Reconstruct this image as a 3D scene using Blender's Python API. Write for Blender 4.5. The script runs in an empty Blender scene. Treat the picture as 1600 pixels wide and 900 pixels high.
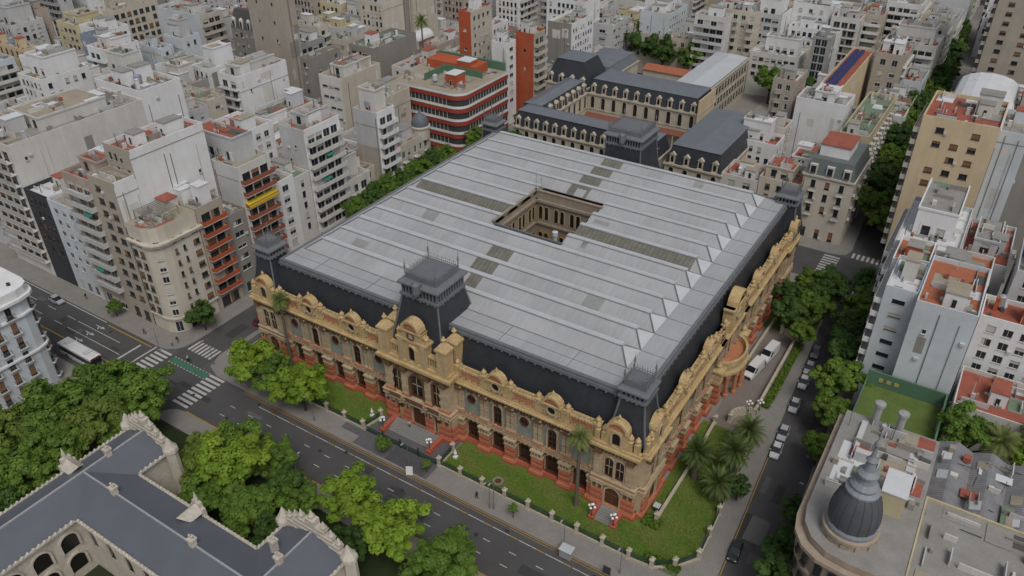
import bpy, math, random
from mathutils import Vector, Matrix
random.seed(7)
D = bpy.data
scene = bpy.context.scene
COL = scene.collection
# ---------------------------------------------------------------- camera
YAW, PITCH, ROLL = (math.radians(a) for a in (-32.8708, 33.4122, -0.5444))
FPX, CAM = 1243.0, Vector((109.295, -86.923, 102.8))
_F = Vector((math.sin(YAW)*math.cos(PITCH), math.cos(YAW)*math.cos(PITCH), -math.sin(PITCH)))
_R0 = Vector((math.cos(YAW), -math.sin(YAW), 0)); _U0 = _R0.cross(_F)
_R = _R0*math.cos(ROLL) + _U0*math.sin(ROLL)
_U = -_R0*math.sin(ROLL) + _U0*math.cos(ROLL)
cam = D.cameras.new('camera'); cam.sensor_width = 36; cam.lens = FPX/1600*36; cam.clip_end = 4000; cam.clip_start = 1
camo = D.objects.new('camera', cam); COL.objects.link(camo)
camo.matrix_world = Matrix(((_R.x, _U.x, -_F.x, CAM.x), (_R.y, _U.y, -_F.y, CAM.y), (_R.z, _U.z, -_F.z, CAM.z), (0, 0, 0, 1)))
scene.camera = camo
# ---------------------------------------------------------------- overcast daylight
SUN_EL, SUN_AZ = math.radians(56), math.radians(132)      # azimuth clockwise from +Y
w = D.worlds.new('World'); scene.world = w; w.use_nodes = True
nt = w.node_tree; bg = nt.nodes['Background']
sky = nt.nodes.new('ShaderNodeTexSky'); sky.sky_type = 'NISHITA'; sky.sun_disc = False
sky.sun_elevation = SUN_EL; sky.sun_rotation = SUN_AZ; sky.air_density = 1.0; sky.dust_density = 4.0; sky.ozone_density = 1.0
hs = nt.nodes.new('ShaderNodeHueSaturation'); hs.inputs['Saturation'].default_value = 0.5
nt.links.new(sky.outputs[0], hs.inputs['Color']); nt.links.new(hs.outputs[0], bg.inputs[0])
bg.inputs[1].default_value = 0.13
sl = D.lights.new('sun', 'SUN'); sl.energy = 1.6; sl.angle = math.radians(22); sl.color = (1, .96, .9)
so = D.objects.new('sun', sl); COL.objects.link(so)
sd = Vector((math.sin(SUN_AZ)*math.cos(SUN_EL), math.cos(SUN_AZ)*math.cos(SUN_EL), math.sin(SUN_EL)))
so.rotation_euler = sd.to_track_quat('Z', 'Y').to_euler(); so.location = (0, 0, 200)
vs = scene.view_settings; vs.view_transform = 'Standard'; vs.look = 'None'; vs.exposure = -0.45; vs.gamma = 1; vs.use_curve_mapping = False
scene.cycles.max_bounces = 5; scene.cycles.diffuse_bounces = 3; scene.cycles.glossy_bounces = 2; scene.cycles.transparent_max_bounces = 4

# ---------------------------------------------------------------- pixel -> place (a pixel is a direction; the plane it meets gives the distance)
def _ray(px, py): return _F*FPX + _R*(px-800) - _U*(py-450)
def U(px, py, z=0.0):
    d = _ray(px, py); return CAM + d*((z-CAM.z)/d.z)
def on_x(px, py, x):
    d = _ray(px, py); return CAM + d*((x-CAM.x)/d.x)
def on_y(px, py, y):
    d = _ray(px, py); return CAM + d*((y-CAM.y)/d.y)
def P(x, y, z=0.0):
    d = Vector((x, y, z))-CAM; k = d.dot(_F); return (800+FPX*d.dot(_R)/k, 450-FPX*d.dot(_U)/k)
def along(x, y, z, dx, dy, target):
    lo, hi = 0.0, 150.0; s = 1 if P(x+dx*150, y+dy*150, z)[0] > P(x, y, z)[0] else -1
    for _ in range(40):
        m = (lo+hi)/2
        if (P(x+dx*m, y+dy*m, z)[0]-target)*s > 0: hi = m
        else: lo = m
    return lo

# ---------------------------------------------------------------- materials
MATS = {}
def mat(name, rgb, rough=.8, var=.3, scale=.25, streak=0.0, fine=.12, bump=0.0, spec=.3, metal=0.0, dirt=(.35, .32, .28), bscale=8.0):
    """plain weathered surface: broad stains, vertical runs and fine speckle over one base colour"""
    if name in MATS: return MATS[name]
    m = D.materials.new(name); m.use_nodes = True; t = m.node_tree; n = t.nodes; L = t.links
    b = n['Principled BSDF']; b.inputs['Roughness'].default_value = rough; b.inputs['Metallic'].default_value = metal
    b.inputs['Specular IOR Level'].default_value = spec
    g = n.new('ShaderNodeNewGeometry')
    def noise(sc, det, stretch=None):
        x = n.new('ShaderNodeTexNoise'); x.inputs['Scale'].default_value = sc; x.inputs['Detail'].default_value = det; x.inputs['Roughness'].default_value = .65
        if stretch:
            mp = n.new('ShaderNodeMapping'); mp.inputs['Scale'].default_value = stretch; L.new(g.outputs['Position'], mp.inputs[0]); L.new(mp.outputs[0], x.inputs['Vector'])
        else: L.new(g.outputs['Position'], x.inputs['Vector'])
        return x
    def ramp(src, a, c):
        r = n.new('ShaderNodeMapRange'); r.inputs[1].default_value = .38; r.inputs[2].default_value = .72; r.inputs[3].default_value = a; r.inputs[4].default_value = c
        L.new(src.outputs['Fac'], r.inputs[0]); return r
    def mixc(fac, a, bcol):
        x = n.new('ShaderNodeMix'); x.data_type = 'RGBA'; L.new(fac, x.inputs[0])
        if isinstance(a, tuple): x.inputs[6].default_value = (*a, 1)
        else: L.new(a, x.inputs[6])
        x.inputs[7].default_value = (*bcol, 1); return x.outputs[2]
    d = tuple(rgb[i]*dirt[i]*1.6 for i in range(3))
    c = mixc(ramp(noise(scale, 5), 0, var).outputs[0], rgb, d)
    if streak: c = mixc(ramp(noise(1.0, 5, (.7, .7, .07)), 0, streak*.7).outputs[0], c, d)
    if fine: c = mixc(ramp(noise(5.0, 2), 0, fine), c, tuple(v*.45 for v in rgb)) if False else mixc(ramp(noise(4.0, 3), 0, fine).outputs[0], c, tuple(v*.4 for v in rgb))
    L.new(c, b.inputs['Base Color'])
    if bump:
        bp = n.new('ShaderNodeBump'); bp.inputs['Strength'].default_value = bump; bp.inputs['Distance'].default_value = .08
        L.new(noise(bscale, 3).outputs['Fac'], bp.inputs['Height']); L.new(bp.outputs[0], b.inputs['Normal'])
    MATS[name] = m; return m
def wall(name, rgb, streak=.45): return mat(name, rgb, .9, .35, .16, streak, .15)
def striped(name, c1, c2, axis, period, duty=.5, rough=.8):
    """two-tone ribbing (corrugated sheet, slatted tile panels): a real repeating finish along one axis"""
    m = D.materials.new(name); m.use_nodes = True; t = m.node_tree; n = t.nodes; L = t.links
    b = n['Principled BSDF']; b.inputs['Roughness'].default_value = rough
    g = n.new('ShaderNodeNewGeometry'); s = n.new('ShaderNodeSeparateXYZ'); L.new(g.outputs['Position'], s.inputs[0])
    dv = n.new('ShaderNodeMath'); dv.operation = 'DIVIDE'; dv.inputs[1].default_value = period; L.new(s.outputs[axis], dv.inputs[0])
    fr = n.new('ShaderNodeMath'); fr.operation = 'FRACT'; L.new(dv.outputs[0], fr.inputs[0])
    gt = n.new('ShaderNodeMath'); gt.operation = 'GREATER_THAN'; gt.inputs[1].default_value = duty; L.new(fr.outputs[0], gt.inputs[0])
    mx = n.new('ShaderNodeMix'); mx.data_type = 'RGBA'; L.new(gt.outputs[0], mx.inputs[0]); mx.inputs[6].default_value = (*c1, 1); mx.inputs[7].default_value = (*c2, 1)
    nz = n.new('ShaderNodeTexNoise'); nz.inputs['Scale'].default_value = .7; nz.inputs['Detail'].default_value = 5; L.new(g.outputs['Position'], nz.inputs['Vector'])
    r = n.new('ShaderNodeMapRange'); r.inputs[1].default_value = .35; r.inputs[2].default_value = .7; r.inputs[3].default_value = 0; r.inputs[4].default_value = .5; L.new(nz.outputs['Fac'], r.inputs[0])
    m2 = n.new('ShaderNodeMix'); m2.data_type = 'RGBA'; L.new(r.outputs[0], m2.inputs[0]); L.new(mx.outputs[2], m2.inputs[6]); m2.inputs[7].default_value = (*[v*.45 for v in c1], 1)
    L.new(m2.outputs[2], b.inputs['Base Color']); MATS[name] = m; return m
W_ = {  # painted and rendered walls
 'white': wall('white_render', (.76, .77, .78), .3), 'offwhite': wall('off_white_render', (.64, .63, .60)), 'bluewhite': wall('blue_white_render', (.58, .63, .67), .25),
 'grey': wall('grey_render', (.36, .36, .36)), 'lightgrey': wall('light_grey_render', (.53, .54, .55), .35), 'cream': wall('cream_render', (.54, .50, .42)),
 'tan': wall('tan_render', (.43, .39, .33)), 'yellow': wall('yellow_render', (.66, .54, .36)), 'paleyellow': wall('pale_yellow_render', (.58, .51, .34)),
 'brick': wall('brick_red', (.30, .10, .06), .2), 'orange': wall('orange_red_paint', (.42, .10, .045), .15), 'dark': wall('dark_cladding', (.05, .055, .06), .2),
 'pink': wall('pinkish_render', (.44, .37, .32)), 'concrete': wall('bare_concrete', (.30, .285, .26), .6), 'green': wall('green_wall', (.10, .20, .13), .2),
 'slateblue': wall('slate_blue_wall', (.26, .31, .38), .2), 'redstripe': wall('red_band_paint', (.33, .06, .04), .15), 'ivory': wall('ivory_render', (.60, .56, .48)),
}
R_ = {  # roofs
 'grey': mat('roof_grey', (.30, .295, .28), .9, .5, .3, 0, .3), 'red': mat('roof_red_membrane', (.36, .115, .08), .85, .6, .5, 0, .4), 'white': mat('roof_white_membrane', (.62, .64, .66), .7, .3, .2, 0, .15),
 'green': mat('roof_green_membrane', (.17, .23, .16), .9, .4, .25, 0, .2), 'tan': mat('roof_tan', (.36, .32, .25), .9, .5, .3, 0, .3), 'yellow': mat('roof_ochre', (.42, .36, .20), .9, .45, .3, 0, .3),
 'orange': mat('roof_orange_tile', (.42, .15, .08), .85, .55, .6, 0, .4), 'blue': mat('roof_blue_sheet', (.13, .19, .30), .5, .3, .4), 'slate': mat('roof_slate', (.125, .14, .165), .55, .3, .5, 0, .15, .2),
 'silver': mat('roof_silver_sheet', (.48, .51, .54), .5, .3, .2, 0, .15), 'dark': mat('roof_dark', (.10, .10, .10), .9, .4, .3), 'lime': mat('court_turf', (.12, .175, .045), .95, .5, .4, 0, .3),
}
GLASS = mat('window_glass', (.022, .028, .034), .12, .2, .8, 0, 0, 0, .6)
FRAME = mat('window_frame', (.50, .50, .48), .5, .1, 1, 0, 0)
FRAMED = mat('dark_frame', (.07, .06, .055), .5, .1, 1, 0, 0)
BLIND = mat('roller_blind', (.50, .48, .43), .7, .25, .6, 0, .1)
BLINDB = mat('brown_blind', (.25, .13, .07), .7, .25, .6, 0, .1)
RAILG = mat('rail_metal', (.16, .16, .16), .5, .2, 1, 0, 0)
METAL = mat('galvanised', (.40, .41, .42), .45, .3, 1.0, 0, .1, 0, .5, .3)
BLACK = mat('black_void', (.012, .012, .012), .9, 0, 1, 0, 0)

# ---------------------------------------------------------------- mesh building
class MB:
    def __init__(s): s.v = []; s.f = []; s.m = []
    def poly(s, pts, m=0):
        k = len(s.v); s.v += [tuple(p) for p in pts]; s.f.append(tuple(range(k, k+len(pts)))); s.m.append(m)
    def hexa(s, p, m=0, skip=()):
        # p: bottom ring 0-3, top ring 4-7 (same order)
        k = len(s.v); s.v += [tuple(q) for q in p]
        F = [(3, 2, 1, 0), (4, 5, 6, 7), (0, 1, 5, 4), (1, 2, 6, 5), (2, 3, 7, 6), (3, 0, 4, 7)]
        for i, f in enumerate(F):
            if i in skip: continue
            s.f.append(tuple(k+j for j in f)); s.m.append(m)
    def box(s, x0, x1, y0, y1, z0, z1, m=0, skip=()):
        s.hexa([(x0, y0, z0), (x1, y0, z0), (x1, y1, z0), (x0, y1, z0), (x0, y0, z1), (x1, y0, z1), (x1, y1, z1), (x0, y1, z1)], m, skip)
    def frus(s, cx, cy, a0, b0, a1, b1, z0, z1, m=0, skip=()):
        s.hexa([(cx-a0, cy-b0, z0), (cx+a0, cy-b0, z0), (cx+a0, cy+b0, z0), (cx-a0, cy+b0, z0), (cx-a1, cy-b1, z1), (cx+a1, cy-b1, z1), (cx+a1, cy+b1, z1), (cx-a1, cy+b1, z1)], m, skip)
    def prism(s, pts, z0, z1, m=0, mt=None, bottom=False):
        n = len(pts); k = len(s.v); s.v += [(x, y, z0) for x, y in pts]+[(x, y, z1) for x, y in pts]
        for i in range(n):
            j = (i+1) % n; s.f.append((k+i, k+j, k+n+j, k+n+i)); s.m.append(m)
        s.f.append(tuple(range(k+n, k+2*n))); s.m.append(m if mt is None else mt)
        if bottom: s.f.append(tuple(range(k+n-1, k-1, -1))); s.m.append(m)
    def lathe(s, cx, cy, prof, n=10, m=0, a0=0.0):
        k = len(s.v)
        for r, z in prof: s.v += [(cx+r*math.cos(a0+2*math.pi*i/n), cy+r*math.sin(a0+2*math.pi*i/n), z) for i in range(n)]
        for a in range(len(prof)-1):
            for i in range(n):
                j = (i+1) % n; s.f.append((k+a*n+i, k+a*n+j, k+(a+1)*n+j, k+(a+1)*n+i)); s.m.append(m)
        s.f.append(tuple(range(k+(len(prof)-1)*n, k+len(prof)*n))); s.m.append(m)
    def tube(s, a, b, r0, r1=None, n=6, m=0):
        a, b = Vector(a), Vector(b); r1 = r0 if r1 is None else r1
        d = (b-a).normalized(); q = d.to_track_quat('Z', 'Y'); k = len(s.v)
        for c, r in ((a, r0), (b, r1)):
            s.v += [tuple(c+q@Vector((r*math.cos(2*math.pi*i/n), r*math.sin(2*math.pi*i/n), 0))) for i in range(n)]
        for i in range(n):
            j = (i+1) % n; s.f.append((k+i, k+j, k+n+j, k+n+i)); s.m.append(m)
        s.f.append(tuple(range(k+n-1, k-1, -1))); s.m.append(m); s.f.append(tuple(range(k+n, k+2*n))); s.m.append(m)
    def add(s, o, M=None):
        k = len(s.v)
        s.v += [tuple(M@Vector(p)) for p in o.v] if M else o.v
        s.f += [tuple(k+i for i in f) for f in o.f]; s.m += o.m
    def mesh(s, name, mats, smooth=False):
        me = D.meshes.new(name); me.from_pydata(s.v, [], s.f)
        for m in (mats if isinstance(mats, (list, tuple)) else [mats]): me.materials.append(m)
        me.polygons.foreach_set('material_index', s.m)
        if smooth: me.polygons.foreach_set('use_smooth', [True]*len(s.f))
        me.update(); return me
    def build(s, name, mats, parent=None, smooth=False, **kw): return inst(s.mesh(name, mats, smooth), name, parent, **kw)
def inst(me, name, parent=None, loc=None, rz=0.0, label=None, cat=None, group=None, kind=None, M=None):
    o = D.objects.new(name, me); COL.objects.link(o)
    if parent is not None: o.parent = parent
    if M is not None: o.matrix_local = M
    else:
        if loc is not None: o.location = loc
        if rz: o.rotation_euler = (0, 0, rz)
    for k, v in (('label', label), ('category', cat), ('group', group), ('kind', kind)):
        if v: o[k] = v
    return o
def thing(name, label, cat, loc=(0, 0, 0), rz=0.0, group=None): return inst(None, name, None, loc, rz, label, cat, group)
def clone(root, loc=None, rz=None, label=None, parent=None):
    c = root.copy(); COL.objects.link(c); c.parent = parent
    if loc is not None: c.location = loc
    if rz is not None: c.rotation_euler = (0, 0, rz)
    if label: c['label'] = label
    for ch in list(root.children): clone(ch, parent=c)
    return c
class Fr:
    """facade frame: a runs along the wall (left to right seen from outside), d outwards, z up"""
    def __init__(s, ox, oy, ux, uy): s.o = Vector((ox, oy, 0)); s.u = Vector((ux, uy, 0)); s.n = s.u.cross(Vector((0, 0, 1))); s.rz = math.atan2(uy, ux)
    def p(s, a, d, z): q = s.o+s.u*a+s.n*d; return (q.x, q.y, z)
    def box(s, mb, a0, a1, d0, d1, z0, z1, m=0, skip=()):
        mb.hexa([s.p(a0, d1, z0), s.p(a1, d1, z0), s.p(a1, d0, z0), s.p(a0, d0, z0), s.p(a0, d1, z1), s.p(a1, d1, z1), s.p(a1, d0, z1), s.p(a0, d0, z1)], m, skip)
def holes_wall(mb, fr, Wd, z0, z1, cols, rows, depth=.22, m=0, mr=None, skip=()):
    """a wall with real recessed openings: cols and rows are (from, to) spans"""
    mr = m if mr is None else mr; z = z0
    for ri, (zb, zt) in enumerate(rows):
        if zb > z: mb.poly([fr.p(0, 0, z), fr.p(Wd, 0, z), fr.p(Wd, 0, zb), fr.p(0, 0, zb)], m)
        a = 0.0
        for ci, (c0, c1) in enumerate(cols):
            if (ci, ri) in skip: continue
            if c0 > a: mb.poly([fr.p(a, 0, zb), fr.p(c0, 0, zb), fr.p(c0, 0, zt), fr.p(a, 0, zt)], m)
            e = -depth
            mb.poly([fr.p(c0, 0, zb), fr.p(c1, 0, zb), fr.p(c1, e, zb), fr.p(c0, e, zb)], mr); mb.poly([fr.p(c0, e, zt), fr.p(c1, e, zt), fr.p(c1, 0, zt), fr.p(c0, 0, zt)], mr)
            mb.poly([fr.p(c0, 0, zb), fr.p(c0, e, zb), fr.p(c0, e, zt), fr.p(c0, 0, zt)], mr); mb.poly([fr.p(c1, e, zb), fr.p(c1, 0, zb), fr.p(c1, 0, zt), fr.p(c1, e, zt)], mr)
            a = c1
        if a < Wd: mb.poly([fr.p(a, 0, zb), fr.p(Wd, 0, zb), fr.p(Wd, 0, zt), fr.p(a, 0, zt)], m)
        z = zt
    if z < z1: mb.poly([fr.p(0, 0, z), fr.p(Wd, 0, z), fr.p(Wd, 0, z1), fr.p(0, 0, z1)], m)
# ================================================================ the setting
ASPH = mat('asphalt', (.088, .088, .09), .9, .5, .12, 0, .25, .25, bscale=6)
PAVE = mat('pavement', (.25, .238, .222), .9, .35, .35, 0, .25, .15)
PAVED = mat('pavement_dark', (.12, .12, .125), .9, .35, .5, 0, .25)
KERB = mat('kerb_stone', (.27, .26, .245), .9, .3, .5)
PAINTW = mat('road_paint_white', (.52, .52, .51), .8, .55, 1.2, 0, .4)
PAINTY = mat('road_paint_yellow', (.44, .26, .06), .8, .5, 1.2, 0, .4)
PAINTG = mat('cycle_lane_green', (.06, .17, .11), .85, .4, .8, 0, .25)
LAWN = mat('lawn_soil', (.11, .175, .03), .95, .5, .25, 0, .4, .5, dirt=(.75, .52, .5), bscale=3)
EARTH = mat('earth', (.07, .055, .04), .95, .5, .3, 0, .3)
def slab(name, pts, z0, z1, m, side=None):
    mb = MB(); mb.prism(pts, z0, z1, 1, 0); return mb.build(name, [m, side or KERB], kind='structure')
def rr(x0, x1, y0, y1, r=4.0):
    pts = []
    for cx, cy, a in ((x1-r, y0+r, -90), (x1-r, y1-r, 0), (x0+r, y1-r, 90), (x0+r, y0+r, 180)):
        for i in range(5): t = math.radians(a+22.5*i); pts.append((cx+r*math.cos(t), cy+r*math.sin(t)))
    return pts
def sheet(name, x0, x1, y0, y1, z, m, kind='structure', parent=None):
    mb = MB(); mb.poly([(x0, y0, z), (x1, y0, z), (x1, y1, z), (x0, y1, z)]); return mb.build(name, m, parent, kind=kind)
sheet('ground', -1500, 1500, -700, 1800, -.02, mat('ground_grey', (.10, .10, .10), .95))
sheet('avenue_road', -420, 420, -28.2, -14.8, .0, ASPH)
sheet('cross_road', -420, 420, 85, 99, .0, ASPH)
sheet('side_road', -21.6, -13.4, -14.8, 420, .004, ASPH); sheet('side_road', -21.6, -9.4, -200, -25.2, .004, ASPH)
def KL(y): return 93.4-.052*y        # the east side street runs a few degrees off the grid
def KR(y): return 101.0-.052*y
def strip(name, y0, y1, z, m):
    mb = MB(); mb.poly([(KL(y0), y0, z), (KR(y0), y0, z), (KR(y1), y1, z), (KL(y1), y1, z)]); return mb.build(name, m, kind='structure')
strip('side_road', -14.8, 430, .004, ASPH); strip('side_road', -200, -25.2, .004, ASPH)
slab('pavement', [(-8.4, -14.8), (KL(-14.8)-4, -14.8), (KL(-14)-1.2, -13.6), (KL(-11), -11), (KL(85), 82), (KL(85)-3, 85), (-10, 85), (-13.4, 82), (-13.4, -10), (-12, -13.4)], -.02, .13, PAVE)
slab('pavement', rr(-420, -21.6, -14.8, 85, 5), -.02, .13, PAVE)
slab('pavement', [(KR(-14.8)+3, -14.8), (420, -14.8), (420, 85), (KR(85)+3, 85), (KR(82), 82), (KR(-12), -12)], -.02, .13, PAVE)
slab('pavement', rr(-420, -21.6, 99, 420, 4), -.02, .13, PAVE)
slab('pavement', [(-10.4, 99), (KL(99)-4, 99), (KL(99)-1, 100), (KL(103), 103), (KL(420), 420), (-13.4, 420), (-13.4, 102)], -.02, .13, PAVE)
slab('pavement', [(KR(99)+3, 99), (420, 99), (420, 420), (KR(420), 420), (KR(102), 102)], -.02, .13, PAVE)
slab('pavement', rr(-9.4, 92.6, -200, -25.2, 4), -.02, .13, PAVE); slab('pavement', rr(-420, -21.6, -200, -28.2, 4), -.02, .13, PAVE); slab('pavement', rr(102, 420, -200, -25.2, 4), -.02, .13, PAVE)
# lawns, earth beds, paved courts (each a sheet a little above the pavement)
slab('lawn', [(44.6, -10.3), (84, -10.3), (89.4, -5), (89.4, 25), (79.3, 25), (79.3, -2), (44.6, -2)], .12, .2, LAWN, EARTH)
slab('lawn', [(-9.6, -10.3), (27, -10.3), (28.2, -8), (28.2, -2), (-7.5, -2), (-7.5, 30), (-9.6, 30)], .12, .2, LAWN, EARTH)
slab('lawn', [(79.4, 60), (89.4, 60), (89.4, 80), (79.4, 80)], .12, .2, LAWN, EARTH)
slab('school_garden', [(-8, -68), (60, -68), (60, -29), (-8, -29)], .1, .16, mat('dark_ground_cover', (.03, .045, .015), .95, .5, .4, 0, .4), EARTH)  # dark green ground cover between the school wings
sheet('entrance_court', 27.6, 44.4, -14.4, -3, .155, PAVED)
sheet('drive', 80.4, 86.6, 24, 64, .19, mat('drive_paving', (.21, .18, .165), .9, .35, .4, 0, .25))
sheet('pavement_patch', 35.2, 43.6, -14.4, -10.9, .16, mat('fresh_asphalt_patch', (.085, .085, .09), .9, .3, .6)); sheet('pavement_patch', 23, 33, -12.5, -10.9, .16, PAVED)
# painted road markings: each one its own flat piece
def mark(name, x0, x1, y0, y1, m=PAINTW, z=.009): return sheet(name, x0, x1, y0, y1, z, m)
for i in range(9): mark('crosswalk_stripe', -26, -22, -15.5-i*1.1, -14.95-i*1.1+.05)
for i in range(9): mark('crosswalk_stripe', -9.9, -5.7, -15.6-i*1.1, -15.0-i*1.1)
for i in range(7): mark('crosswalk_stripe', -20.9+i*1.05, -20.35+i*1.05, -12.0, -8.8, z=.012)
for i in range(6): mark('crosswalk_stripe', 88.6+i*1.15, 89.2+i*1.15, 99.6, 102.2, z=.012)
for i in range(7): mark('crosswalk_stripe', 89.5+i*1.0, 90.05+i*1.0, 81.2, 84.4, z=.012)
for i in range(10): mark('crosswalk_stripe', 82.6, 86.4, 86.2+i*1.25, 86.85+i*1.25)
mark('cycle_lane', -21, -10, -16.6, -15.2, PAINTG, .011)
for i in range(12):
    mark('cycle_lane_dash', -21+i*.95, -20.5+i*.95, -16.85, -16.68); mark('cycle_lane_dash', -21+i*.95, -20.5+i*.95, -15.12, -14.95)
mark('stop_line', -30.8, -30.3, -23.6, -16.4); mark('stop_line', -27.3, -26.9, -24, -15.0)
for i in range(26):
    x = -4+i*4.9
    if i: mark('lane_dash', x, x+1.3, -19.42, -19.28); mark('lane_dash', x, x+1.3, -22.07, -21.93)
    if x > 2: mark('edge_line', x, x+3.3, -16.72, -16.58); mark('kerb_dash', x+3.4, x+4.7, -16.74, -16.56, PAINTY)
for k in range(12):
    x = -130+k*7.5; mark('lane_dash', x, x+3, -20.95, -20.8); mark('lane_dash', x+1, x+4, -18.35, -18.2)
mark('lane_line', -50, -31.5, -20.95, -20.8, z=.0095); mark('lane_line', -50, -35, -18.35, -18.2, z=.0095)
mark('kerb_line', 0, 92, -15.05, -14.92, PAINTY); mark('kerb_line', 0, 92, -15.45, -15.36, PAINTY); mark('kerb_line', -5, 90, -25.1, -24.85, PAINTY)
mark('kerb_line', -120, -29, -23.75, -23.45, PAINTY); mark('kerb_line', -120, -44, -15.3, -15.1, PAINTW); mark('kerb_line', -43, -28, -15.75, -15.5, PAINTY)
mb = MB(); mb.poly([(KL(-8)+.15, -8, .012), (KL(-8)+.3, -8, .012), (KL(22)+.3, 22, .012), (KL(22)+.15, 22, .012)]); mb.build('kerb_line', PAINTY, kind='structure')
for yy in (-22.2, -19.6, -17.0):       # lane arrows
    mb = MB(); x = -45.2
    mb.poly([(x, yy-.1, .009), (x+1.9, yy-.1, .009), (x+1.9, yy+.1, .009), (x, yy+.1, .009)]); mb.poly([(x+1.9, yy-.42, .009), (x+3.1, yy, .009), (x+1.9, yy+.42, .009)])
    if yy < -16.5: mb.poly([(x+.9, yy-.1, .0095), (x+1.5, yy-.85, .0095), (x+1.75, yy-.7, .0095), (x+1.2, yy-.1, .0095)])
    mb.build('lane_arrow', PAINTW, kind='structure')
for x, y, a, b in ((42.5, -21.2, 1.5, 1.0), (47.8, -20.6, 1.6, 1.2), (34, -18, 1.4, .8), (70, -21, 2.4, .9), (57, -23, 1.8, 1.1), (94.5, 5, 2.2, 3.0), (96, 33, 1.2, 2), (-17, -2, 1.3, 2.5)):
    sheet('road_patch', x-a, x+a, y-b, y+b, .0065, mat('asphalt_patch', (.055, .055, .056), .9, .3, .4))
sheet('road_patch', 94.4, 97.4, 2.5, 8, .0067, mat('concrete_patch', (.15, .145, .14), .9, .3, .4))
rp = random.Random(12)
for k in range(26):
    x, y, a, b = rp.uniform(-70, 92), rp.uniform(-24, -16), rp.uniform(.4, 2.6), rp.uniform(.3, .9)
    if k > 17: y = rp.uniform(-5, 80); x = rp.uniform(KL(y)+1.5, KR(y)-1.5); a, b = b, a
    sheet('road_patch', x-a, x+a, y-b, y+b, .0072+.0001*k, MATS['asphalt_patch'] if k % 3 else mat('asphalt_pale_patch', (.12, .12, .12), .9, .4, .5))
MANH = mat('manhole_iron', (.035, .034, .033), .7, .3, 2)
for k in range(12):
    x, y = rp.uniform(-60, 90), rp.uniform(-24, -16); mb = MB(); mb.poly([(x+.38*math.cos(i*.52), y+.38*math.sin(i*.52), .0102) for i in range(12)]); mb.build('manhole_cover', MANH, kind='structure')
# blades of grass over the lawns: nobody could count them
def grass():
    mb = MB(); rnd = random.Random(3)
    def put(x0, x1, y0, y1, n):
        for _ in range(n):
            x, y = rnd.uniform(x0, x1), rnd.uniform(y0, y1); a = rnd.uniform(0, 6.28); h = rnd.uniform(.06, .2); w_ = rnd.uniform(.05, .14); l = rnd.uniform(-.1, .1)
            dx, dy = math.cos(a)*w_, math.sin(a)*w_
            mb.poly([(x-dx, y-dy, .19), (x+dx, y+dy, .19), (x+l, y+l, .19+h)], 0 if math.sin(x*.7+1.3*math.sin(y*.9))+math.sin(y*1.1+x*.31) < rnd.uniform(-.7, 1.3) else 1)
    put(44.8, 88.5, -10.1, -4.4, 26000); put(79.9, 89, -4.4, 24.5, 24000); put(-9.3, 27.6, -10.1, -4.4, 18000)
    mb.build('lawn_grass', [mat('grass_green', (.14, .235, .035), .9, .3, .5), mat('grass_dry', (.22, .245, .065), .9, .3, .5)], kind='stuff', label='short mown grass with dry patches around the palace', cat='grass')
grass()
# ================================================================ building kit
WINC = {}
def win_mesh(w_, h, kind, frame='w'):
    k = (round(w_, 2), round(h, 2), kind, frame)
    if k in WINC: return WINC[k]
    mb = MB(); win_geo(mb, Matrix.Identity(4), w_, h, kind)
    me = mb.mesh('window', [FRAME if frame == 'w' else FRAMED, GLASS, BLIND if frame == 'w' else BLINDB]); WINC[k] = me; return me
def win_geo(mb, M, w_, h, kind):
    q = MB(); t = .07; a = w_/2
    q.box(-a, a, .0, .05, 0, h, 1, skip=(0, 1, 3, 5, 4))
    q.box(-a, -a+t, -.04, .0, 0, h, 0); q.box(a-t, a, -.04, .0, 0, h, 0); q.box(-a+t, a-t, -.04, .0, h-t, h, 0); q.box(-a-.06, a+.06, -.28, .0, -.08, .05, 0)
    if w_ > 1.0: q.box(-.03, .03, -.035, .0, .05, h-t, 0)
    if kind == 1: q.box(-a+t, a-t, -.025, -.005, h*.55, h-t, 2)
    elif kind == 2: q.box(-a+t, a-t, -.025, -.005, h*.12, h-t, 2)
    elif kind == 3: q.box(-a+t, -a*.25, -.02, -.005, .05, h-t, 2)
    mb.add(q, M)
def pane_geo(mb, M, w_, h, kind):
    q = MB(); a = w_/2
    q.poly([(-a, .0, 0), (a, .0, 0), (a, .0, h), (-a, .0, h)], 1)
    if kind == 1: q.poly([(-a, -.02, h*.55), (a, -.02, h*.55), (a, -.02, h), (-a, -.02, h)], 2)
    elif kind == 2: q.poly([(-a, -.02, h*.15), (a, -.02, h*.15), (a, -.02, h), (-a, -.02, h)], 2)
    q.box(-a-.05, a+.05, -.26, .0, -.08, .0, 0)
    mb.add(q, M)
NWIN = [0]
BALC = {}
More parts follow.
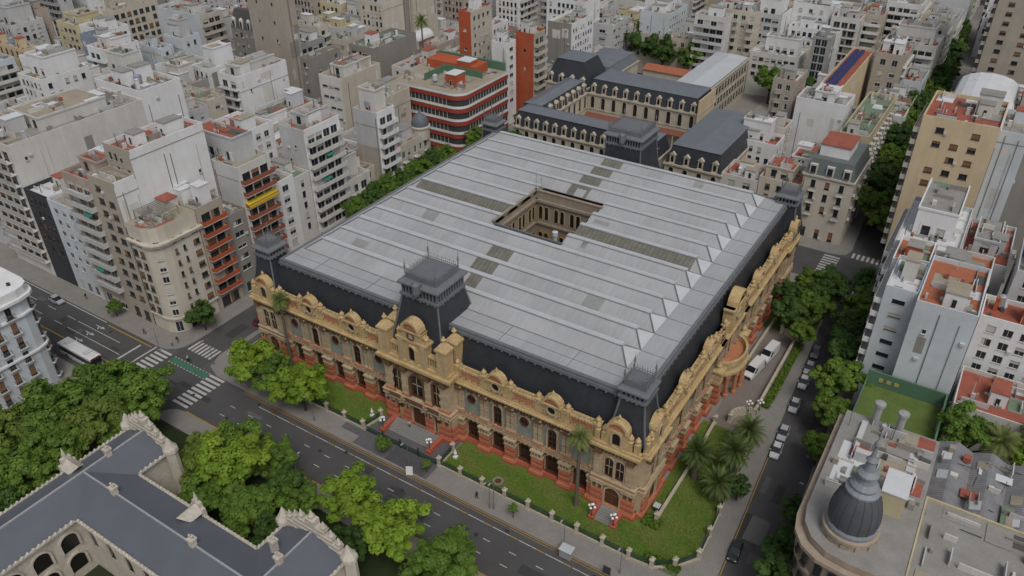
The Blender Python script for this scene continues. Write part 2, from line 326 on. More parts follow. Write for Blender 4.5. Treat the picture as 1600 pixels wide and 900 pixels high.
def balc_mesh(w_, dep, style, m):
    k = (round(w_, 1), dep, style, m.name)
    if k in BALC: return BALC[k]
    mb = MB(); a = w_/2
    mb.box(-a, a, -dep, 0, -.16, .0, 0)
    if style == 'solid':
        mb.box(-a, a, -dep, -dep+.1, .0, .95, 1); mb.box(-a, -a+.1, -dep+.1, 0, .0, .95, 1); mb.box(a-.1, a, -dep+.1, 0, .0, .95, 1)
    else:
        mb.box(-a, a, -dep, -dep+.05, .9, .97, 2); mb.box(-a, -a+.05, -dep+.05, 0, .9, .97, 2); mb.box(a-.05, a, -dep+.05, 0, .9, .97, 2)
        n = max(3, int(w_/.35))
        for i in range(n+1): x = -a+.03+(w_-.06)*i/n; mb.box(x-.025, x+.025, -dep+.005, -dep+.045, .0, .9, 2, skip=(0, 1))
    me = mb.mesh('balcony', [W_['offwhite'], m, RAILG]); BALC[k] = me; return me
def facade(root, mb, fr, Wd, z0, z1, st, rnd, mi=0, mf=3):
    """wall with openings and, as parts, its windows and balconies"""
    if st is None or st.get('t') == 'blank' or Wd < 2:
        mb.poly([fr.p(0, 0, z0), fr.p(Wd, 0, z0), fr.p(Wd, 0, z1), fr.p(0, 0, z1)], mi)
        for _ in range(st.get('few', 0) if st else 0):
            a, z = rnd.uniform(1, Wd-1), rnd.uniform(z0+(z1-z0)*.35, z1-2.2)
            o = inst(win_mesh(.7, .9, 0), 'window', root, fr.p(a, .03, z), fr.rz)
        if Wd > 4 and z1-z0 > 6:      # repairs, pipes and ledges on the bare party wall
            q = MB()
            for k in range(rnd.randrange(2, 6)):
                a, z = rnd.uniform(.2, Wd-1.5), rnd.uniform(z0+1, z1-2); b, e = rnd.uniform(.8, min(5, Wd-a)), rnd.uniform(.8, min(6, z1-z-.3)); t = .006+.003*k
                q.poly([fr.p(a, t, z), fr.p(a+b, t, z), fr.p(a+b, t, z+e), fr.p(a, t, z+e)], rnd.choice((0, 0, 1, 2)))
            for k in range(rnd.randrange(1, 4)): a = rnd.uniform(.3, Wd-.5); fr.box(q, a, a+.12, 0, .12, z0, z1-rnd.uniform(0, 4), rnd.choice((1, 2, 3)))
            if rnd.random() < .5: z = z1-rnd.uniform(1, 4); fr.box(q, 0, Wd, 0, .08, z, z+.14, 2)
            for k in range(rnd.randrange(0, 5)): a, z = rnd.uniform(.3, Wd-1), rnd.uniform(z0+3, z1-1.5); fr.box(q, a, a+.75, 0, .35, z, z+.5, 1)
            q.build('wall_repairs', [W_['offwhite'], W_['lightgrey'], W_['concrete'], RAILG], root, kind='stuff')
        return
    fl = st.get('fl', 2.85); w_ = st.get('w', 1.5)*1.1; h = st.get('h', 1.6); pu = st.get('pu', 2.6)*.88; mg = st.get('mg', .9); zs = st.get('zs', 4.0); sill = st.get('sill', .95)
    nfl = max(1, int((z1-zs-.3)/fl)); zs = z1-.45-nfl*fl if st.get('top', True) else zs
    nc = max(1, int((Wd-2*mg)/pu)); pu = (Wd-2*mg)/nc; w_ = min(w_, pu-.3)
    cols = [(mg+pu*(i+.5)-w_/2, mg+pu*(i+.5)+w_/2) for i in range(nc)]
    lo = max(0, int((st.get('from', 0)-zs)/fl)+ (1 if st.get('from', 0) > zs else 0))
    rows = [(zs+i*fl+sill, zs+i*fl+sill+h) for i in range(lo, nfl)]
    skip = {(i, j) for i in range(nc) for j in range(len(rows)) if rnd.random() < st.get('skip', .05)}
    rows2 = list(rows)
    if st.get('shop') and zs > 3.4 and z0 < .5: rows2 = [(.5, 3.0)]+rows; skip = {(i, j+1) for i, j in skip}
    holes_wall(mb, fr, Wd, z0, z1, cols, rows2, .2, mi, mi, skip)
    mid = fr.p(Wd/2, 0, (z0+z1)/2); dist = (Vector(mid)-CAM).length
    single = w_*FPX/dist > st.get('lim', 8.5) and h*FPX/dist > 7
    jm = None if single else MB()
    fk = st.get('frame', 'w')
    for j, (zb, zt) in enumerate(rows2):
        for i, (c0, c1) in enumerate(cols):
            if (i, j) in skip: continue
            kind = rnd.choices((0, 1, 2, 3), st.get('mix', (5, 2, 2, 1)))[0]; c = fr.p((c0+c1)/2, -.16, zb)
            if single: inst(win_mesh(c1-c0, zt-zb, kind, fk), 'window', root, c, fr.rz); NWIN[0] += 1
            else: pane_geo(jm, Matrix.Translation(c)@Matrix.Rotation(fr.rz, 4, 'Z'), c1-c0, zt-zb, kind)
            if rnd.random() < st.get('ac', .1): fr.box(mb, c1+.1, c1+.75, 0, .35, zb-.1, zb+.4, mf)
    if jm and jm.f: jm.build('window_panes', [FRAME if fk == 'w' else FRAMED, GLASS, BLIND if fk == 'w' else BLINDB], root, kind='stuff')
    b = st.get('balc')
    if b:
        bm = W_[st['bc']] if st.get('bc') else W_['offwhite']; dep = st.get('dep', 1.3)
        for j in range(lo, nfl):
            zf = zs+j*fl+.12
            if b == 'full': spans = [(mg*.4, Wd-mg*.4)]
            elif b == 'half': spans = [(mg*.4, Wd*.52)] if True else []
            elif b == 'two': spans = [(.3, Wd*.46), (Wd*.54, Wd-.3)]
            else: spans = [(c0-.35, c1+.35) for i, (c0, c1) in enumerate(cols) if i % b == 0]
            for s0, s1 in spans: inst(balc_mesh(s1-s0, dep, st.get('rail', 'solid'), bm), 'balcony', root, fr.p((s0+s1)/2, 0, zf), fr.rz)
            if st.get('awn') and rnd.random() < st['awn']:
                a0 = rnd.uniform(.2, max(.3, Wd-3)); q = MB(); zt = zf+2.5
                q.poly([fr.p(a0, .05, zt), fr.p(a0+2.4, .05, zt), fr.p(a0+2.4, dep+.2, zt-.7), fr.p(a0, dep+.2, zt-.7)]); q.poly([fr.p(a0, dep+.21, zt-.7), fr.p(a0+2.4, dep+.21, zt-.7), fr.p(a0+2.4, dep+.21, zt-1), fr.p(a0, dep+.21, zt-1)])
                q.build('awning', st.get('am') or AWN, root)
AWN = mat('awning_green', (.03, .20, .15), .8, .2, 1)
AWNY = mat('awning_yellow', (.55, .40, .03), .8, .2, 1)
TANKC = {}
def roof_kit(root, x0, x1, y0, y1, z, rnd, n, hm, rm):
    wx, wy = x1-x0, y1-y0
    if wx < 3.5 or wy < 3.5: return
    def spot(a, b): return rnd.uniform(x0+.6, max(x0+.7, x1-a-.6)), rnd.uniform(y0+.6, max(y0+.7, y1-b-.6))
    for k in range(n):
        t = rnd.random()
        if k == 0 or t < .3:
            a, b, h = rnd.uniform(2.4, min(5.5, wx*.5)), rnd.uniform(2.4, min(5, wy*.5)), rnd.uniform(2.2, 4.2); x, y = spot(a, b); mb = MB()
            mb.box(x, x+a, y, y+b, z, z+h, 0, skip=(0, 1)); mb.box(x-.12, x+a+.12, y-.12, y+b+.12, z+h, z+h+.16, 1, skip=(0,))
            o = mb.build('roof_hut', [hm, rm], root)
            if a > 2.4: inst(win_mesh(.8, 1.7, 0), 'hut_door', o, (x+a*.5, y-.03, z+.1), 0)
        elif t < .5:
            r_, h = rnd.uniform(.6, 1.1), rnd.uniform(1.2, 1.9); x, y = spot(2, 2); mb = MB()
            for dx in (-.5, .5):
                for dy in (-.5, .5): mb.box(x+1+dx*r_-.07, x+1+dx*r_+.07, y+1+dy*r_-.07, y+1+dy*r_+.07, z, z+.9, 0)
            mb.lathe(x+1, y+1, [(r_, z+.9), (r_, z+.9+h), (r_*.75, z+1.1+h), (.15, z+1.25+h)], 10, 1); mb.build('water_tank', [W_['concrete'], rnd.choice((W_['lightgrey'], W_['slateblue'], METAL))], root)
        elif t < .75:
            x, y = spot(1, 1); mb = MB(); h = rnd.uniform(1.4, 3)
            mb.box(x, x+.6, y, y+.7, z, z+h, 0); mb.box(x-.08, x+.68, y-.08, y+.78, z+h, z+h+.12, 0); mb.build('chimney', hm, root)
        else:
            x, y = spot(1.4, 1); mb = MB(); mb.box(x, x+1.1, y, y+.7, z+.12, z+.95, 0); mb.box(x+.1, x+1.0, y-.02, y, z+.22, z+.85, 1); mb.build('air_conditioner', [W_['lightgrey'], RAILG], root)
CLM = [W_['lightgrey'], W_['offwhite'], R_['red'], R_['dark'], R_['tan'], W_['concrete'], R_['grey'], R_['white'], R_['green']]
def roof_stuff(root, x0, x1, y0, y1, z, rnd, n):
    """pipes, low walls, ledges, patches and oddments too small to pick apart"""
    if x1-x0 < 2.5 or y1-y0 < 2.5: return
    mb = MB()
    for k in range(n):
        t = rnd.random(); x, y = rnd.uniform(x0, x1-1), rnd.uniform(y0, y1-1)
        if t < .22:
            a, b = rnd.uniform(1.5, 5), rnd.uniform(1.5, 5); q = z+.004+.003*k
            mb.poly([(x, y, q), (min(x+a, x1), y, q), (min(x+a, x1), min(y+b, y1), q), (x, min(y+b, y1), q)], rnd.choice((2, 4, 6, 6, 7, 3, 8)))
        elif t < .42: a = rnd.uniform(1, 5); mb.box(x, min(x+a, x1), y, y+.15, z, z+rnd.uniform(.4, 1.4), rnd.choice((0, 1, 5)))
        elif t < .6: a = rnd.uniform(1, 5); mb.box(x, x+.15, y, min(y+a, y1), z, z+rnd.uniform(.4, 1.4), rnd.choice((0, 1, 5)))
        elif t < .82: a, b = rnd.uniform(.3, 1.1), rnd.uniform(.3, 1.1); mb.box(x, x+a, y, y+b, z, z+rnd.uniform(.3, 1.3), rnd.choice((0, 1, 3, 4, 5, 2)))
        elif t < .93: r_ = rnd.uniform(.06, .14); mb.box(x, x+r_, y, y+r_, z, z+rnd.uniform(1, 3.2), rnd.choice((0, 3)))
        else: a = rnd.uniform(1.5, 5); mb.box(x, min(x+a, x1), y, y+.1, z+.1, z+.2, 3)
    mb.build('roof_oddments', CLM, root, kind='stuff')
FOOT = []
def bld(name, label, x0, x1, y0, y1, h, wallm='offwhite', roof='grey', S=None, E=None, W=None, N=None, clutter=3, par=.9, seed=None, cat='building', group=None, wE=None, wS=None, wW=None, z0=0.13, root=None, reg=True, hut=None, pent=True, odd=True):
    rnd = random.Random(seed if seed is not None else int(abs(x0*31+y0*17)+h*7))
    root = root or thing(name, label, cat, ((x0+x1)/2, (y0+y1)/2, 0), group=group)
    off = root.location; mb = MB(); wx, wy = x1-x0, y1-y0
    sub = inst(None, 'tmp') if False else root
    ms = [W_[wallm], R_[roof], W_['offwhite'], W_['lightgrey'], W_[wS or wallm], W_[wE or wallm], W_[wW or wallm]]
    ox, oy = off.x, off.y
    facade(root, mb, Fr(x0-ox, y0-oy, 1, 0), wx, z0, h, S, rnd, 4); facade(root, mb, Fr(x1-ox, y0-oy, 0, 1), wy, z0, h, E, rnd, 5)
    facade(root, mb, Fr(x0-ox, y1-oy, 0, -1), wy, z0, h, W, rnd, 6); facade(root, mb, Fr(x1-ox, y1-oy, -1, 0), wx, z0, h, N, rnd, 0)
    a, b, c, d = x0-ox, x1-ox, y0-oy, y1-oy; t = .22
    mb.poly([(a, c, h), (b, c, h), (b, d, h), (a, d, h)], 1)
    if par:
        mb.box(a, b, c, c+t, h+.002, h+par, 4); mb.box(a, b, d-t, d, h+.002, h+par, 0); mb.box(a, a+t, c+t, d-t, h+.002, h+par, 6); mb.box(b-t, b, c+t, d-t, h+.002, h+par, 5)
    mb.build('walls', ms, root)
    roof_kit(root, a+.4, b-.4, c+.4, d-.4, h+.01, rnd, clutter, W_[hut or rnd.choice(('offwhite', 'white', wallm, 'lightgrey'))], R_[rnd.choice(('red', 'grey', 'grey', 'tan', 'white', 'grey'))])
    if clutter and pent and (b-a) > 7 and (d-c) > 7 and rnd.random() < .6:      # set-back top storey
        q = MB(); px0, px1, py0, py1 = a+rnd.uniform(.6, (b-a)*.35), b-rnd.uniform(1.5, (b-a)*.3), c+rnd.uniform(1.8, (d-c)*.35), d-rnd.uniform(.6, (d-c)*.3); ph = h+rnd.choice((2.8, 2.8, 5.6)); pk = rnd.choice((wallm, 'white', 'offwhite', 'lightgrey')); g = inst(None, 'penthouse', root)
        facade(g, q, Fr(px0, py0, 1, 0), px1-px0, h, ph, ws(zs=h, fl=2.75, sill=.3, h=2.0, w=1.4, pu=2.6, top=False, lim=99), rnd, 0); facade(g, q, Fr(px1, py0, 0, 1), py1-py0, h, ph, None, rnd, 0); facade(g, q, Fr(px0, py1, 0, -1), py1-py0, h, ph, None, rnd, 0)
        q.poly([(px0, py0, ph), (px1, py0, ph), (px1, py1, ph), (px0, py1, ph)], 1); q.box(px0-.15, px1+.15, py0-.15, py0+.1, ph+.003, ph+.45, 0); q.box(px1-.1, px1+.15, py0+.1, py1, ph+.003, ph+.45, 0); q.box(px0-.15, px0+.1, py0+.1, py1, ph+.003, ph+.45, 0); q.build('penthouse_walls', [W_[pk], R_[rnd.choice(('grey', 'red', 'white', 'tan', 'grey'))], FRAME, W_['lightgrey']], g)
        roof_stuff(g, px0+.3, px1-.3, py0+.3, py1-.3, ph+.005, rnd, 9)
    if odd: roof_stuff(root, a+.4, b-.4, c+.4, d-.4, h+.005, rnd, min(60, int((b-a)*(d-c)/7)+4))
    if reg: FOOT.append((x0, x1, y0, y1))
    return root
def pb(name, label, N, con, L, R, h=None, **kw):
    keep = kw.pop('keep', False)
    if con[0] == 'z' and h is None and con[1] >= 26 and not keep: con = ('z', 26+(con[1]-26)*.35-2)
    """block from its near roof corner (pixel), the plane that corner stands on, and the pixel columns of its other two roof corners"""
    k, v = con; n = U(*N, v) if k == 'z' else on_x(*N, v) if k == 'x' else on_y(*N, v)
    wx = along(n.x, n.y, n.z, -1, 0, L); wy = along(n.x, n.y, n.z, 0, 1, R)
    return bld(name, label, n.x-wx, n.x, n.y, n.y+wy, h or n.z, **kw)
win = dict(t='win'); 
def ws(**k): d = dict(t='win'); d.update(k); return d
BL = dict(t='blank'); BLF = dict(t='blank', few=3)
balc = lambda **k: ws(balc='full', h=2.15, sill=.15, w=2.0, pu=2.8, **k)
# ================================================================ the blocks round the palace
B = 'apartment_block'
# --- west block, along the avenue and the side street
bld(B, 'tan facade block with tall white party wall behind the cream corner block', -42.2, -33.7, -10, -5, 33.5, 'tan', 'tan', S=ws(w=1.8, h=1.4, pu=2.7, shop=1, frame='d', mix=(6, 1, 1, 1)), E=BL, wE='white', clutter=0)
bld(B, 'white blank-walled upper block with red tiled roofs behind the tan facade', -42.2, -33.7, -4.98, 13, 38.5, 'white', 'red', S=ws(w=.9, h=1.6, pu=1.7), E=dict(t='blank', few=1), clutter=5, wS='tan')
bld(B, 'pinkish block with stepped balconies and teal awning on the avenue', -52, -42.22, -10, 8, 32, 'pink', 'red', S=balc(bc='lightgrey', rail='solid', awn=.25, shop=1), E=BL, clutter=4)
bld(B, 'pale grey narrow office block with square windows left of stepped balconies', -62.4, -52.02, -10, 9, 22.6, 'bluewhite', 'tan', S=ws(w=1.4, h=1.4, pu=3.0, shop=1), E=BL, wE='white', clutter=2)
bld(B, 'cream topped block with dark glazed lower floors near the left edge', -71.4, -62.42, -10, 10, 22.9, 'dark', 'white', S=ws(w=1.1, h=1.5, pu=1.9, fl=3.1, frame='d', mix=(3, 2, 1, 1)), E=BL, clutter=3, wE='white')
bld(B, 'huge white blank party wall block towering over the left edge', -88, -71.42, -10, 24, 33, 'offwhite', 'grey', S=balc(bc='dark', rail='rail', frame='d'), E=dict(t='blank', few=1), clutter=12)
bld(B, 'second white blank wall block right behind the huge party wall', -90, -71.42, 24.02, 36, 35, 'white', 'grey', E=dict(t='blank'), S=BLF, clutter=4)
bld(B, 'brown balcony block with red roof hut beside the cream corner block', -40, -26, 1.2, 8, 25, 'tan', 'grey', E=balc(bc='orange', awn=.1, shop=1, frame='d'), S=BL, clutter=3, hut='white')
bld(B, 'grey block with long dark window bands next to the brown balconies', -40, -26, 8.02, 13.4, 20, 'concrete', 'grey', E=ws(w=2.2, h=1.3, pu=2.6, shop=1, mix=(6, 1, 1, 1)), S=BL, clutter=2)
r = bld(B, 'white and brick balcony block with yellow awning and grey party wall', -45, -26, 13.42, 22.8, 29.5, 'lightgrey', 'tan', E=balc(bc='brick', shop=1, frame='d'), S=dict(t='blank', few=2), wE='offwhite', clutter=6, hut='offwhite')
mb = MB(); mb.hexa([(10.9, -4.4, 21.2), (10.9, 4.4, 21.2), (9.5, 4.4, 21.9), (9.5, -4.4, 21.9), (10.9, -4.4, 21.3), (10.9, 4.4, 21.3), (9.5, 4.4, 22.0), (9.5, -4.4, 22.0)]); mb.box(10.9, 10.93, -4.4, 4.4, 20.7, 21.3); mb.build('awning', AWNY, r)
bld(B, 'white modern block with glazed roof terrace right of yellow awning', -38, -26, 22.82, 28.4, 22, 'white', 'tan', E=ws(w=1.7, h=1.6, pu=2.3, shop=1), S=BL, clutter=3)
bld(B, 'narrow white block with small windows below the red terrace block', -38, -26, 28.42, 33.4, 21, 'offwhite', 'green', E=ws(w=.95, h=1.7, pu=2.3, shop=1), S=BL, clutter=2)
r = bld(B, 'white balcony block with brick red roof terrace and green awning', -34.2, -26, 33.6, 45.6, 31, 'lightgrey', 'red', E=balc(bc='offwhite', rail='solid', awn=.2, shop=1), S=dict(t='blank', few=3), wE='white', clutter=2, hut='white')
bld(B, 'white walled house block with long red terrace behind the green awning block', -48, -36, 24, 33.5, 31.5, 'white', 'red', S=dict(t='blank', few=2), E=ws(w=1.3, h=1.5, pu=2.6, skip=.2), clutter=4, hut='white')
bld(B, 'low grey block with flat roof between two balcony blocks', -38, -26, 45.62, 54, 13, 'offwhite', 'grey', E=balc(bc='grey', rail='rail', shop=1), S=BL, clutter=2)
bld(B, 'old cream house with rusty skylights behind the low grey block', -38, -28.5, 54.02, 58.7, 12, 'cream', 'tan', E=ws(h=1.9), S=BL, clutter=3)
r = bld(B, 'white balcony block with tan and grey party wall facing the avenue', -34, -26, 58.8, 66, 27, 'lightgrey', 'red', E=balc(bc='white', awn=.3, shop=1), S=BL, wE='white', clutter=3, hut='white')
mb = MB(); mb.poly([(-3.9, -3.63, .2), (3.9, -3.63, .2), (3.9, -3.63, 18), (-3.9, -3.63, 18)]); mb.build('painted_panel', W_['tan'], r)
r = bld('domed_house', 'old cream corner house with small grey dome and red roof terrace', -36, -26, 66.02, 80, 15, 'cream', 'red', E=ws(w=1.1, h=2.0, pu=2.6, fl=3.8, balc=2, rail='rail', shop=1), S=BL, clutter=2)
mb = MB(); mb.lathe(3.2, 5.2, [(2.6, 14), (2.6, 17.2), (2.9, 17.3), (2.9, 17.7), (2.5, 17.8)], 16, 0); mb.build('dome_drum', W_['cream'], r)
mb = MB(); mb.lathe(3.2, 5.2, [(2.5, 17.8), (2.45, 18.8), (2.0, 20), (1.1, 20.9), (.35, 21.2), (.3, 21.9), (.05, 22.4)], 16, 0); mb.build('dome', R_['slate'], r, True)
# red and white banded office across the street, rounded corner
n = on_y(720, 151, 97); r = thing('banded_office', 'red and white banded office with rounded corner and green rear wall', 'building', (n.x, n.y, 0)); hgt = n.z
x0, y1 = -along(n.x, n.y, n.z, -1, 0, 606), along(n.x, n.y, n.z, 0, 1, 792)
def roundpts(a, x0, y1, k=0.0): return [(x0-k, -k)]+[(-a+(a+k)*math.cos(math.radians(t)), a+(a+k)*math.sin(math.radians(t))) for t in range(-90, 1, 15)]+[(k, y1+k), (x0-k, y1+k)]
mb = MB(); mb.prism(roundpts(4, x0, y1), .13, hgt, 0, 1); mb.build('walls', [W_['dark'], R_['tan']], r)
fl = hgt/5.0
for i in range(5):
    zt = hgt-i*fl
    mb = MB(); mb.prism(roundpts(4, x0, y1, .35), zt-.35, zt+.4, 0, 1, bottom=True); mb.build('white_band', [W_['white'], R_['tan']], r)
    mb = MB(); mb.prism(roundpts(4, x0, y1, .25), zt-1.75, zt-.35, 0, bottom=True); mb.build('red_band', W_['redstripe'], r)
    mb = MB(); fa, fb = Fr(x0, 0, 1, 0), Fr(0, 4, 0, 1)
    for fr_, ln in ((fa, -x0-4), (fb, y1-4)):
        k = int(ln/1.5)
        for j in range(k): fr_.box(mb, j*1.5+.1, j*1.5+.2, 0, .12, zt-fl+.4, zt-1.78, 0)
    mb.build('window_mullions', FRAME, r, kind='stuff')
roof_kit(r, x0+2, -3, 3, y1-3, hgt+.41, random.Random(5), 3, W_['orange'], R_['white'])
mb = MB(); mb.box(x0+3, -6, y1-9, y1-2, hgt+.41, hgt+3.2, 0); mb.build('roof_hut', [W_['orange']], r); FOOT.append((n.x+x0, n.x, n.y, n.y+y1))
mb = MB(); mb.box(x0*.62, x0*.62+.3, 5, y1, hgt+.41, hgt+2.6, 0); mb.box(x0*.62+.3, -3, y1*.62, y1*.62+.3, hgt+.41, hgt+2.6, 0); mb.build('roof_screen_wall', W_['green'], r)
roof_stuff(r, x0+1, -2, 2, y1-2, hgt+.41, random.Random(9), 70)
mb = MB(); mb.box(x0+1, -1, y1+.1, y1+.9, .2, hgt+3, 0); mb.build('rear_wall', W_['green'], r)
# --- further west and north-west, from their near roof corners
pb(B, 'white blank walled block with stepped top left of the grey balconies', (372, 125), ('z', 33), 340, 447, wallm='white', S=balc(bc='white', rail='rail'), E=dict(t='blank', few=1), clutter=3)
pb('tall_tower', 'tall beige blank tower with one column of small windows', (454, 100), ('z', 18), 402, 474, h=48, wallm='tan', S=ws(w=.8, h=1.1, pu=6, fl=6), E=BL, clutter=1)
pb(B, 'long cream block with wide dark recess in the upper left', (325, 163), ('z', 22), 197, 352, wallm='cream', roof='tan', S=ws(w=1.2, h=1.6, pu=6, skip=.45), E=ws(skip=.3), clutter=6)
pb(B, 'pale grey windowless wall block under the cream window tower', (250, 80), ('z', 28), 214, 270, wallm='bluewhite', S=BL, E=ws(skip=.3, w=1), clutter=3)
pb(B, 'light blue-grey party wall tower with chimney shaft in the upper left', (284, 64), ('z', 33), 256, 312, wallm='bluewhite', S=BL, E=ws(w=.9, skip=.4), clutter=4)
pb(B, 'large pale blue-grey blank wall with cream balconies on its right', (312, 28), ('z', 40), 242, 346, wallm='bluewhite', S=BL, E=balc(bc='cream'), wE='cream', clutter=3)
pb('window_tower', 'cream tower with a grid of dark square windows', (172, 22), ('z', 46), 160, 246, wallm='cream', E=ws(w=1.5, h=1.6, pu=2.8, frame='d', mix=(6, 1, 1, 0)), S=BL, clutter=3)
pb('dark_tower', 'slate blue tower with dark ribbed balcony side and blue roof panels', (163, 66), ('z', 36), 125, 186, wallm='slateblue', roof='blue', S=BL, E=ws(w=2.4, h=1.9, pu=2.6, fl=2.6, frame='d', mix=(8, 1, 0, 0)), wE='dark', clutter=2)
pb(B, 'pale yellow old block with shutters at the left edge', (40, 82), ('z', 24), -30, 62, wallm='yellow', S=ws(w=1.1, h=1.9, pu=3.4, frame='d'), E=ws(w=1, skip=.3, frame='d'), clutter=3)
pb('white_house', 'white cubic roof house right of the pale yellow block', (56, 98), ('z', 25), 30, 104, wallm='white', S=BL, E=ws(w=1.4, h=1.2, pu=5, skip=.3), clutter=2)
pb(B, 'peach end wall block at the top left corner', (58, 20), ('z', 44), 16, 76, wallm='pink', S=BL, E=BLF, clutter=3)
pb('tall_tower', 'grey balconied tower at the top left', (105, 44), ('z', 18), 46, 124, h=44, wallm='lightgrey', S=balc(bc='grey', rail='solid'), E=ws(w=1), clutter=1)
pb('tall_tower', 'white tower with scattered small windows at the top left', (146, 34), ('z', 18), 112, 170, h=40, wallm='white', S=ws(w=.9, h=.9, pu=2.2, skip=.3), E=BL, clutter=1)
r = pb('mansard_house', 'grey house with black mansard and four white dormers', (407, 52), ('z', 26), 361, 425, wallm='concrete', roof='dark', S=ws(w=1, h=1.8, pu=2.6, fl=3.6), E=ws(w=1, h=1.8, pu=3), clutter=0, par=0)
fx0, fx1, fy0, fy1 = FOOT[-1]; hx, hy = (fx1-fx0)/2, (fy1-fy0)/2
mb = MB(); mb.frus(0, 0, hx, hy, hx-1.5, hy-1.5, 24.01, 30.5); mb.build('mansard_roof', R_['dark'], r)
for i in range(4):
    mb = MB(); x = -hx+hx*2*(i+.5)/4; mb.box(x-.75, x+.75, -hy-.1, -hy+1.6, 24.1, 27, 0); mb.lathe(x, -hy+.3, [(.8, 27), (.6, 27.6), (.05, 28)], 8, 0); o = mb.build('dormer', W_['offwhite'], r); inst(win_mesh(.9, 1.9, 0, 'd'), 'window', o, (x, -hy-.12, 24.6))
pb('ochre_roof_house', 'grey house with large ochre flat roof near the beige tower', (532, 48), ('z', 20), 471, 571, wallm='lightgrey', roof='yellow', S=ws(w=1, skip=.3), E=ws(w=1), clutter=6, hut='paleyellow')
pb('tall_tower', 'blue-grey blank tower with a grid of small white balconies', (572, 24), ('z', 18), 490, 608, h=44, wallm='slateblue', S=BL, E=ws(balc=1, w=1.6, h=1.8, sill=.2, pu=2.2, bc='white', dep=.8), wE='white', clutter=1)
pb('tall_tower', 'tower of curved dark balconies left of the beige slab', (628, 48), ('z', 16), 610, 642, h=40, wallm='concrete', S=balc(bc='grey', rail='solid'), E=BL, clutter=1)
pb('tall_tower', 'plain beige slab tower behind the tall lone palm', (648, 44), ('z', 16), 632, 684, h=42, wallm='cream', S=BL, E=BLF, clutter=1)
pb(B, 'old concrete party wall block with mossy roof in the upper middle', (584, 80), ('z', 22), 545, 650, wallm='concrete', roof='green', S=ws(w=2, h=1.2, skip=.2), E=BL, clutter=3)
pb(B, 'cream wall block with striped white front above the beige party wall', (533, 128), ('z', 31), 498, 594, wallm='cream', S=ws(w=2.2, h=.7, pu=2.6, fl=3.2), wS='offwhite', E=BLF, clutter=6)
pb(B, 'weathered grey block with boxy roof rooms left of the cream wall', (482, 96), ('z', 28), 468, 532, wallm='concrete', roof='tan', S=ws(w=1), E=ws(w=1.2, skip=.4), clutter=6)
pb(B, 'old terrace house with cluttered roof left of the banded office', (602, 158), ('z', 20), 574, 640, wallm='cream', roof='tan', S=ws(w=1), E=BLF, clutter=6)
pb('low_house', 'low house with red roof terraces behind the banded office', (640, 112), ('z', 17), 612, 700, wallm='offwhite', roof='red', S=ws(w=1), E=ws(w=1, skip=.3), clutter=5)
r = pb('vaulted_shed', 'brick shed under a white barrel roof near the lone palm', (652, 66), ('z', 13), 632, 678, wallm='brick', roof='white', S=BL, E=BL, clutter=0, par=0)
fx0, fx1, fy0, fy1 = FOOT[-1]; hx, hy = (fx1-fx0)/2, (fy1-fy0)/2
mb = MB()
for i in range(8):
    t0, t1 = math.pi*i/8, math.pi*(i+1)/8; mb.poly([(-hx*math.cos(t0), -hy, 13.02+2.6*math.sin(t0)), (-hx*math.cos(t1), -hy, 13.02+2.6*math.sin(t1)), (-hx*math.cos(t1), hy, 13.02+2.6*math.sin(t1)), (-hx*math.cos(t0), hy, 13.02+2.6*math.sin(t0))])
mb.poly([(-hx*math.cos(math.pi*i/8), -hy, 13.02+2.6*math.sin(math.pi*i/8)) for i in range(9)]); mb.build('barrel_roof', R_['white'], r)
pb('red_tower', 'slim orange-red and white tower behind the banded office', (735, 24), ('z', 36), 716, 768, keep=True, pent=False, wallm='orange', S=ws(w=1.1, h=1, pu=9, fl=6), E=ws(w=1.2, skip=.2), wE='cream', clutter=3)
pb(B, 'white gabled block right of the slim red tower', (757, 50), ('z', 33), 736, 794, wallm='white', roof='orange', S=BLF, E=ws(w=1.1, h=1.6, pu=2.4), clutter=3)
pb('red_block', 'deep red end wall block with a white stripe and balconies', (834, 58), ('z', 29), 806, 852, keep=True, pent=False, wallm='orange', S=ws(w=.8, h=1.2, pu=8, fl=6), E=balc(bc='cream'), wE='tan', clutter=2)
pb(B, 'white ribbon window block left of the deep red wall', (792, 72), ('z', 27), 768, 806, keep=True, wallm='white', E=ws(w=2, h=1.3, pu=2.2), S=BL, clutter=2)
pb('low_house', 'small white office with green roof behind the school', (862, 64), ('z', 19), 850, 877, wallm='bluewhite', roof='green', E=ws(w=2, h=1.5, pu=2.3), S=BL, clutter=1)
pb(B, 'white block with irregular small dark windows in the top middle', (893, 42), ('z', 30), 856, 928, wallm='white', roof='tan', S=BL, wS='concrete', E=ws(w=1, h=1.3, pu=2.0, fl=2.9, skip=.2), clutter=4)
pb(B, 'long grey block with ribbon windows beside dark trees', (957, 44), ('z', 19), 926, 984, wallm='lightgrey', roof='green', S=ws(w=2.4, h=1.2, pu=5), E=ws(w=2.2, h=1.4, pu=2.5), clutter=1)
pb('glass_hall', 'flat teal roofed hall at the top middle', (945, 20), ('z', 15), 864, 966, wallm='lightgrey', roof='green', S=ws(w=2.4, h=2, pu=2.8), clutter=2)
pb(B, 'pale blue-grey blank block on a wide podium at the top', (1046, 26), ('z', 23), 1001, 1074, wallm='bluewhite', S=dict(t='blank', few=4), E=ws(w=1.2, h=1.4, pu=2.4), clutter=4)
pb('podium', 'long cream podium building under the pale blue-grey block', (1088, 68), ('z', 15), 990, 1096, wallm='cream', roof='tan', S=ws(w=1.2, h=1.8, pu=3.2), clutter=3)
pb(B, 'white and grey balcony block right of the podium', (1136, 32), ('z', 31), 1086, 1146, wallm='offwhite', S=balc(bc='lightgrey', rail='solid'), clutter=4)
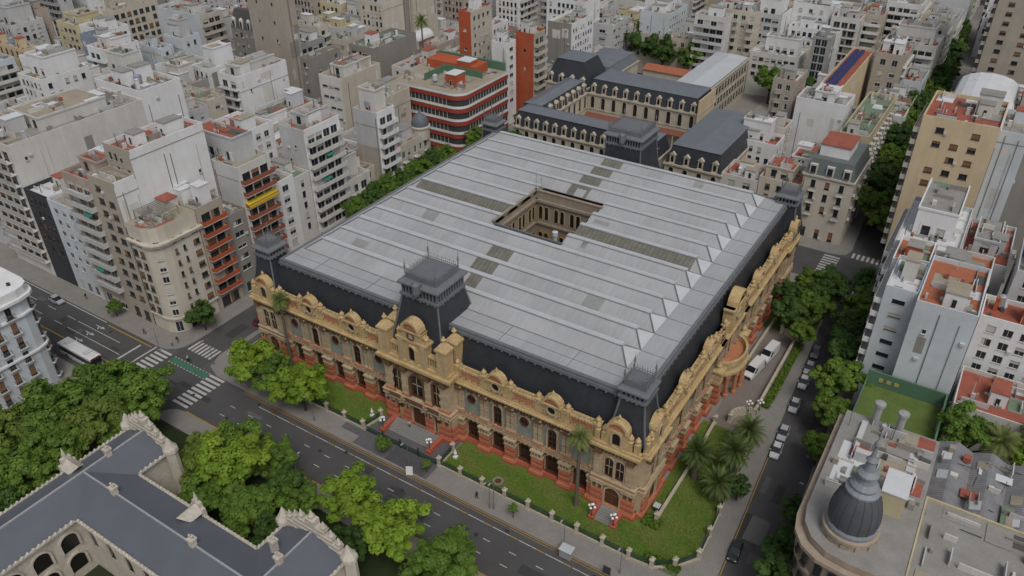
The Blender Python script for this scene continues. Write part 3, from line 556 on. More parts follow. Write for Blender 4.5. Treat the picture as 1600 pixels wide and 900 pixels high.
pb(B, 'cream block with bay windows next to the blue glazed block', (1186, 24), ('z', 32), 1140, 1196, wallm='ivory', S=ws(w=1.4, h=1.5, pu=2.7, balc=2, bc='ivory'), clutter=4)
pb(B, 'white block with blue glazed window bands', (1222, 28), ('z', 30), 1180, 1240, wallm='lightgrey', S=ws(w=2.6, h=1.5, pu=3), E=BL, wE='white', clutter=3)
pb('white_tower', 'white tower with a central column of dark windows', (1297, 14), ('z', 36), 1240, 1304, wallm='white', S=ws(w=1.2, h=1.4, pu=3.4, skip=.15), clutter=3)
pb('low_house', 'low white classical house behind the dark green tree', (1268, 82), ('z', 15), 1210, 1274, wallm='ivory', roof='tan', S=ws(w=1.1, h=2.2, pu=3.4, fl=4.5), clutter=3)
pb(B, 'narrow grey glass fronted block by the solar roof', (1298, 64), ('z', 24), 1270, 1306, wallm='grey', S=ws(w=1.8, h=2.4, pu=2.1, fl=2.8, mix=(1, 0, 0, 0)), clutter=2)
pb(B, 'white block of deep red-floored balconies above the solar roof', (1344, 34), ('z', 29), 1299, 1352, wallm='offwhite', roof='red', S=balc(bc='lightgrey', rail='rail'), clutter=4)
pb(B, 'cream balcony block with red roof at the top right', (1380, 28), ('z', 28), 1341, 1392, wallm='cream', roof='red', S=balc(bc='white'), clutter=4)
pb('white_tower', 'white banded tower beside the tree lined street at the top', (1440, 12), ('z', 36), 1386, 1458, wallm='white', S=balc(bc='white', rail='solid'), E=balc(bc='cream'), clutter=2)
pb('red_roof_block', 'cream block with red roof terrace along the far street', (1414, 92), ('z', 22), 1368, 1430, wallm='tan', roof='red', S=ws(w=1.5, h=2, pu=3.4, fl=3.6), E=balc(bc='cream', rail='rail'), clutter=3, hut='white')
r = pb('green_roof_block', 'long block with worn pale green roof along the far street', (1357, 219), ('z', 19), 1311, 1400, wallm='paleyellow', roof='green', S=ws(w=1.1, h=1.8), E=ws(w=1.1, h=1.8, pu=2.4, balc=2, rail='rail'), clutter=1, pent=False)
r = pb('solar_roof_block', 'yellow block with blue solar panels on a red roof', (1312, 146), ('z', 20), 1276, 1366, wallm='yellow', roof='red', S=ws(w=1), E=BL, clutter=0, odd=False)
fx0, fx1, fy0, fy1 = FOOT[-1]; hx, hy = (fx1-fx0)/2, (fy1-fy0)/2; SOL = mat('solar_panel', (.022, .03, .11), .25, .1, 1, 0, 0, 0, .6)
mb = MB(); mb.hexa([(0, 0, .3), (1.5, 0, .3), (1.5, 2.2, .75), (0, 2.2, .75), (0, 0, .36), (1.5, 0, .36), (1.5, 2.2, .81), (0, 2.2, .81)]); sm = mb.mesh('solar_panel', SOL)
for i in range(int((hx*2-2)/1.75)):
    for j in range(int((hy*2-3)/2.9)):
        if i != int(hx) // 1 - 1: inst(sm, 'solar_panel', r, (-hx+1+i*1.75, -hy+2+j*2.9, 20.1))
pb(B, 'beige block with small curved corner balconies near the school', (1244, 132), ('z', 24), 1208, 1262, wallm='tan', roof='white', S=ws(w=1.1, h=1.7, pu=2.5, balc=2, bc='tan', dep=.9), wE='pink', E=ws(w=.8, skip=.4), clutter=2)
r = pb('white_wall_block', 'block with flaking white brick wall and grey roof hut', (1322, 170), ('z', 21), 1244, 1336, wallm='white', S=dict(t='blank', few=2), E=BL, clutter=4, hut='grey')
pb('low_house', 'house with bright orange roof beside the beige block', (1226, 205), ('z', 15), 1196, 1238, wallm='offwhite', roof='orange', S=ws(w=1), E=ws(w=1), clutter=2)
pb('low_house', 'white house with stacked red terraces behind the palace corner', (1212, 232), ('z', 13), 1150, 1226, wallm='white', roof='red', S=ws(w=1, skip=.2), E=ws(w=1), clutter=5)
r = bld('corner_house', 'cream corner block with dark mansard and green awnings at the crossing', 72.6, 84.6, 104, 121, 17, 'ivory', 'dark', S=ws(w=1.0, h=1.9, pu=3.0, fl=3.3, balc=2, rail='rail', dep=.7, shop=1, frame='d'), E=ws(w=1, h=1.9, pu=3.2, fl=3.3, balc=2, rail='rail', dep=.7, shop=1), clutter=0, par=0)
mb = MB(); mb.box(-6.3, 6.3, -8.8, 8.8, 17.01, 17.5); mb.build('cornice', W_['ivory'], r)
mb = MB(); mb.frus(0, 0, 6, 8.5, 5.0, 7.5, 17.51, 21.4); mb.build('mansard_roof', mat('grey_mansard', (.13, .15, .15), .5, .3), r)
for i in range(3): mb = MB(); x = -4+i*4; mb.box(x-.9, x+.9, -8.6, -7, 17.6, 20.2); o = mb.build('dormer', W_['offwhite'], r); inst(win_mesh(1.2, 1.7, 0, 'd'), 'window', o, (x, -8.63, 18.1))
mb = MB(); mb.box(-4, 3, -5, 4, 21.4, 24.2, 0); mb.box(-4.2, 3.2, -5.2, 4.2, 24.2, 24.4, 1); mb.build('roof_hut', [W_['white'], R_['red']], r)
bld('low_house', 'cream house with red roof just behind the palace back corner', 62, 72.4, 104, 116, 13, 'ivory', 'red', S=ws(w=1.1, h=1.6, pu=3.2, frame='d', shop=1), clutter=4, hut='white')
bld('low_house', 'small white and brick house left of the cream red-roofed house', 52, 61.8, 104, 114, 11.5, 'offwhite', 'red', S=ws(w=1.8, h=1.8, pu=3.4), clutter=4, hut='white')
# --- east side: facades seen from the west and south
bld('yellow_tower', 'tall yellow block with brown shutters and red roof on the right', 95.4, 110.4, 100, 118, 37.5, 'yellow', 'red', S=ws(w=1.5, h=1.3, pu=3.6, fl=3.1, frame='d', mix=(2, 3, 3, 1), skip=.12, mg=2.2), W=balc(bc='cream', rail='solid'), clutter=4, pent=False)
bld(B, 'pale blue blank wall strip right of the yellow tower', 110.42, 116, 103, 118, 36, 'bluewhite', 'grey', S=BL, clutter=1)
bld(B, 'grey-tan bare wall block at the right edge beside the pale blue strip', 116.2, 140, 106, 124, 33, 'concrete', 'grey', S=dict(t='blank'), clutter=3)
r = bld('barrel_roof_block', 'pink-beige block under a white barrel roof at the upper right', 97, 112, 142, 166, 27, 'pink', 'grey', S=ws(w=2.2, h=.5, pu=6, fl=4), W=balc(bc='lightgrey', rail='rail'), clutter=0, par=0)
mb = MB()
for i in range(8):
    t0, t1 = math.pi*i/8, math.pi*(i+1)/8; mb.poly([(-7.5*math.cos(t0), -12, 27.02+3.4*math.sin(t0)), (-7.5*math.cos(t1), -12, 27.02+3.4*math.sin(t1)), (-7.5*math.cos(t1), 12, 27.02+3.4*math.sin(t1)), (-7.5*math.cos(t0), 12, 27.02+3.4*math.sin(t0))])
mb.poly([(-7.5*math.cos(math.pi*i/8), -12, 27.02+3.4*math.sin(math.pi*i/8)) for i in range(9)]); mb.build('barrel_roof', R_['white'], r)
bld(B, 'old block with rusty red roofs between yellow tower and barrel roof', 96, 111, 121, 140, 24, 'tan', 'red', S=ws(w=1.2, skip=.2), W=balc(bc='tan', rail='rail'), clutter=6)
bld('ribbed_tower', 'huge beige ribbed tower at the top right corner', 99, 135, 205, 225, 62, 'tan', 'grey', S=ws(w=1.6, h=1.2, pu=6, frame='d'), W=balc(bc='tan'), clutter=1)
bld(B, 'beige block with balcony side right of the barrel roof', 113, 140, 150, 172, 30, 'pink', 'grey', S=ws(w=2.4, h=1.3, pu=4), clutter=4)
bld('terrace_block', 'white flat roofed block with teal sunshades above the orange terraces', 99.2, 110.5, 66, 88, 24, 'lightgrey', 'white', S=ws(w=1.2, skip=.3), W=balc(bc='white', rail='solid', awn=.2), clutter=2, hut='white')
bld('terrace_block', 'grey house with red tiled ledges right of the white flat roof', 110.6, 119, 70, 88, 22, 'lightgrey', 'red', S=ws(w=1.5, h=1.2, pu=3, frame='d'), clutter=4)
bld('terrace_block', 'orange terraced house with pergola above the white wall block', 100.4, 106.4, 56, 65.9, 25.5, 'white', 'orange', S=BLF, W=balc(bc='white', rail='solid'), clutter=2, hut='orange')
bld('terrace_block', 'cluttered orange and cream roof terraces left of the orange cube', 106.6, 116.5, 58.1, 69.8, 23.5, 'offwhite', 'orange', S=ws(w=1, skip=.3), clutter=7, hut='white')
bld('white_wall_block', 'white block with vast blank wall and orange roof by the green court', 106.7, 116, 41, 58, 27, 'bluewhite', 'orange', S=dict(t='blank', few=1), W=ws(w=1.2, h=1.1, pu=3), clutter=3, hut='white')
bld(B, 'white street front with stacked corner balconies left of the blank wall', 101.4, 106.6, 44, 55.9, 26.5, 'bluewhite', 'white', S=ws(w=1.9, h=.9, pu=2.4), W=balc(bc='white', rail='solid'), clutter=1)
bld('low_house', 'low building with deep red roof and pipes at the right edge', 117, 136, 40, 52, 10, 'offwhite', 'red', S=BL, clutter=4)
bld(B, 'grey block with barred windows at the right edge', 120, 136, 62, 76, 26, 'lightgrey', 'grey', S=ws(w=1.4, h=1.3, pu=2.8), clutter=4)
bld('low_house', 'white roof houses with orange cube room at the right edge', 116.8, 132, 54, 61.8, 20, 'white', 'red', S=ws(w=1.4, skip=.2), clutter=6, hut='orange')
# ================================================================ the palace
OCH = mat('glazed_ochre', (.60, .455, .24), .7, .75, .9, .5, .6, .7, dirt=(.42, .36, .3), bscale=5)
STONE = mat('cream_stone', (.52, .415, .275), .85, .55, .45, .4, .4, .6, dirt=(.36, .32, .28), bscale=5)
ORN = mat('brown_ornament', (.17, .10, .055), .85, .5, 1.2, .2, .4, .8, bscale=5)
RED = mat('terracotta_red', (.46, .12, .075), .8, .4, .6, .25, .3, .3)
REDO = mat('terracotta_orange', (.52, .225, .12), .8, .45, .8, .25, .35, .4)
BROWN = mat('brown_joinery', (.10, .04, .022), .6, .3, 1, 0, .2)
TILE = striped('green_tile_panel', (.205, .235, .195), (.30, .315, .27), 2, .36, .62)
SLATE = mat('slate', (.046, .052, .062), .45, .5, .5, .4, .4, .3)
LEAD = mat('lead_grey', (.155, .165, .18), .55, .3, .8, 0, .15)
def seamed(name, rgb):
    """long metal sheets: each sheet a little different, thin seams, broad stains"""
    m = D.materials.new(name); m.use_nodes = True; t = m.node_tree; n = t.nodes; L = t.links; b = n['Principled BSDF']; b.inputs['Roughness'].default_value = .5; b.inputs['Specular IOR Level'].default_value = .35
    g = n.new('ShaderNodeNewGeometry'); sp = n.new('ShaderNodeSeparateXYZ'); L.new(g.outputs['Position'], sp.inputs[0])
    def mt(op, a, v):
        x = n.new('ShaderNodeMath'); x.operation = op
        for i, k in enumerate((a, v)):
            if isinstance(k, (int, float)): x.inputs[i].default_value = k
            else: L.new(k, x.inputs[i])
        return x.outputs[0]
    xs = mt('DIVIDE', sp.outputs[0], 1.15); ys = mt('DIVIDE', sp.outputs[1], 5.34); cb = n.new('ShaderNodeCombineXYZ'); L.new(mt('FLOOR', xs, 0), cb.inputs[0]); L.new(mt('FLOOR', ys, 0), cb.inputs[1])
    wn = n.new('ShaderNodeTexWhiteNoise'); wn.noise_dimensions = '2D'; L.new(cb.outputs[0], wn.inputs['Vector'])
    nz = n.new('ShaderNodeTexNoise'); nz.inputs['Scale'].default_value = .09; nz.inputs['Detail'].default_value = 6; L.new(g.outputs['Position'], nz.inputs['Vector'])
    n2 = n.new('ShaderNodeTexNoise'); n2.inputs['Scale'].default_value = 1.0; n2.inputs['Detail'].default_value = 4; mp = n.new('ShaderNodeMapping'); mp.inputs['Scale'].default_value = (2.2, .25, 1); L.new(g.outputs['Position'], mp.inputs[0]); L.new(mp.outputs[0], n2.inputs['Vector'])
    f = mt('ADD', mt('MULTIPLY', wn.outputs['Value'], .055), mt('ADD', mt('MULTIPLY', nz.outputs['Fac'], .5), mt('MULTIPLY', n2.outputs['Fac'], .34)))
    f = mt('ADD', f, .60); seam = mt('LESS_THAN', mt('FRACT', xs, 0), .05); f = mt('MULTIPLY', f, mt('SUBTRACT', 1.0, mt('MULTIPLY', seam, .07)))
    v = n.new('ShaderNodeVectorMath'); v.operation = 'SCALE'; v.inputs[0].default_value = rgb; L.new(f, v.inputs['Scale']); L.new(v.outputs[0], b.inputs['Base Color']); MATS[name] = m; return m
SHEET = seamed('roof_sheet', (.335, .342, .35))
SHEET_N = mat('newer_sheet', (.36, .37, .38), .5, .3, .3, 0, .1); SHEET_O = mat('older_sheet', (.30, .305, .305), .55, .5, .5, 0, .2)
SHEETB = mat('ridge_sheet', (.52, .54, .56), .45, .3, .3, 0, .12)
KHAKI = striped('translucent_sheet', (.15, .148, .12), (.185, .18, .15), 0, .9, .6)
GLASSB = mat('dark_glass', (.018, .016, .015), .15, .1, 1, 0, 0, 0, .5)
CX = 35.8; HR = 22.8
PAL = thing('palace', 'ornate terracotta and ochre palace with slate mansards and vast grey roof', 'palace', (CX, 38, 0))
PM = [STONE, OCH, ORN, RED, REDO, BROWN, TILE, GLASSB, LEAD]   # 0..8
def arch(mb, fr, a, w_, z0, z1, d, m, seg=8):
    """flat arched panel facing outwards at depth d"""
    r = w_/2; pts = [fr.p(a-r, d, z0), fr.p(a+r, d, z0)]+[fr.p(a+r*math.cos(math.pi*i/seg), d, z1-r+r*math.sin(math.pi*i/seg)) for i in range(seg+1)]
    mb.poly(pts, m)
def archring(mb, fr, a, w_, z0, z1, d0, d1, t, m, seg=8):
    r = w_/2; zc = z1-r
    if zc > z0+.05: fr.box(mb, a-r-t, a-r, d0, d1, z0, zc, m); fr.box(mb, a+r, a+r+t, d0, d1, z0, zc, m)
    for i in range(seg):
        t0, t1 = math.pi*i/seg, math.pi*(i+1)/seg; c = []
        for d in (d1, d0): c += [fr.p(a+(r)*math.cos(t0), d, zc+r*math.sin(t0)), fr.p(a+(r+t)*math.cos(t0), d, zc+(r+t)*math.sin(t0)), fr.p(a+(r+t)*math.cos(t1), d, zc+(r+t)*math.sin(t1)), fr.p(a+r*math.cos(t1), d, zc+r*math.sin(t1))]
        mb.hexa(c, m)
def disc(mb, fr, a, z, r, d, m, n=10): mb.poly([fr.p(a+r*math.cos(2*math.pi*i/n), d, z+r*math.sin(2*math.pi*i/n)) for i in range(n)], m)
def ringd(mb, fr, a, z, r0, r1, d0, d1, m, n=10):
    for i in range(n):
        t0, t1 = 2*math.pi*i/n, 2*math.pi*(i+1)/n; c = []
        for d in (d1, d0): c += [fr.p(a+r*math.cos(t), d, z+r*math.sin(t)) for r, t in ((r0, t0), (r1, t0), (r1, t1), (r0, t1))]
        mb.hexa(c, m)
F0 = Fr(0, 0, 1, 0)      # modules are modelled facing -Y around a=0, d=0 = upper wall plane
PMESH = {}
def pmod(key, fn, mats=PM):
    if key not in PMESH: mb = MB(); fn(mb); PMESH[key] = mb.mesh(key.split('/')[0], mats)
    return PMESH[key]
def m_pier(mb, w_=2.1):       # banded ground floor pier with colonnette capital and pilaster above
    f = F0; a = w_/2
    f.box(mb, -a-.3, a+.3, -.2, 1.25, 0, .75, 3); f.box(mb, -a-.2, a+.2, -.2, 1.1, .75, 1.05, 4)
    z = 1.05
    for i in range(5):
        f.box(mb, -a, a, -.2, .8, z, z+.38, 3 if i % 2 else 4); f.box(mb, -a+.1, a-.1, -.2, .7, z+.38, z+.62, 4 if i % 2 else 3, skip=(0, 1)); z += .62
    f.box(mb, -a-.1, a+.1, -.2, .9, z, z+.2, 0); z += .2
    for k in range(4): x = -a+.15+(w_-.3)*k/3; f.box(mb, x-.13, x+.13, -.2, .85, z, z+1.0, 0, skip=(0, 1))
    f.box(mb, -a+.05, a-.05, -.2, .5, z, z+1.0, 2, skip=(0, 1)); f.box(mb, -a-.15, a+.15, -.2, 1.0, z+1.0, z+1.3, 0)
def m_pilaster(mb):
    f = F0; z = 6.75; f.box(mb, -.95, .95, 0, .55, z, z+.9, 0); f.box(mb, -.85, .85, 0, .6, z+.25, z+.65, 4)
    for s in (-.42, .42):
        for k in range(5): f.box(mb, s-.34, s+.34, 0, .42+.04*(k % 2), 7.65+k*.82, 7.65+k*.82+.74, 0, skip=(0, 1)); f.box(mb, s-.3, s+.3, 0, .38, 7.65+k*.82+.74, 7.65+(k+1)*.82, 4, skip=(0, 1))
    f.box(mb, -.95, .95, 0, .6, 11.75, 12.0, 0); f.box(mb, -.8, .8, 0, .75, 12.0, 12.55, 2); f.box(mb, -.45, .45, 0, .95, 12.1, 13.0, 2); f.box(mb, -.9, .9, 0, .8, 12.55, 12.8, 0)
def m_ground(mb, W_=5.4):     # deep arched opening between piers
    f = F0; o = 1.65
    f.box(mb, -W_/2, W_/2, -.74, .5, 0, .65, 3); f.box(mb, -W_/2, W_/2, -.1, .35, .65, .95, 3, skip=(0,))
    arch(mb, f, 0, 2*o+.2, .9, 5.5, -.75, 5); arch(mb, f, 0, 2*o-.9, 1.2, 5.0, -.72, 7)
    for x in (-.35, .35): f.box(mb, x-.05, x+.05, -.72, -.66, 1.2, 4.6, 5)
    f.box(mb, -1.0, 1.0, -.72, -.65, 3.1, 3.22, 5); f.box(mb, -1.64, 1.64, -.75, -.1, .85, 1.01, 5)
    archring(mb, f, 0, 2*o, 1.0, 5.4, -.75, .1, .25, 0); archring(mb, f, 0, 2*o+.5, 1.0, 5.65, -.2, .25, .12, 2)
    # spandrel wall above the arch
    seg = 8
    for i in range(seg):
        t0, t1 = math.pi*i/seg, math.pi*(i+1)/seg; r = o+.25
        mb.poly([f.p(r*math.cos(t0), 0, 5.4-o+r*math.sin(t0)), f.p(r*math.cos(t0), 0, 6.0), f.p(r*math.cos(t1), 0, 6.0), f.p(r*math.cos(t1), 0, 5.4-o+r*math.sin(t1))], 0)
    for s in (-1, 1): mb.poly([f.p(s*W_/2, 0, 1), f.p(s*(o+.25), 0, 1), f.p(s*(o+.25), 0, 6), f.p(s*W_/2, 0, 6)], 0)
def m_belt(mb, W_=5.4):       # balustraded string course between the storeys
    f = F0; a = W_/2; f.box(mb, -a, a, -.1, .38, 5.85, 6.1, 0); f.box(mb, -a, a, -.1, .22, 6.1, 6.4, 4, skip=(0, 1)); f.box(mb, -a, a, -.1, .42, 6.4, 6.72, 0)
    n = int(W_/.45)
    for i in range(n): x = -a+W_*(i+.5)/n; f.box(mb, x-.1, x+.1, .15, .4, 5.6, 5.85, 2 if i % 2 else 0)
def m_upperA(mb, W_=5.4):     # tall arched brown window between tile panels
    f = F0; a = W_/2; beads(mb, f, -1.9, 1.9, .1, 11.9, .26, .5, (2, 0, 2)); beads(mb, f, -1.9, 1.9, .1, 6.75, .2, .4, (4, 0))
    mb.poly([f.p(-a, 0, 6.7), f.p(a, 0, 6.7), f.p(a, 0, 12.6), f.p(-a, 0, 12.6)], 0)
    for s in (-1, 1): f.box(mb, s*1.62-.42, s*1.62+.42, 0, .05, 7.2, 11.4, 6)
    arch(mb, f, 0, 1.75, 7.0, 11.6, .06, 5); arch(mb, f, 0, 1.25, 7.7, 11.25, .09, 7)
    f.box(mb, -.04, .04, .08, .14, 7.7, 11.2, 5); f.box(mb, -.62, .62, .08, .14, 9.9, 10.02, 5); f.box(mb, -.62, .62, .08, .14, 8.7, 8.8, 5)
    archring(mb, f, 0, 1.75, 7.0, 11.6, 0, .3, .22, 0); f.box(mb, -1.15, 1.15, 0, .45, 6.72, 7.0, 4); f.box(mb, -.18, .18, 0, .5, 11.5, 12.1, 2)
def m_upperB(mb, W_=5.4):     # striped tile panel with a round window
    f = F0; a = W_/2; beads(mb, f, -1.9, 1.9, .1, 12.0, .26, .5, (2, 0, 2)); beads(mb, f, -1.8, 1.8, .25, 6.75, .2, .4, (4, 0))
    mb.poly([f.p(-a, 0, 6.7), f.p(a, 0, 6.7), f.p(a, 0, 12.6), f.p(-a, 0, 12.6)], 0)
    f.box(mb, -1.7, 1.7, 0, .06, 7.1, 11.9, 6); disc(mb, f, 0, 10.6, .72, .1, 7); ringd(mb, f, 0, 10.6, .7, .95, .05, .3, 5); ringd(mb, f, 0, 10.75, .95, 1.2, .05, .22, 0, 8)
    f.box(mb, -.04, .04, .1, .16, 9.9, 11.3, 5); f.box(mb, -1.9, -1.7, 0, .2, 7.0, 12, 0); f.box(mb, 1.7, 1.9, 0, .2, 7.0, 12, 0); f.box(mb, -1.8, 1.8, 0, .3, 6.75, 7.05, 4)
def m_frieze(mb, W_=5.4):
    f = F0; a = W_/2; n = int(W_/.6)
    f.box(mb, -a, a, -.1, .15, 12.4, 13.5, 0)
    for i in range(n): x = -a+W_*(i+.5)/n; f.box(mb, x-.17, x+.17, .1, .62, 12.55, 13.45, 2); f.box(mb, x-.1, x+.1, .1, .75, 13.1, 13.48, 0)
    f.box(mb, -a, a, -.1, .9, 13.48, 13.75, 1); f.box(mb, -a, a, -.1, 1.15, 13.75, 14.0, 1); f.box(mb, -a, a, -.6, .7, 14.0, 14.3, 1)
def beads(mb, f, x0, x1, d, z, s, step, ms=(1, 0, 2)):
    n = max(2, int((x1-x0)/step))
    for i in range(n): x = x0+(x1-x0)*(i+.5)/n; k = s*(1 if i % 3 else 1.5); f.box(mb, x-k*.5, x+k*.5, d-.1, d+k*.7, z, z+k*1.5, ms[i % len(ms)])
def m_atticB(mb, W_=5.4):
    f = F0; a = W_/2; beads(mb, f, -a, a, .55, 16.5, .2, .5, (1, 0)); beads(mb, f, -a, a, .35, 14.76, .16, .4, (1, 2, 0)); beads(mb, f, -a, a, .1, 16.86, .24, .66, (1, 0, 1)); f.box(mb, -a, a, -.45, .35, 14.3, 16.5, 1); f.box(mb, -a, a, -.6, .55, 16.5, 16.85, 1); f.box(mb, -a, a, -.5, .5, 14.3, 14.75, 1)
    f.box(mb, -a+.9, a-.9, .35, .42, 15.0, 16.25, 4); f.box(mb, -a+.75, a-.75, .35, .39, 14.9, 16.35, 0)
def m_atticA(mb, W_=5.4):     # semicircular pediment with an oculus
    f = F0; a = W_/2; beads(mb, f, -a, a, .45, 16.2, .2, .5, (1, 0)); beads(mb, f, -a, a, .35, 14.4, .18, .42, (1, 2, 0)); beads(mb, f, -1.5, 1.5, .6, 14.9, .2, .5, (0, 2)); beads(mb, f, -1.8, 1.8, .95, 17.05, .16, .4, (0, 1)); f.box(mb, -a, a, -.45, .35, 14.3, 16.2, 1); f.box(mb, -a, a, -.55, .45, 16.2, 16.5, 1)
    f.box(mb, -1.55, 1.55, -.5, .6, 14.5, 17.3, 1); disc(mb, f, 0, 16.1, .78, .64, 7); ringd(mb, f, 0, 16.1, .75, 1.08, .5, .85, 0)
    archring(mb, f, 0, 2.6, 17.2, 18.55, -.5, .95, .42, 1); arch(mb, f, 0, 2.6, 17.2, 18.55, .5, 4); arch(mb, f, 0, 2.6, 17.2, 18.55, -.45, 1)
    f.box(mb, -1.85, 1.85, -.5, .95, 17.05, 17.3, 1); mb.lathe(*f.p(0, .2, 0)[:2], [(.35, 18.9), (.18, 19.3), (.28, 19.5), (.03, 20)], 6, 1)
    for s in (-1, 1): f.box(mb, s*1.95-.3, s*1.95+.3, -.3, .5, 14.5, 16.9, 1)
def m_finial(mb):
    f = F0; f.box(mb, -.5, .5, -.45, .55, 14.3, 17.0, 1); f.box(mb, -.62, .62, -.55, .65, 17.0, 17.2, 1); x, y, _ = f.p(0, .05, 0)
    mb.lathe(x, y, [(.42, 17.2), (.3, 17.5), (.5, 17.75), (.34, 18.05), (.12, 18.25), (.03, 18.6)], 8, 1)
def bay(fr, a, kind, W_=5.4):
    def put(key, fn): inst(pmod(key+'/%.2f' % W_, fn), key, PAL, M=Matrix.Translation(Vector(fr.p(a, 0, 0))-PAL.location)@Matrix.Rotation(fr.rz, 4, 'Z')@Matrix.Scale(W_/5.4, 4, (1, 0, 0)))
    put('ground_arch', lambda mb: m_ground(mb)); put('string_course', lambda mb: m_belt(mb)); put('frieze', lambda mb: m_frieze(mb))
    if kind == 'A': put('arched_window', lambda mb: m_upperA(mb)); put('oculus_pediment', lambda mb: m_atticA(mb))
    else: put('tile_panel', lambda mb: m_upperB(mb)); put('attic_panel', lambda mb: m_atticB(mb))
def piers(fr, a):
    M = Matrix.Translation(Vector(fr.p(a, 0, 0))-PAL.location)@Matrix.Rotation(fr.rz, 4, 'Z')
    inst(pmod('pier', m_pier), 'pier', PAL, M=M); inst(pmod('pilaster', m_pilaster), 'pilaster', PAL, M=M); inst(pmod('attic_finial', m_finial), 'attic_finial', PAL, M=M)
XW, XE, YS, YN = -6.6, 78.2, -2.6, 78.0
FS, FE = Fr(0, YS, 1, 0), Fr(XE, 0, 0, 1)
# solid core behind the ornament, mansards and the flat of the roof
mb = MB(); z = lambda p: p
cw, ce, cs, cn = XW-CX, XE-CX, YS-38, YN-38
mb.box(cw+.05, ce-1.6, cs+1.6, cn-.05, .13, 14.1, 0, skip=(0, 1)); 
mb.poly([(cw, cs+.4, 14.1), (ce-.4, cs+.4, 14.1), (ce-.4, cs+1.6, 14.1), (cw, cs+1.6, 14.1)], 8); mb.poly([(ce-1.6, cs+1.6, 14.1), (ce-.4, cs+1.6, 14.1), (ce-.4, cn, 14.1), (ce-1.6, cn, 14.1)], 8)
mb.build('core_walls', PM, PAL)
rw, re, rs, rn = 0-CX, 76.0-CX, 0-38, 75.0-38
mb = MB(); b0 = [(cw+1, cs+1.3), (ce-1.3, cs+1.3), (ce-1.3, cn-1), (cw+1, cn-1)]; b1 = [(rw, rs), (re, rs), (re, rn), (rw, rn)]
for i in range(4):
    j = (i+1) % 4; (ax, ay), (bx, by) = b0[i], b0[j]; (cx_, cy_), (dx, dy) = b1[i], b1[j]; k = .78
    m1 = [(ax+(cx_-ax)*.55, ay+(cy_-ay)*.55), (bx+(dx-bx)*.55, by+(dy-by)*.55)]
    mb.poly([(ax, ay, 14), (bx, by, 14), (*m1[1], 18.4), (*m1[0], 18.4)]); mb.poly([(*m1[0], 18.4), (*m1[1], 18.4), (dx, dy, HR-.35), (cx_, cy_, HR-.35)])
mb.build('mansard_slates', SLATE, PAL)
mb = MB()
for x0, x1, y0, y1 in ((rw-.35, re+.35, rs-.35, rs+.25), (rw-.35, re+.35, rn-.25, rn+.35), (rw-.35, rw+.25, rs+.25, rn-.25), (re-.25, re+.35, rs+.25, rn-.25)): mb.box(x0, x1, y0, y1, HR-.6, HR+.12)
for x0, x1, y0, y1 in ((rw-.55, re+.55, rs-.55, rs-.35), (re+.35, re+.55, rs-.55, rn+.5)): mb.box(x0, x1, y0, y1, HR-.95, HR-.4)
i = rw
while i < re: mb.box(i, i+.3, rs-.62, rs-.4, HR-1.25, HR-.9); i += 1.6
i = rs
while i < rn: mb.box(re+.4, re+.62, i, i+.3, HR-1.25, HR-.9); i += 1.6
mb.build('roof_edge_trim', LEAD, PAL)
# flat strips and the courtyard opening
cx0, cx1, cy0, cy1 = 27.6-CX, 43.6-CX, 33.2-38, 49.8-38
RID = [8.5+5.34*i for i in range(13)]
def ysh(y): return y-38
mb = MB(); zz = HR
mb.poly([(rw, rs, zz), (re, rs, zz), (re, ysh(5.2), zz), (rw, ysh(5.2), zz)]); mb.poly([(rw, ysh(72.9), zz), (re, ysh(72.9), zz), (re, rn, zz), (rw, rn, zz)])
mb.poly([(71.2-CX, ysh(5.2), zz), (re, ysh(5.2), zz), (re, ysh(72.9), zz), (71.2-CX, ysh(72.9), zz)]); mb.poly([(rw, ysh(5.2), zz), (1.0-CX, ysh(5.2), zz), (1.0-CX, ysh(72.9), zz), (rw, ysh(72.9), zz)])
mb.build('flat_roof_strips', SHEET, PAL)
mb = MB()
for k in range(14): y = ysh(5.2+5.34*k-.06); mb.box(71.25-CX, re-.4, y-.03, y+.03, zz, zz+.07)
for x in (8, 21, 50, 63): mb.box(x-CX-.03, x-CX+.03, rs+.4, ysh(5.0), zz, zz+.06)
mb.box(rw+.4, re-.4, ysh(2.6)-.025, ysh(2.6)+.025, zz, zz+.05)
mb.build('roof_seams', LEAD, PAL, kind='stuff')
PER = 5.34; HT = 1.25
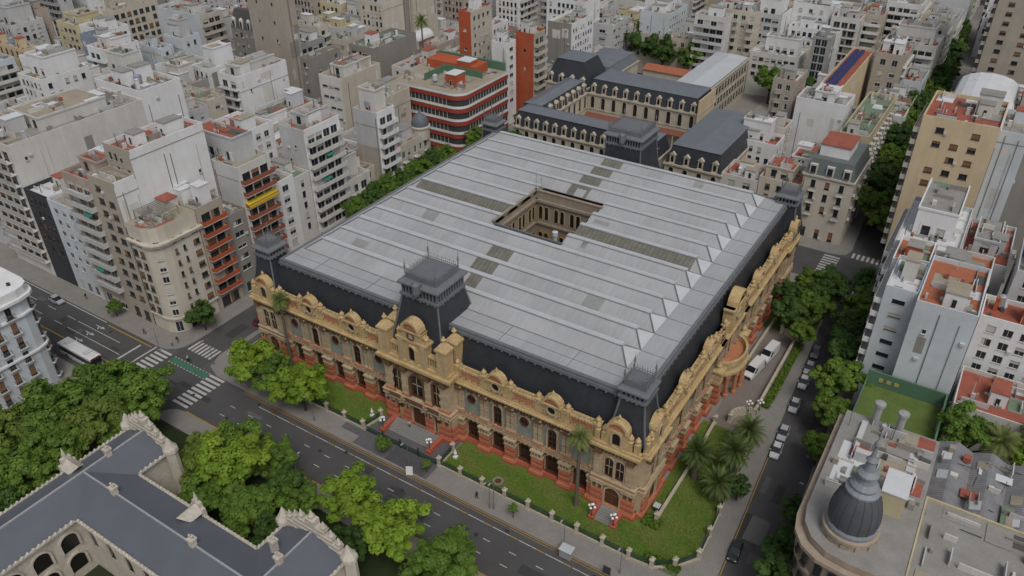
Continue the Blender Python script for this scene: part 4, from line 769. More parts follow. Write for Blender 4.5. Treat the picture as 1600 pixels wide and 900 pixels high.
def tooth(k, xa, xb, hipl, hipr):
    """one long ridge of the roof: gentle front slope, short back slope, capped ridge, hipped ends; khaki sheets let into it"""
    yr = ysh(RID[k]); yv = yr-3.35; yb = yr+PER-3.35; xa -= CX; xb -= CX
    ra, rb = xa+(1.9 if hipl else 0), xb-(2.5 if hipr else 0)
    r = inst(None, 'roof_ridge', PAL, (0, 0, 0))
    mb = MB()
    V = dict(vf0=(xa, yv, HR), vf1=(xb, yv, HR), r0=(ra, yr, HR+HT), r1=(rb, yr, HR+HT), vb0=(xa, yb, HR), vb1=(xb, yb, HR))
    # front slope cut in sheets so that each tone is its own sheet
    cuts = sorted({ra+.01, rb-.01}|{c-CX for c in (33.0, 38.0) if xa < c-CX < xb and not (3 < k < 8)})
    def fp(x, t): return (x, yv+(yr-yv)*t, HR+HT*t)
    mb.poly([V['vf0'], fp(max(ra, xa+.02), 0), V['r0']]); mb.poly([fp(rb, 0), V['vf1'], V['r1']])
    edges = [ra]+[c for c in cuts if ra+.1 < c < rb-.1]+[rb]
    for e0, e1 in zip(edges, edges[1:]):
        kh = abs((e0+e1)/2+CX-35.5) < 1 and e1-e0 < 5.2 and k not in (4, 5, 6, 7)
        if k == 6: kh = True
        q = mb if not kh else MB()
        q.poly([fp(e0, 0), fp(e1, 0), fp(e1, 1), fp(e0, 1)])
        if kh: q.build('translucent_sheets', KHAKI, r)
    rn_ = random.Random(k*7+int(xa)); q = MB()
    for _ in range(rn_.randrange(0, 3)):
        e0 = rn_.uniform(ra+1, max(ra+1.1, rb-4)); e1 = min(rb-.5, e0+rn_.choice((1.15, 2.3, 3.45))); t0 = rn_.choice((.02, .02, .4)); t1 = rn_.choice((.96, .7, .96))
        q.poly([(x, y, z+.012) for x, y, z in (fp(e0, t0), fp(e1, t0), fp(e1, t1), fp(e0, t1))], rn_.randrange(2))
    if k != 6: q.build('replaced_sheets', [SHEET_N, SHEET_O], r, kind='stuff')
    mb.poly([V['vb1'], V['vb0'], V['r0'], V['r1']]); mb.poly([V['vf0'], V['r0'], V['vb0']]); mb.poly([V['vf1'], V['vb1'], V['r1']])
    mb.build('ridge_slopes', SHEET, r)
    mb = MB(); mb.hexa([(ra, yr-.12, HR+HT-.02), (rb, yr-.12, HR+HT-.02), (rb+.1, yr+1.15, HR+HT-.5), (ra-.1, yr+1.15, HR+HT-.5), (ra, yr-.12, HR+HT+.22), (rb, yr-.12, HR+HT+.22), (rb+.1, yr+1.15, HR+HT+.02), (ra-.1, yr+1.15, HR+HT+.02)]); mb.build('ridge_cap', SHEETB, r)
    mb = MB(); mb.tube((xa, yv+.02, HR+.04), (xb, yv+.02, HR+.04), .09, n=4); mb.tube((ra, yr-.16, HR+HT-.02), (rb, yr-.16, HR+HT-.02), .08, n=4)
    if hipr: mb.hexa([(xb-.16, yv, HR+.02), (xb+.12, yv, HR+.02), (rb+.14, yr, HR+HT), (rb-.14, yr, HR+HT), (xb-.16, yv, HR+.16), (xb+.12, yv, HR+.16), (rb+.14, yr, HR+HT+.14), (rb-.14, yr, HR+HT+.14)])
    if hipl: mb.hexa([(xa-.12, yv, HR+.02), (xa+.16, yv, HR+.02), (ra+.14, yr, HR+HT), (ra-.14, yr, HR+HT), (xa-.12, yv, HR+.16), (xa+.16, yv, HR+.16), (ra+.14, yr, HR+HT+.14), (ra-.14, yr, HR+HT+.14)])
    mb.build('ridge_flashing', LEAD, r)
    if hipr: mb = MB(); mb.poly([(V['vf1'][0]+.02, V['vf1'][1], HR+.02), (V['vb1'][0]+.02, V['vb1'][1], HR+.02), (rb+.05, yr, HR+HT+.02)]); mb.build('lit_hip_sheet', SHEETB, r)  # paler than the slopes: brightness of the sky-facing hip put into its colour
for k in range(13):
    if RID[k]-3.35 > 49 or RID[k]+2 < 34: tooth(k, 1.0, 71.2, True, True)
    else: tooth(k, 1.0, 27.6, True, False); tooth(k, 43.6, 71.2, False, True)
# courtyard: walls with arched windows down to an ochre ground floor
COURT = inst(None, 'courtyard', PAL)
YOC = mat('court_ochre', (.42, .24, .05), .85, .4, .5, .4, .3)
def court_side(fr, Wd):
    mb = MB(); holes = []
    mb.poly([fr.p(0, 0, 8.5), fr.p(Wd, 0, 8.5), fr.p(Wd, 0, HR+.9), fr.p(0, 0, HR+.9)], 0); mb.poly([fr.p(0, 0, .2), fr.p(Wd, 0, .2), fr.p(Wd, 0, 8.5), fr.p(0, 0, 8.5)], 1)
    fr.box(mb, 0, Wd, 0, .35, 15.6, 16.1, 0); fr.box(mb, 0, Wd, 0, .5, HR-1.6, HR-1.0, 0); fr.box(mb, -.4, Wd+.4, -.5, .15, HR+.9, HR+1.15, 0); fr.box(mb, 0, Wd, 0, .25, 9.0, 9.4, 0)
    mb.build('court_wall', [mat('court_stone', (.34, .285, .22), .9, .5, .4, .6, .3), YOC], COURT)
    n = 4
    for i in range(n):
        for dx in (-.75, .75):
            if i in (0, n-1) and Wd < 10: continue
            mb = MB(); a = Wd*(i+.5)/n+dx; arch(mb, fr, a, .95, 17.0, 20.2, .05, 0); archring(mb, fr, a, .95, 17.0, 20.2, 0, .14, .16, 1); mb.build('arched_window', [GLASSB, STONE], COURT)
            mb = MB(); arch(mb, fr, a, .95, 10.2, 13.6, .05, 0); archring(mb, fr, a, .95, 10.2, 13.6, 0, .14, .16, 1); mb.build('arched_window', [GLASSB, YOC], COURT)
court_side(Fr(cx1, cy1, -1, 0), cx1-cx0) if False else court_side(Fr(cx0, cy1, 1, 0), cx1-cx0)
court_side(Fr(cx0, cy0, 0, 1), cy1-cy0)
mb = MB(); mb.box(cx0-.3, cx1+.3, cy0-.35, cy0, .2, HR+.55); mb.box(cx1, cx1+.35, cy0, cy1, .2, HR+.1); mb.poly([(cx0, cy0, .25), (cx1, cy0, .25), (cx1, cy1, .25), (cx0, cy1, .25)]); mb.build('court_parapet', LEAD, COURT)
mb = MB(); mb.lathe(cx1-3.6, cy0+3.5, [(.45, .3), (.45, HR-.6), (.62, HR-.6), (.62, HR+.3), (.1, HR+.4)], 10); mb.build('vent_stack', SHEETB, COURT)
# --- facades: south and east
SEQ = [('B', 46.35), ('A', 51.75), ('B', 57.15), ('A', 62.55), ('B', 67.95)]
for kd, a in SEQ: bay(FS, a, kd); bay(FS, 2*CX-a, kd)
for a in [43.65+5.4*i for i in range(6)]: piers(FS, a); piers(FS, 2*CX-a)
for i in range(5): bay(FE, 8.3+5.4*i, 'BABAB'[i]); bay(FE, 75.4-8.3-5.4*i, 'BABAB'[i])
for i in range(6): piers(FE, 5.6+5.4*i); piers(FE, 75.4-5.6-5.4*i)
def pavilion(fr, a, Wd, proj, top=0.0):
    """corner pavilion: banded base, paired windows, pediment and urns"""
    r = inst(None, 'corner_pavilion', PAL); L = -PAL.location; f = Fr(fr.o.x+L.x, fr.o.y+L.y, fr.u.x, fr.u.y); h = Wd/2; mb = MB()
    f.box(mb, a-h, a+h, -1, proj, .1, 14.2, 0, skip=(0,))
    f.box(mb, a-h-.45, a+h+.45, -1, proj+.65, .1, .8, 3); f.box(mb, a-h-.3, a+h+.3, -1, proj+.5, .8, 1.1, 4)
    for s in (-1, 1):
        z_ = 1.1
        for i in range(5): f.box(mb, a+s*(h-1.05)-1.15, a+s*(h-1.05)+1.15, proj, proj+.4, z_, z_+.38, 3 if i % 2 else 4); f.box(mb, a+s*(h-1.05)-1.05, a+s*(h-1.05)+1.05, proj, proj+.3, z_+.38, z_+.62, 4 if i % 2 else 3); z_ += .62
        for k in range(5): x = a+s*(h-1.05)-.95+k*.47; f.box(mb, x-.12, x+.12, proj, proj+.38, z_, z_+1.1, 0 if k % 2 == 0 else 2)
        f.box(mb, a+s*(h-1.05)-1.25, a+s*(h-1.05)+1.25, proj, proj+.55, z_+1.1, z_+1.4, 0)
        for k in range(5): f.box(mb, a+s*(h-1.0)-.8, a+s*(h-1.0)+.8, proj, proj+.3+.05*(k % 2), 7.3+k*.95, 7.3+k*.95+.85, 0)
        f.box(mb, a+s*(h-1.0)-.6, a+s*(h-1.0)+.6, proj, proj+.75, 12.1, 13.2, 2)
    f.box(mb, a-h-.2, a+h+.2, -1, proj+.55, 5.7, 6.1, 0); f.box(mb, a-h-.05, a+h+.05, -1, proj+.3, 6.1, 6.6, 4); f.box(mb, a-h-.2, a+h+.2, -1, proj+.5, 6.6, 6.9, 0)
    n = int(Wd/.6)
    for i in range(n): x = a-h+Wd*(i+.5)/n; f.box(mb, x-.17, x+.17, proj, proj+.5, 12.6, 13.5, 2)
    f.box(mb, a-h-.5, a+h+.5, -1, proj+.9, 13.6, 14.05, 1); f.box(mb, a-h-.3, a+h+.3, -1, proj+.5, 14.05, 14.5, 1)
    mb.build('pavilion_body', PM, r)
    mb = MB(); arch(mb, f, a, 2.6, 1.3, 5.2, proj+.04, 5); archring(mb, f, a, 2.6, 1.1, 5.2, proj, proj+.35, .35, 0); f.box(mb, a-.05, a+.05, proj+.04, proj+.1, 1.3, 5, 2); f.box(mb, a-1.25, a+1.25, proj+.04, proj+.1, 3.6, 3.75, 2); mb.build('entrance_door', PM, r)
    for s in (-.95, .95): mb = MB(); arch(mb, f, a+s, 1.5, 7.4, 11.6, proj+.04, 5); arch(mb, f, a+s, 1.1, 7.9, 11.3, proj+.07, 7); archring(mb, f, a+s, 1.5, 7.3, 11.6, proj, proj+.25, .2, 0); f.box(mb, a+s-.04, a+s+.04, proj+.07, proj+.12, 7.9, 11.2, 0); f.box(mb, a+s-.55, a+s+.55, proj+.07, proj+.12, 9.6, 9.7, 0); mb.build('arched_window', PM, r)
    mb = MB(); f.box(mb, a-1.9, a+1.9, proj-.9, proj+.3, 14.5, 17.8, 1); arch(mb, f, a, 1.4, 15, 17.4, proj+.34, 7); archring(mb, f, a, 1.4, 14.7, 17.4, proj+.2, proj+.55, .3, 0)
    archring(mb, f, a, 2.9, 17.7, 19.3, proj-.9, proj+.6, .45, 1); arch(mb, f, a, 2.9, 17.7, 19.3, proj+.2, 4); arch(mb, f, a, 2.9, 17.7, 19.3, proj-.85, 1); mb.lathe(*f.p(a, proj-.2, 0)[:2], [(.4, 19.7), (.2, 20.1), (.3, 20.4), (.03, 20.9)], 6, 1); mb.build('pediment', PM, r)
    for s in (-1, 1):
        for k in (0, 1):
            mb = MB(); x, y, _ = f.p(a+s*(h-.45-k*1.15), proj-.2, 0); mb.box(x-.42, x+.42, y-.42, y+.42, 14.5, 16.4, 1); mb.lathe(x, y, [(.55, 16.4), (.35, 16.7), (.5, 17.1), (.3, 17.5), (.05, 17.9)], 8, 1); mb.build('urn', PM, r)
    return r
pavilion(FS, 74.3, 7.6, .75); pavilion(FS, 2*CX-74.3, 7.6, .75); pavilion(FE, 1.4, 7.6, .75); pavilion(FE, 74.0, 7.6, .75)
# --- roof towers
def tower(cx_, cy_, b0, zb, zt, dr, ze, er, top, name, full, concave=.35):
    r = inst(None, name, PAL, (cx_-CX, cy_-38, 0)); mb = MB(); n = 5; prev = None
    for i in range(n+1):
        t = i/n; s = b0+(dr-b0)*(t+concave*math.sin(math.pi*t)*.6); zc = zb+(zt-zb)*t
        if prev: mb.frus(0, 0, prev[0], prev[0], s, s, prev[1], zc, 0, skip=(0, 1))
        prev = (s, zc)
    mb.build('slate_roof', SLATE, r)
    for sx in (-1, 1):
        for sy in (-1, 1):
            mb = MB(); prev = None
            for i in range(n+1):
                t = i/n; s = b0+(dr-b0)*(t+concave*math.sin(math.pi*t)*.6); zc = zb+(zt-zb)*t
                if prev: mb.tube((sx*prev[0], sy*prev[0], prev[1]), (sx*s, sy*s, zc), .17, n=5)
                prev = (s, zc)
            mb.build('hip_roll', LEAD, r)
    mb = MB(); mb.box(-dr-.35, dr+.35, -dr-.35, dr+.35, zt-.05, zt+.35)
    k = int(dr*2/.7)
    for i in range(k):
        x = -dr+dr*2*(i+.5)/k
        for q in (1, -1):
            a, b = .16, .1+.22*(i % 2); mb.box(x-a, x+a, q*(dr+.25)-.12, q*(dr+.25)+.12, zt-.05-b, zt-.05); mb.box(q*(dr+.25)-.12, q*(dr+.25)+.12, x-a, x+a, zt-.05-b, zt-.05)
    mb.build('cresting_base', LEAD, r)
    mb = MB(); mb.box(-dr+.25, dr-.25, -dr+.25, dr-.25, zt+.35, ze, 1)
    for i in range(k+1):
        x = -dr+.15+(dr*2-.3)*i/k
        for q in (1, -1): mb.box(x-.14, x+.14, q*(dr-.05)-.16, q*(dr-.05)+.16, zt+.35, ze, 0); mb.box(q*(dr-.05)-.16, q*(dr-.05)+.16, x-.14, x+.14, zt+.35, ze, 0)
    mb.build('lantern', [LEAD, BLACK], r)
    mb = MB(); mb.box(-er, er, -er, er, ze, ze+.3); mb.frus(0, 0, er, er, top+.3, top+.3, ze+.3, ze+.75); mb.box(-top, top, -top, top, ze+.75, ze+1.5)
    if full:
        mb.box(-.8, .8, -er-.25, -er+.5, ze-.6, ze+1.2); mb.lathe(0, -er-.2, [(.5, ze-1.2), (.7, ze-.6), (.7, ze+1.0), (.2, ze+1.5)], 8)
    mb.build('eaves', LEAD, r)
    zt2 = ze+1.5; mb = MB(); mb.box(-top, top, -top, -top+.08, zt2+.25, zt2+.33); mb.box(-top, top, top-.08, top, zt2+.25, zt2+.33); mb.box(-top, -top+.08, -top, top, zt2+.25, zt2+.33); mb.box(top-.08, top, -top, top, zt2+.25, zt2+.33)
    k2 = int(top*2/.42)
    for i in range(k2+1):
        x = -top+.04+(top*2-.08)*i/k2; hh = .75+.3*(i % 2)
        for q in (1, -1): mb.box(x-.035, x+.035, q*(top-.04)-.035, q*(top-.04)+.035, zt2, zt2+hh); mb.box(q*(top-.04)-.035, q*(top-.04)+.035, x-.035, x+.035, zt2, zt2+hh)
    mb.build('iron_cresting', RAILG, r, kind='stuff')
    for sx in (-1, 1):
        for sy in (-1, 1): mb = MB(); mb.lathe(sx*top, sy*top, [(.13, zt2), (.1, zt2+1.2), (.25, zt2+1.5), (.08, zt2+1.7), (.16, zt2+1.95), (.04, zt2+2.2), (.02, zt2+3.1)], 6); mb.build('iron_finial', RAILG, r)
    return r
tower(CX, 1.8, 6.3, 15, 27.3, 3.75, 29.6, 4.3, 3.2, 'central_tower', True, 0.06)
tower(CX, 80.8, 5.7, 18, 26.4, 4.6, 28.4, 5.2, 4.2, 'rear_tower', True)
for x, y in ((75.4, .6), (2*CX-75.4, .6), (76.2, 75.8), (-1.6, 76.6)): tower(x, y, 3.3, 15.5, 22.9, 2.0, 24.3, 2.5, 1.75, 'corner_tower', False, .2)
# --- central pavilion of the south front
def central():
    r = inst(None, 'central_pavilion', PAL); L = -PAL.location; yf = -4.6; f = Fr(CX+L.x, yf+L.y, 1, 0); h = 7.4; mb = MB()
    f.box(mb, -h, h, -4, 0, .1, 14.6, 0, skip=(0,))
    for x in (-6.1, -2.6, 2.6, 6.1):
        w_ = 1.15 if abs(x) > 4 else .85
        f.box(mb, x-w_-.25, x+w_+.25, 0, .9, .1, 1.0, 3); z_ = 1.0
        for i in range(5): f.box(mb, x-w_, x+w_, 0, .62, z_, z_+.38, 3 if i % 2 else 4); f.box(mb, x-w_+.1, x+w_-.1, 0, .5, z_+.38, z_+.62, 4 if i % 2 else 3); z_ += .62
        for k in range(4): q = x-w_+.15+(w_*2-.3)*k/3; f.box(mb, q-.12, q+.12, 0, .6, z_, z_+1.1, 0 if k % 2 else 2)
        f.box(mb, x-w_-.15, x+w_+.15, 0, .8, z_+1.1, z_+1.4, 0)
        for k in range(6): f.box(mb, x-w_+.15, x+w_-.15, 0, .38+.06*(k % 2), 7.6+k*.85, 7.6+k*.85+.76, 0); f.box(mb, x-w_+.25, x+w_-.25, 0, .34, 7.6+k*.85+.76, 7.6+(k+1)*.85, 4)
        f.box(mb, x-.6, x+.6, 0, .8, 12.7, 13.9, 2); f.box(mb, x-w_, x+w_, 0, .6, 6.9, 7.6, 4)
    # banded return walls
    for s in (-1, 1):
        g = Fr(*(f.p(s*h, 0, 0)[:2]), 0, s); z_ = 1.0
        for i in range(5): f.box(mb, s*h-.02 if s > 0 else -h-.4, s*h+.4 if s > 0 else -h+.02, -2, .3, z_, z_+.38, 3 if i % 2 else 4); z_ += .62
        f.box(mb, (h if s > 0 else -h-.55), (h+.55 if s > 0 else -h), -2, .5, .1, 1.0, 3); f.box(mb, (h if s > 0 else -h-.4), (h+.4 if s > 0 else -h), -2, .4, z_, z_+1.3, 0)
    f.box(mb, -h-.4, h+.4, -3, .85, 5.9, 6.2, 0); f.box(mb, -h-.2, h+.2, -3, .6, 6.2, 6.7, 4); f.box(mb, -h-.4, h+.4, -3, .9, 6.7, 7.0, 0)
    for i in range(30): x = -h+2*h*(i+.5)/30; f.box(mb, x-.12, x+.12, .3, .8, 5.45, 5.9, 2 if i % 2 else 0); f.box(mb, x-.13, x+.13, 0, .55, 13.4, 14.3, 2)
    f.box(mb, -h-.6, h+.6, -3, 1.0, 14.3, 14.7, 1); f.box(mb, -h-.75, h+.75, -3, 1.2, 14.7, 15.2, 1); f.box(mb, -h-.3, h+.3, -3, .7, 15.2, 15.8, 1)
    mb.build('pavilion_body', PM, r)
    for x, w_ in ((-4.35, 1.5), (0, 2.9), (4.35, 1.5)):
        mb = MB(); arch(mb, f, x, w_, .9, 5.3 if w_ > 2 else 4.9, .05, 5); f.box(mb, x-.04, x+.04, .05, .1, .9, 5, 2); archring(mb, f, x, w_, .9, 5.3 if w_ > 2 else 4.9, 0, .35, .3, 0)
        if w_ < 2: f.box(mb, x-.4, x+.4, .05, .09, 1.0, 3.2, 1)
        mb.build('entrance_door', PM, r)
        mb = MB(); arch(mb, f, x, w_, 7.3, 12.6, .05, 5); arch(mb, f, x, w_*.72, 8.0, 12.2, .08, 7); archring(mb, f, x, w_, 7.2, 12.6, 0, .4, .26, 2); f.box(mb, x-.05, x+.05, .08, .14, 8, 12.1, 0); f.box(mb, x-w_*.35, x+w_*.35, .08, .14, 10.3, 10.42, 0); mb.build('arched_window', PM, r)
        mb = MB(); f.box(mb, x-w_*.5-.5, x+w_*.5+.5, .5, 1.5, 6.4, 6.7, 0); f.box(mb, x-w_*.5-.5, x+w_*.5+.5, 1.35, 1.5, 6.7, 7.6, 2)
        for s in (-1, 1): f.box(mb, x+s*w_*.5-.2, x+s*w_*.5+.2, .5, 1.2, 5.3, 6.4, 0)
        mb.build('stone_balcony', PM, r)
    # big gable with statue niche
    mb = MB(); f.box(mb, -3.1, 3.1, -1.3, .5, 15.8, 20.8, 1); f.box(mb, -3.4, 3.4, -1.4, .75, 20.2, 20.6, 1); f.box(mb, -2.2, 2.2, -1.2, .5, 20.8, 22.6, 1)
    archring(mb, f, 0, 3.0, 22.4, 24.2, -1.2, .85, .5, 1); arch(mb, f, 0, 3.0, 22.4, 24.2, .35, 4); arch(mb, f, 0, 3.0, 22.4, 24.2, -1.15, 1); f.box(mb, -2.3, 2.3, -1.2, .8, 22.3, 22.6, 1)
    arch(mb, f, 0, 1.4, 16.3, 19.3, .54, 7); archring(mb, f, 0, 1.4, 16.2, 19.3, .4, .85, .35, 1)
    for s in (-1, 1):
        f.box(mb, s*2.5-.45, s*2.5+.45, .5, .8, 15.8, 20.2, 0); x, y, _ = f.p(s*3.0, 0, 0); mb.lathe(x, y, [(.4, 20.8), (.28, 21.3), (.45, 21.7), (.1, 22.2), (.03, 22.6)], 8, 1)
        ringd(mb, f, s*2.45, 21.4, .3, .7, -.6, .4, 1, 8)
    ringd(mb, f, 0, 21.5, .55, .9, .4, .7, 2, 10); disc(mb, f, 0, 21.5, .56, .55, 2); f.box(mb, -1.6, 1.6, .4, .58, 20.9, 22.1, 0); mb.build('gable', PM, r)
    for s in (-1, 1):
        mb = MB(); f.box(mb, min(s*3.2, s*5.2), max(s*3.2, s*5.2), -.6, .3, 15.8, 16.3, 1); f.box(mb, min(s*3.2, s*5.2), max(s*3.2, s*5.2), -.6, .3, 18.0, 18.4, 1)
        for k in range(4): x = s*(3.4+k*.55); f.box(mb, x-.1, x+.1, -.4, .2, 16.3, 18.0, 1)
        f.box(mb, min(s*3.2, s*5.2), max(s*3.2, s*5.2), -.55, -.3, 16.3, 18.0, 5); mb.build('balustrade', PM, r)
        for dy in (0.0, -3.0):
            mb = MB(); x, y, _ = f.p(s*6.4, dy-.3, 0); mb.box(x-1.05, x+1.05, y-1.0, y+1.0, 15.8, 20.6, 1)
            for q in (-.75, .75): mb.box(x+q-.2, x+q+.2, y-1.15, y-1.0, 16.2, 20.2, 0)
            mb.box(x-1.25, x+1.25, y-1.2, y+1.2, 20.6, 21.0, 1); mb.frus(x, y, 1.2, 1.15, .4, .4, 21.0, 22.1, 1); mb.lathe(x, y, [(.35, 22.1), (.25, 22.5), (.5, 22.8), (.3, 23.1), (.04, 23.6)], 8, 1); mb.build('turret', PM, r)
    # steps
    mb = MB()
    for i in range(7): f.box(mb, -4.9, 4.9, .9, 3.7-.4*i, .13+.14*i, .27+.14*i, 0)
    mb.build('entrance_steps', mat('step_stone', (.24, .235, .225), .85, .3, .6), r)
    for s in (-1, 1): mb = MB(); f.box(mb, s*5.35-.4, s*5.35+.4, .9, 4.6, .13, 1.2, 0); f.box(mb, s*5.35-.5, s*5.35+.5, 3.9, 4.9, .13, .9, 0); mb.build('step_cheek', RED, r)
central()
for fr_, a, k in ((FS, 74.3, 1), (FS, 2*CX-74.3, 1)):
    mb = MB(); f = Fr(fr_.o.x-CX, fr_.o.y-38, 1, 0)
    for i in range(6): f.box(mb, a-1.5, a+1.5, 1.2, 4.1-.4*i, .13+.15*i, .28+.15*i, 0)
    mb.build('side_steps', MATS['step_stone'], PAL)
    for s in (-1, 1): mb = MB(); f.box(mb, a+s*1.95-.4, a+s*1.95+.4, 1.2, 4.0, .13, 1.15, 0); f.box(mb, a+s*1.95-.5, a+s*1.95+.5, 3.5, 4.4, .13, .75, 0); mb.build('step_cheek', RED, PAL)
# --- east portico with orange terrace
def portico():
    r = inst(None, 'east_portico', PAL, (XE-CX, 0, 0)); mb = MB(); yc = 37.7-38; n = 12; R_x, R_y = 3.6, 5.4
    pts = [(0, yc-7)]+[(R_x*math.cos(t), yc+R_y*math.sin(t)) for t in [math.radians(-80+160*i/n) for i in range(n+1)]]+[(0, yc+7)]
    mb.prism([(p[0]*.9, p[1]) for p in pts], 5.2, 7.2, 0, 4, bottom=True); mb.build('terrace', PM, r)
    for i in range(n+1):
        t = math.radians(-80+160*i/n); x, y = R_x*math.cos(t), yc+R_y*math.sin(t); mb = MB(); mb.lathe(x*.95, y, [(.55, .1), (.55, .9), (.42, 1), (.42, 4.6), (.6, 4.8), (.6, 5.3)], 8, 3 if i % 2 else 4)
        if i % 2 == 0: mb.build('column', PM, r)
    mb = MB()
    for i in range(n):
        t0, t1 = [math.radians(-80+160*j/n) for j in (i, i+1)]; c = []
        for z_ in (7.2, 8.5):
            for k, t in ((1.02, t0), (1.02, t1), (.9, t1), (.9, t0)): c.append((R_x*k*math.cos(t), yc+R_y*k*math.sin(t), z_))
        mb.hexa(c, 1)
        c = []
        for z_ in (5.6, 6.2):
            for k, t in ((1.1, t0), (1.1, t1), (.85, t1), (.85, t0)): c.append((R_x*k*math.cos(t), yc+R_y*k*math.sin(t), z_))
        mb.hexa(c, 1)
    mb.build('parapet', PM, r)
    for s in (-1, 1): mb = MB(); [mb.box(-.3, 1.6+.08*(k % 2), yc+s*6.9-.9-.08*(k % 2), yc+s*6.9+.9+.08*(k % 2), .1+k*.7, .1+(k+1)*.7, (3, 4)[k % 2] if k < 7 else (0, 1)[k % 2]) for k in range(11)]; mb.box(-.3, 2.0, yc+s*6.9-1.2, yc+s*6.9+1.2, 7.8, 8.2, 1); mb.lathe(.8, yc+s*6.9, [(.7, 8.2), (.45, 8.7), (.62, 9.1), (.1, 9.9)], 8, 1); mb.build('flank_pier', PM, r)
    mb = MB(); arch(mb, Fr(-.02+0, yc-1.5, 0, 1), 1.5, 3, .2, 5, .3, 7); mb.build('doorway', PM, r)
    f = Fr(0, yc, 0, 1); mb = MB(); f.box(mb, -3.6, 3.6, -1, .9, 14.4, 19.5, 1); archring(mb, f, 0, 4.2, 19.2, 21.6, -.9, 1.2, .5, 1); arch(mb, f, 0, 4.2, 19.2, 21.6, .6, 4); disc(mb, f, 0, 17, .9, .95, 7); ringd(mb, f, 0, 17, .9, 1.3, .8, 1.2, 0); f.box(mb, -4, 4, -1, 1.2, 19.1, 19.5, 1); mb.build('pediment', PM, r)
portico()
for a in (32.6, 37.7, 42.8): bay(FE, a, 'A' if a == 37.7 else 'B', 5.1)
# ================================================================ special buildings
# cream corner block with rounded corner and roof pergola
def corner_block():
    r = thing('corner_apartment_block', 'cream corner apartment block with rounded end and rooftop pergola', 'building', (-30, -4.5, 0)); H = 24.6
    pts = [(-4, -5.5), (1.0, -5.5), (2.6, -4.9), (3.7, -3.6), (4.0, -2.0), (4.0, 5.5), (-4, 5.5)]
    mb = MB(); mb.prism(pts, .13, H, 0, 1); mb.build('walls', [W_['ivory'], R_['tan']], r)
    def grow(k): return [(x+(k if x > 0 else 0), y+(k if y > 0 else -k)) for x, y in pts]
    for z0, z1, k in ((H-3.1, H-2.6, .55), (H-2.6, H-2.3, .75), (3.6, 4.0, .3), (H, H+1.1, .02)): mb = MB(); mb.prism(grow(k), z0, z1, 0, 0 if z1 < H else 1, bottom=True); mb.build('cornice' if z1 < H else 'roof_parapet', [W_['ivory'], R_['tan']], r)
    fs, fe, fc = Fr(-4, -5.5, 1, 0), Fr(4, -2, 0, 1), Fr(2.6, -4.9, .646, .763)
    for i in range(7):
        z = 4.6+i*2.75
        for a in (1.2, 3.4): inst(win_mesh(1.3, 1.5, (i*3+int(a)) % 4, 'd'), 'window', r, fs.p(a, .03, z), fs.rz)
        inst(win_mesh(1.3, 1.5, i % 3), 'window', r, fc.p(.85, .03, z), fc.rz)
        for a, w_ in ((1.2, .6), (3.2, .6), (6.2, 1.5)): inst(win_mesh(w_, 1.2, (i+int(a)) % 4, 'd'), 'window', r, fe.p(a, .03, z+.1), fe.rz)
    for a, w_ in ((1.2, 2.2), (4.4, 2.4)): inst(win_mesh(w_, 2.4, 0, 'd'), 'shop_window', r, fe.p(a, .03, .5), fe.rz)
    inst(win_mesh(1.5, 2.6, 0), 'shop_window', r, fc.p(.85, .03, .4), fc.rz)
    for i in range(9): mb = MB(); mb.box(-3+i*.7, -2.85+i*.7, -3.5, 3.0, H+3.0, H+3.15); mb.build('pergola_beam', W_['concrete'], r)
    for x in (-3, 2.6):
        for y in (-3.4, 2.8): mb = MB(); mb.box(x-.1, x+.1, y-.1, y+.1, H, H+3); mb.build('pergola_post', W_['concrete'], r)
    mb = MB(); mb.box(-3.2, -.2, 2.2, 5.0, H+.01, H+3.4, 0); mb.box(-3.4, 0, 2.0, 5.2, H+3.4, H+3.6, 1); mb.build('roof_hut', [W_['ivory'], R_['red']], r); roof_stuff(r, -3.6, 3, -4.5, 2, H+1.11, random.Random(2), 26); mb = MB(); mb.poly([(-1, -5.3, H+1.12), (1, -5.3, H+1.12), (3.4, -3.4, H+1.12), (3.8, 1, H+1.12), (2.6, 1, H+1.12), (2, -3, H+1.12), (-1, -4.2, H+1.12)]); mb.build('terrace_edge', R_['red'], r); FOOT.append((-34, -26, -10, 1))
corner_block()
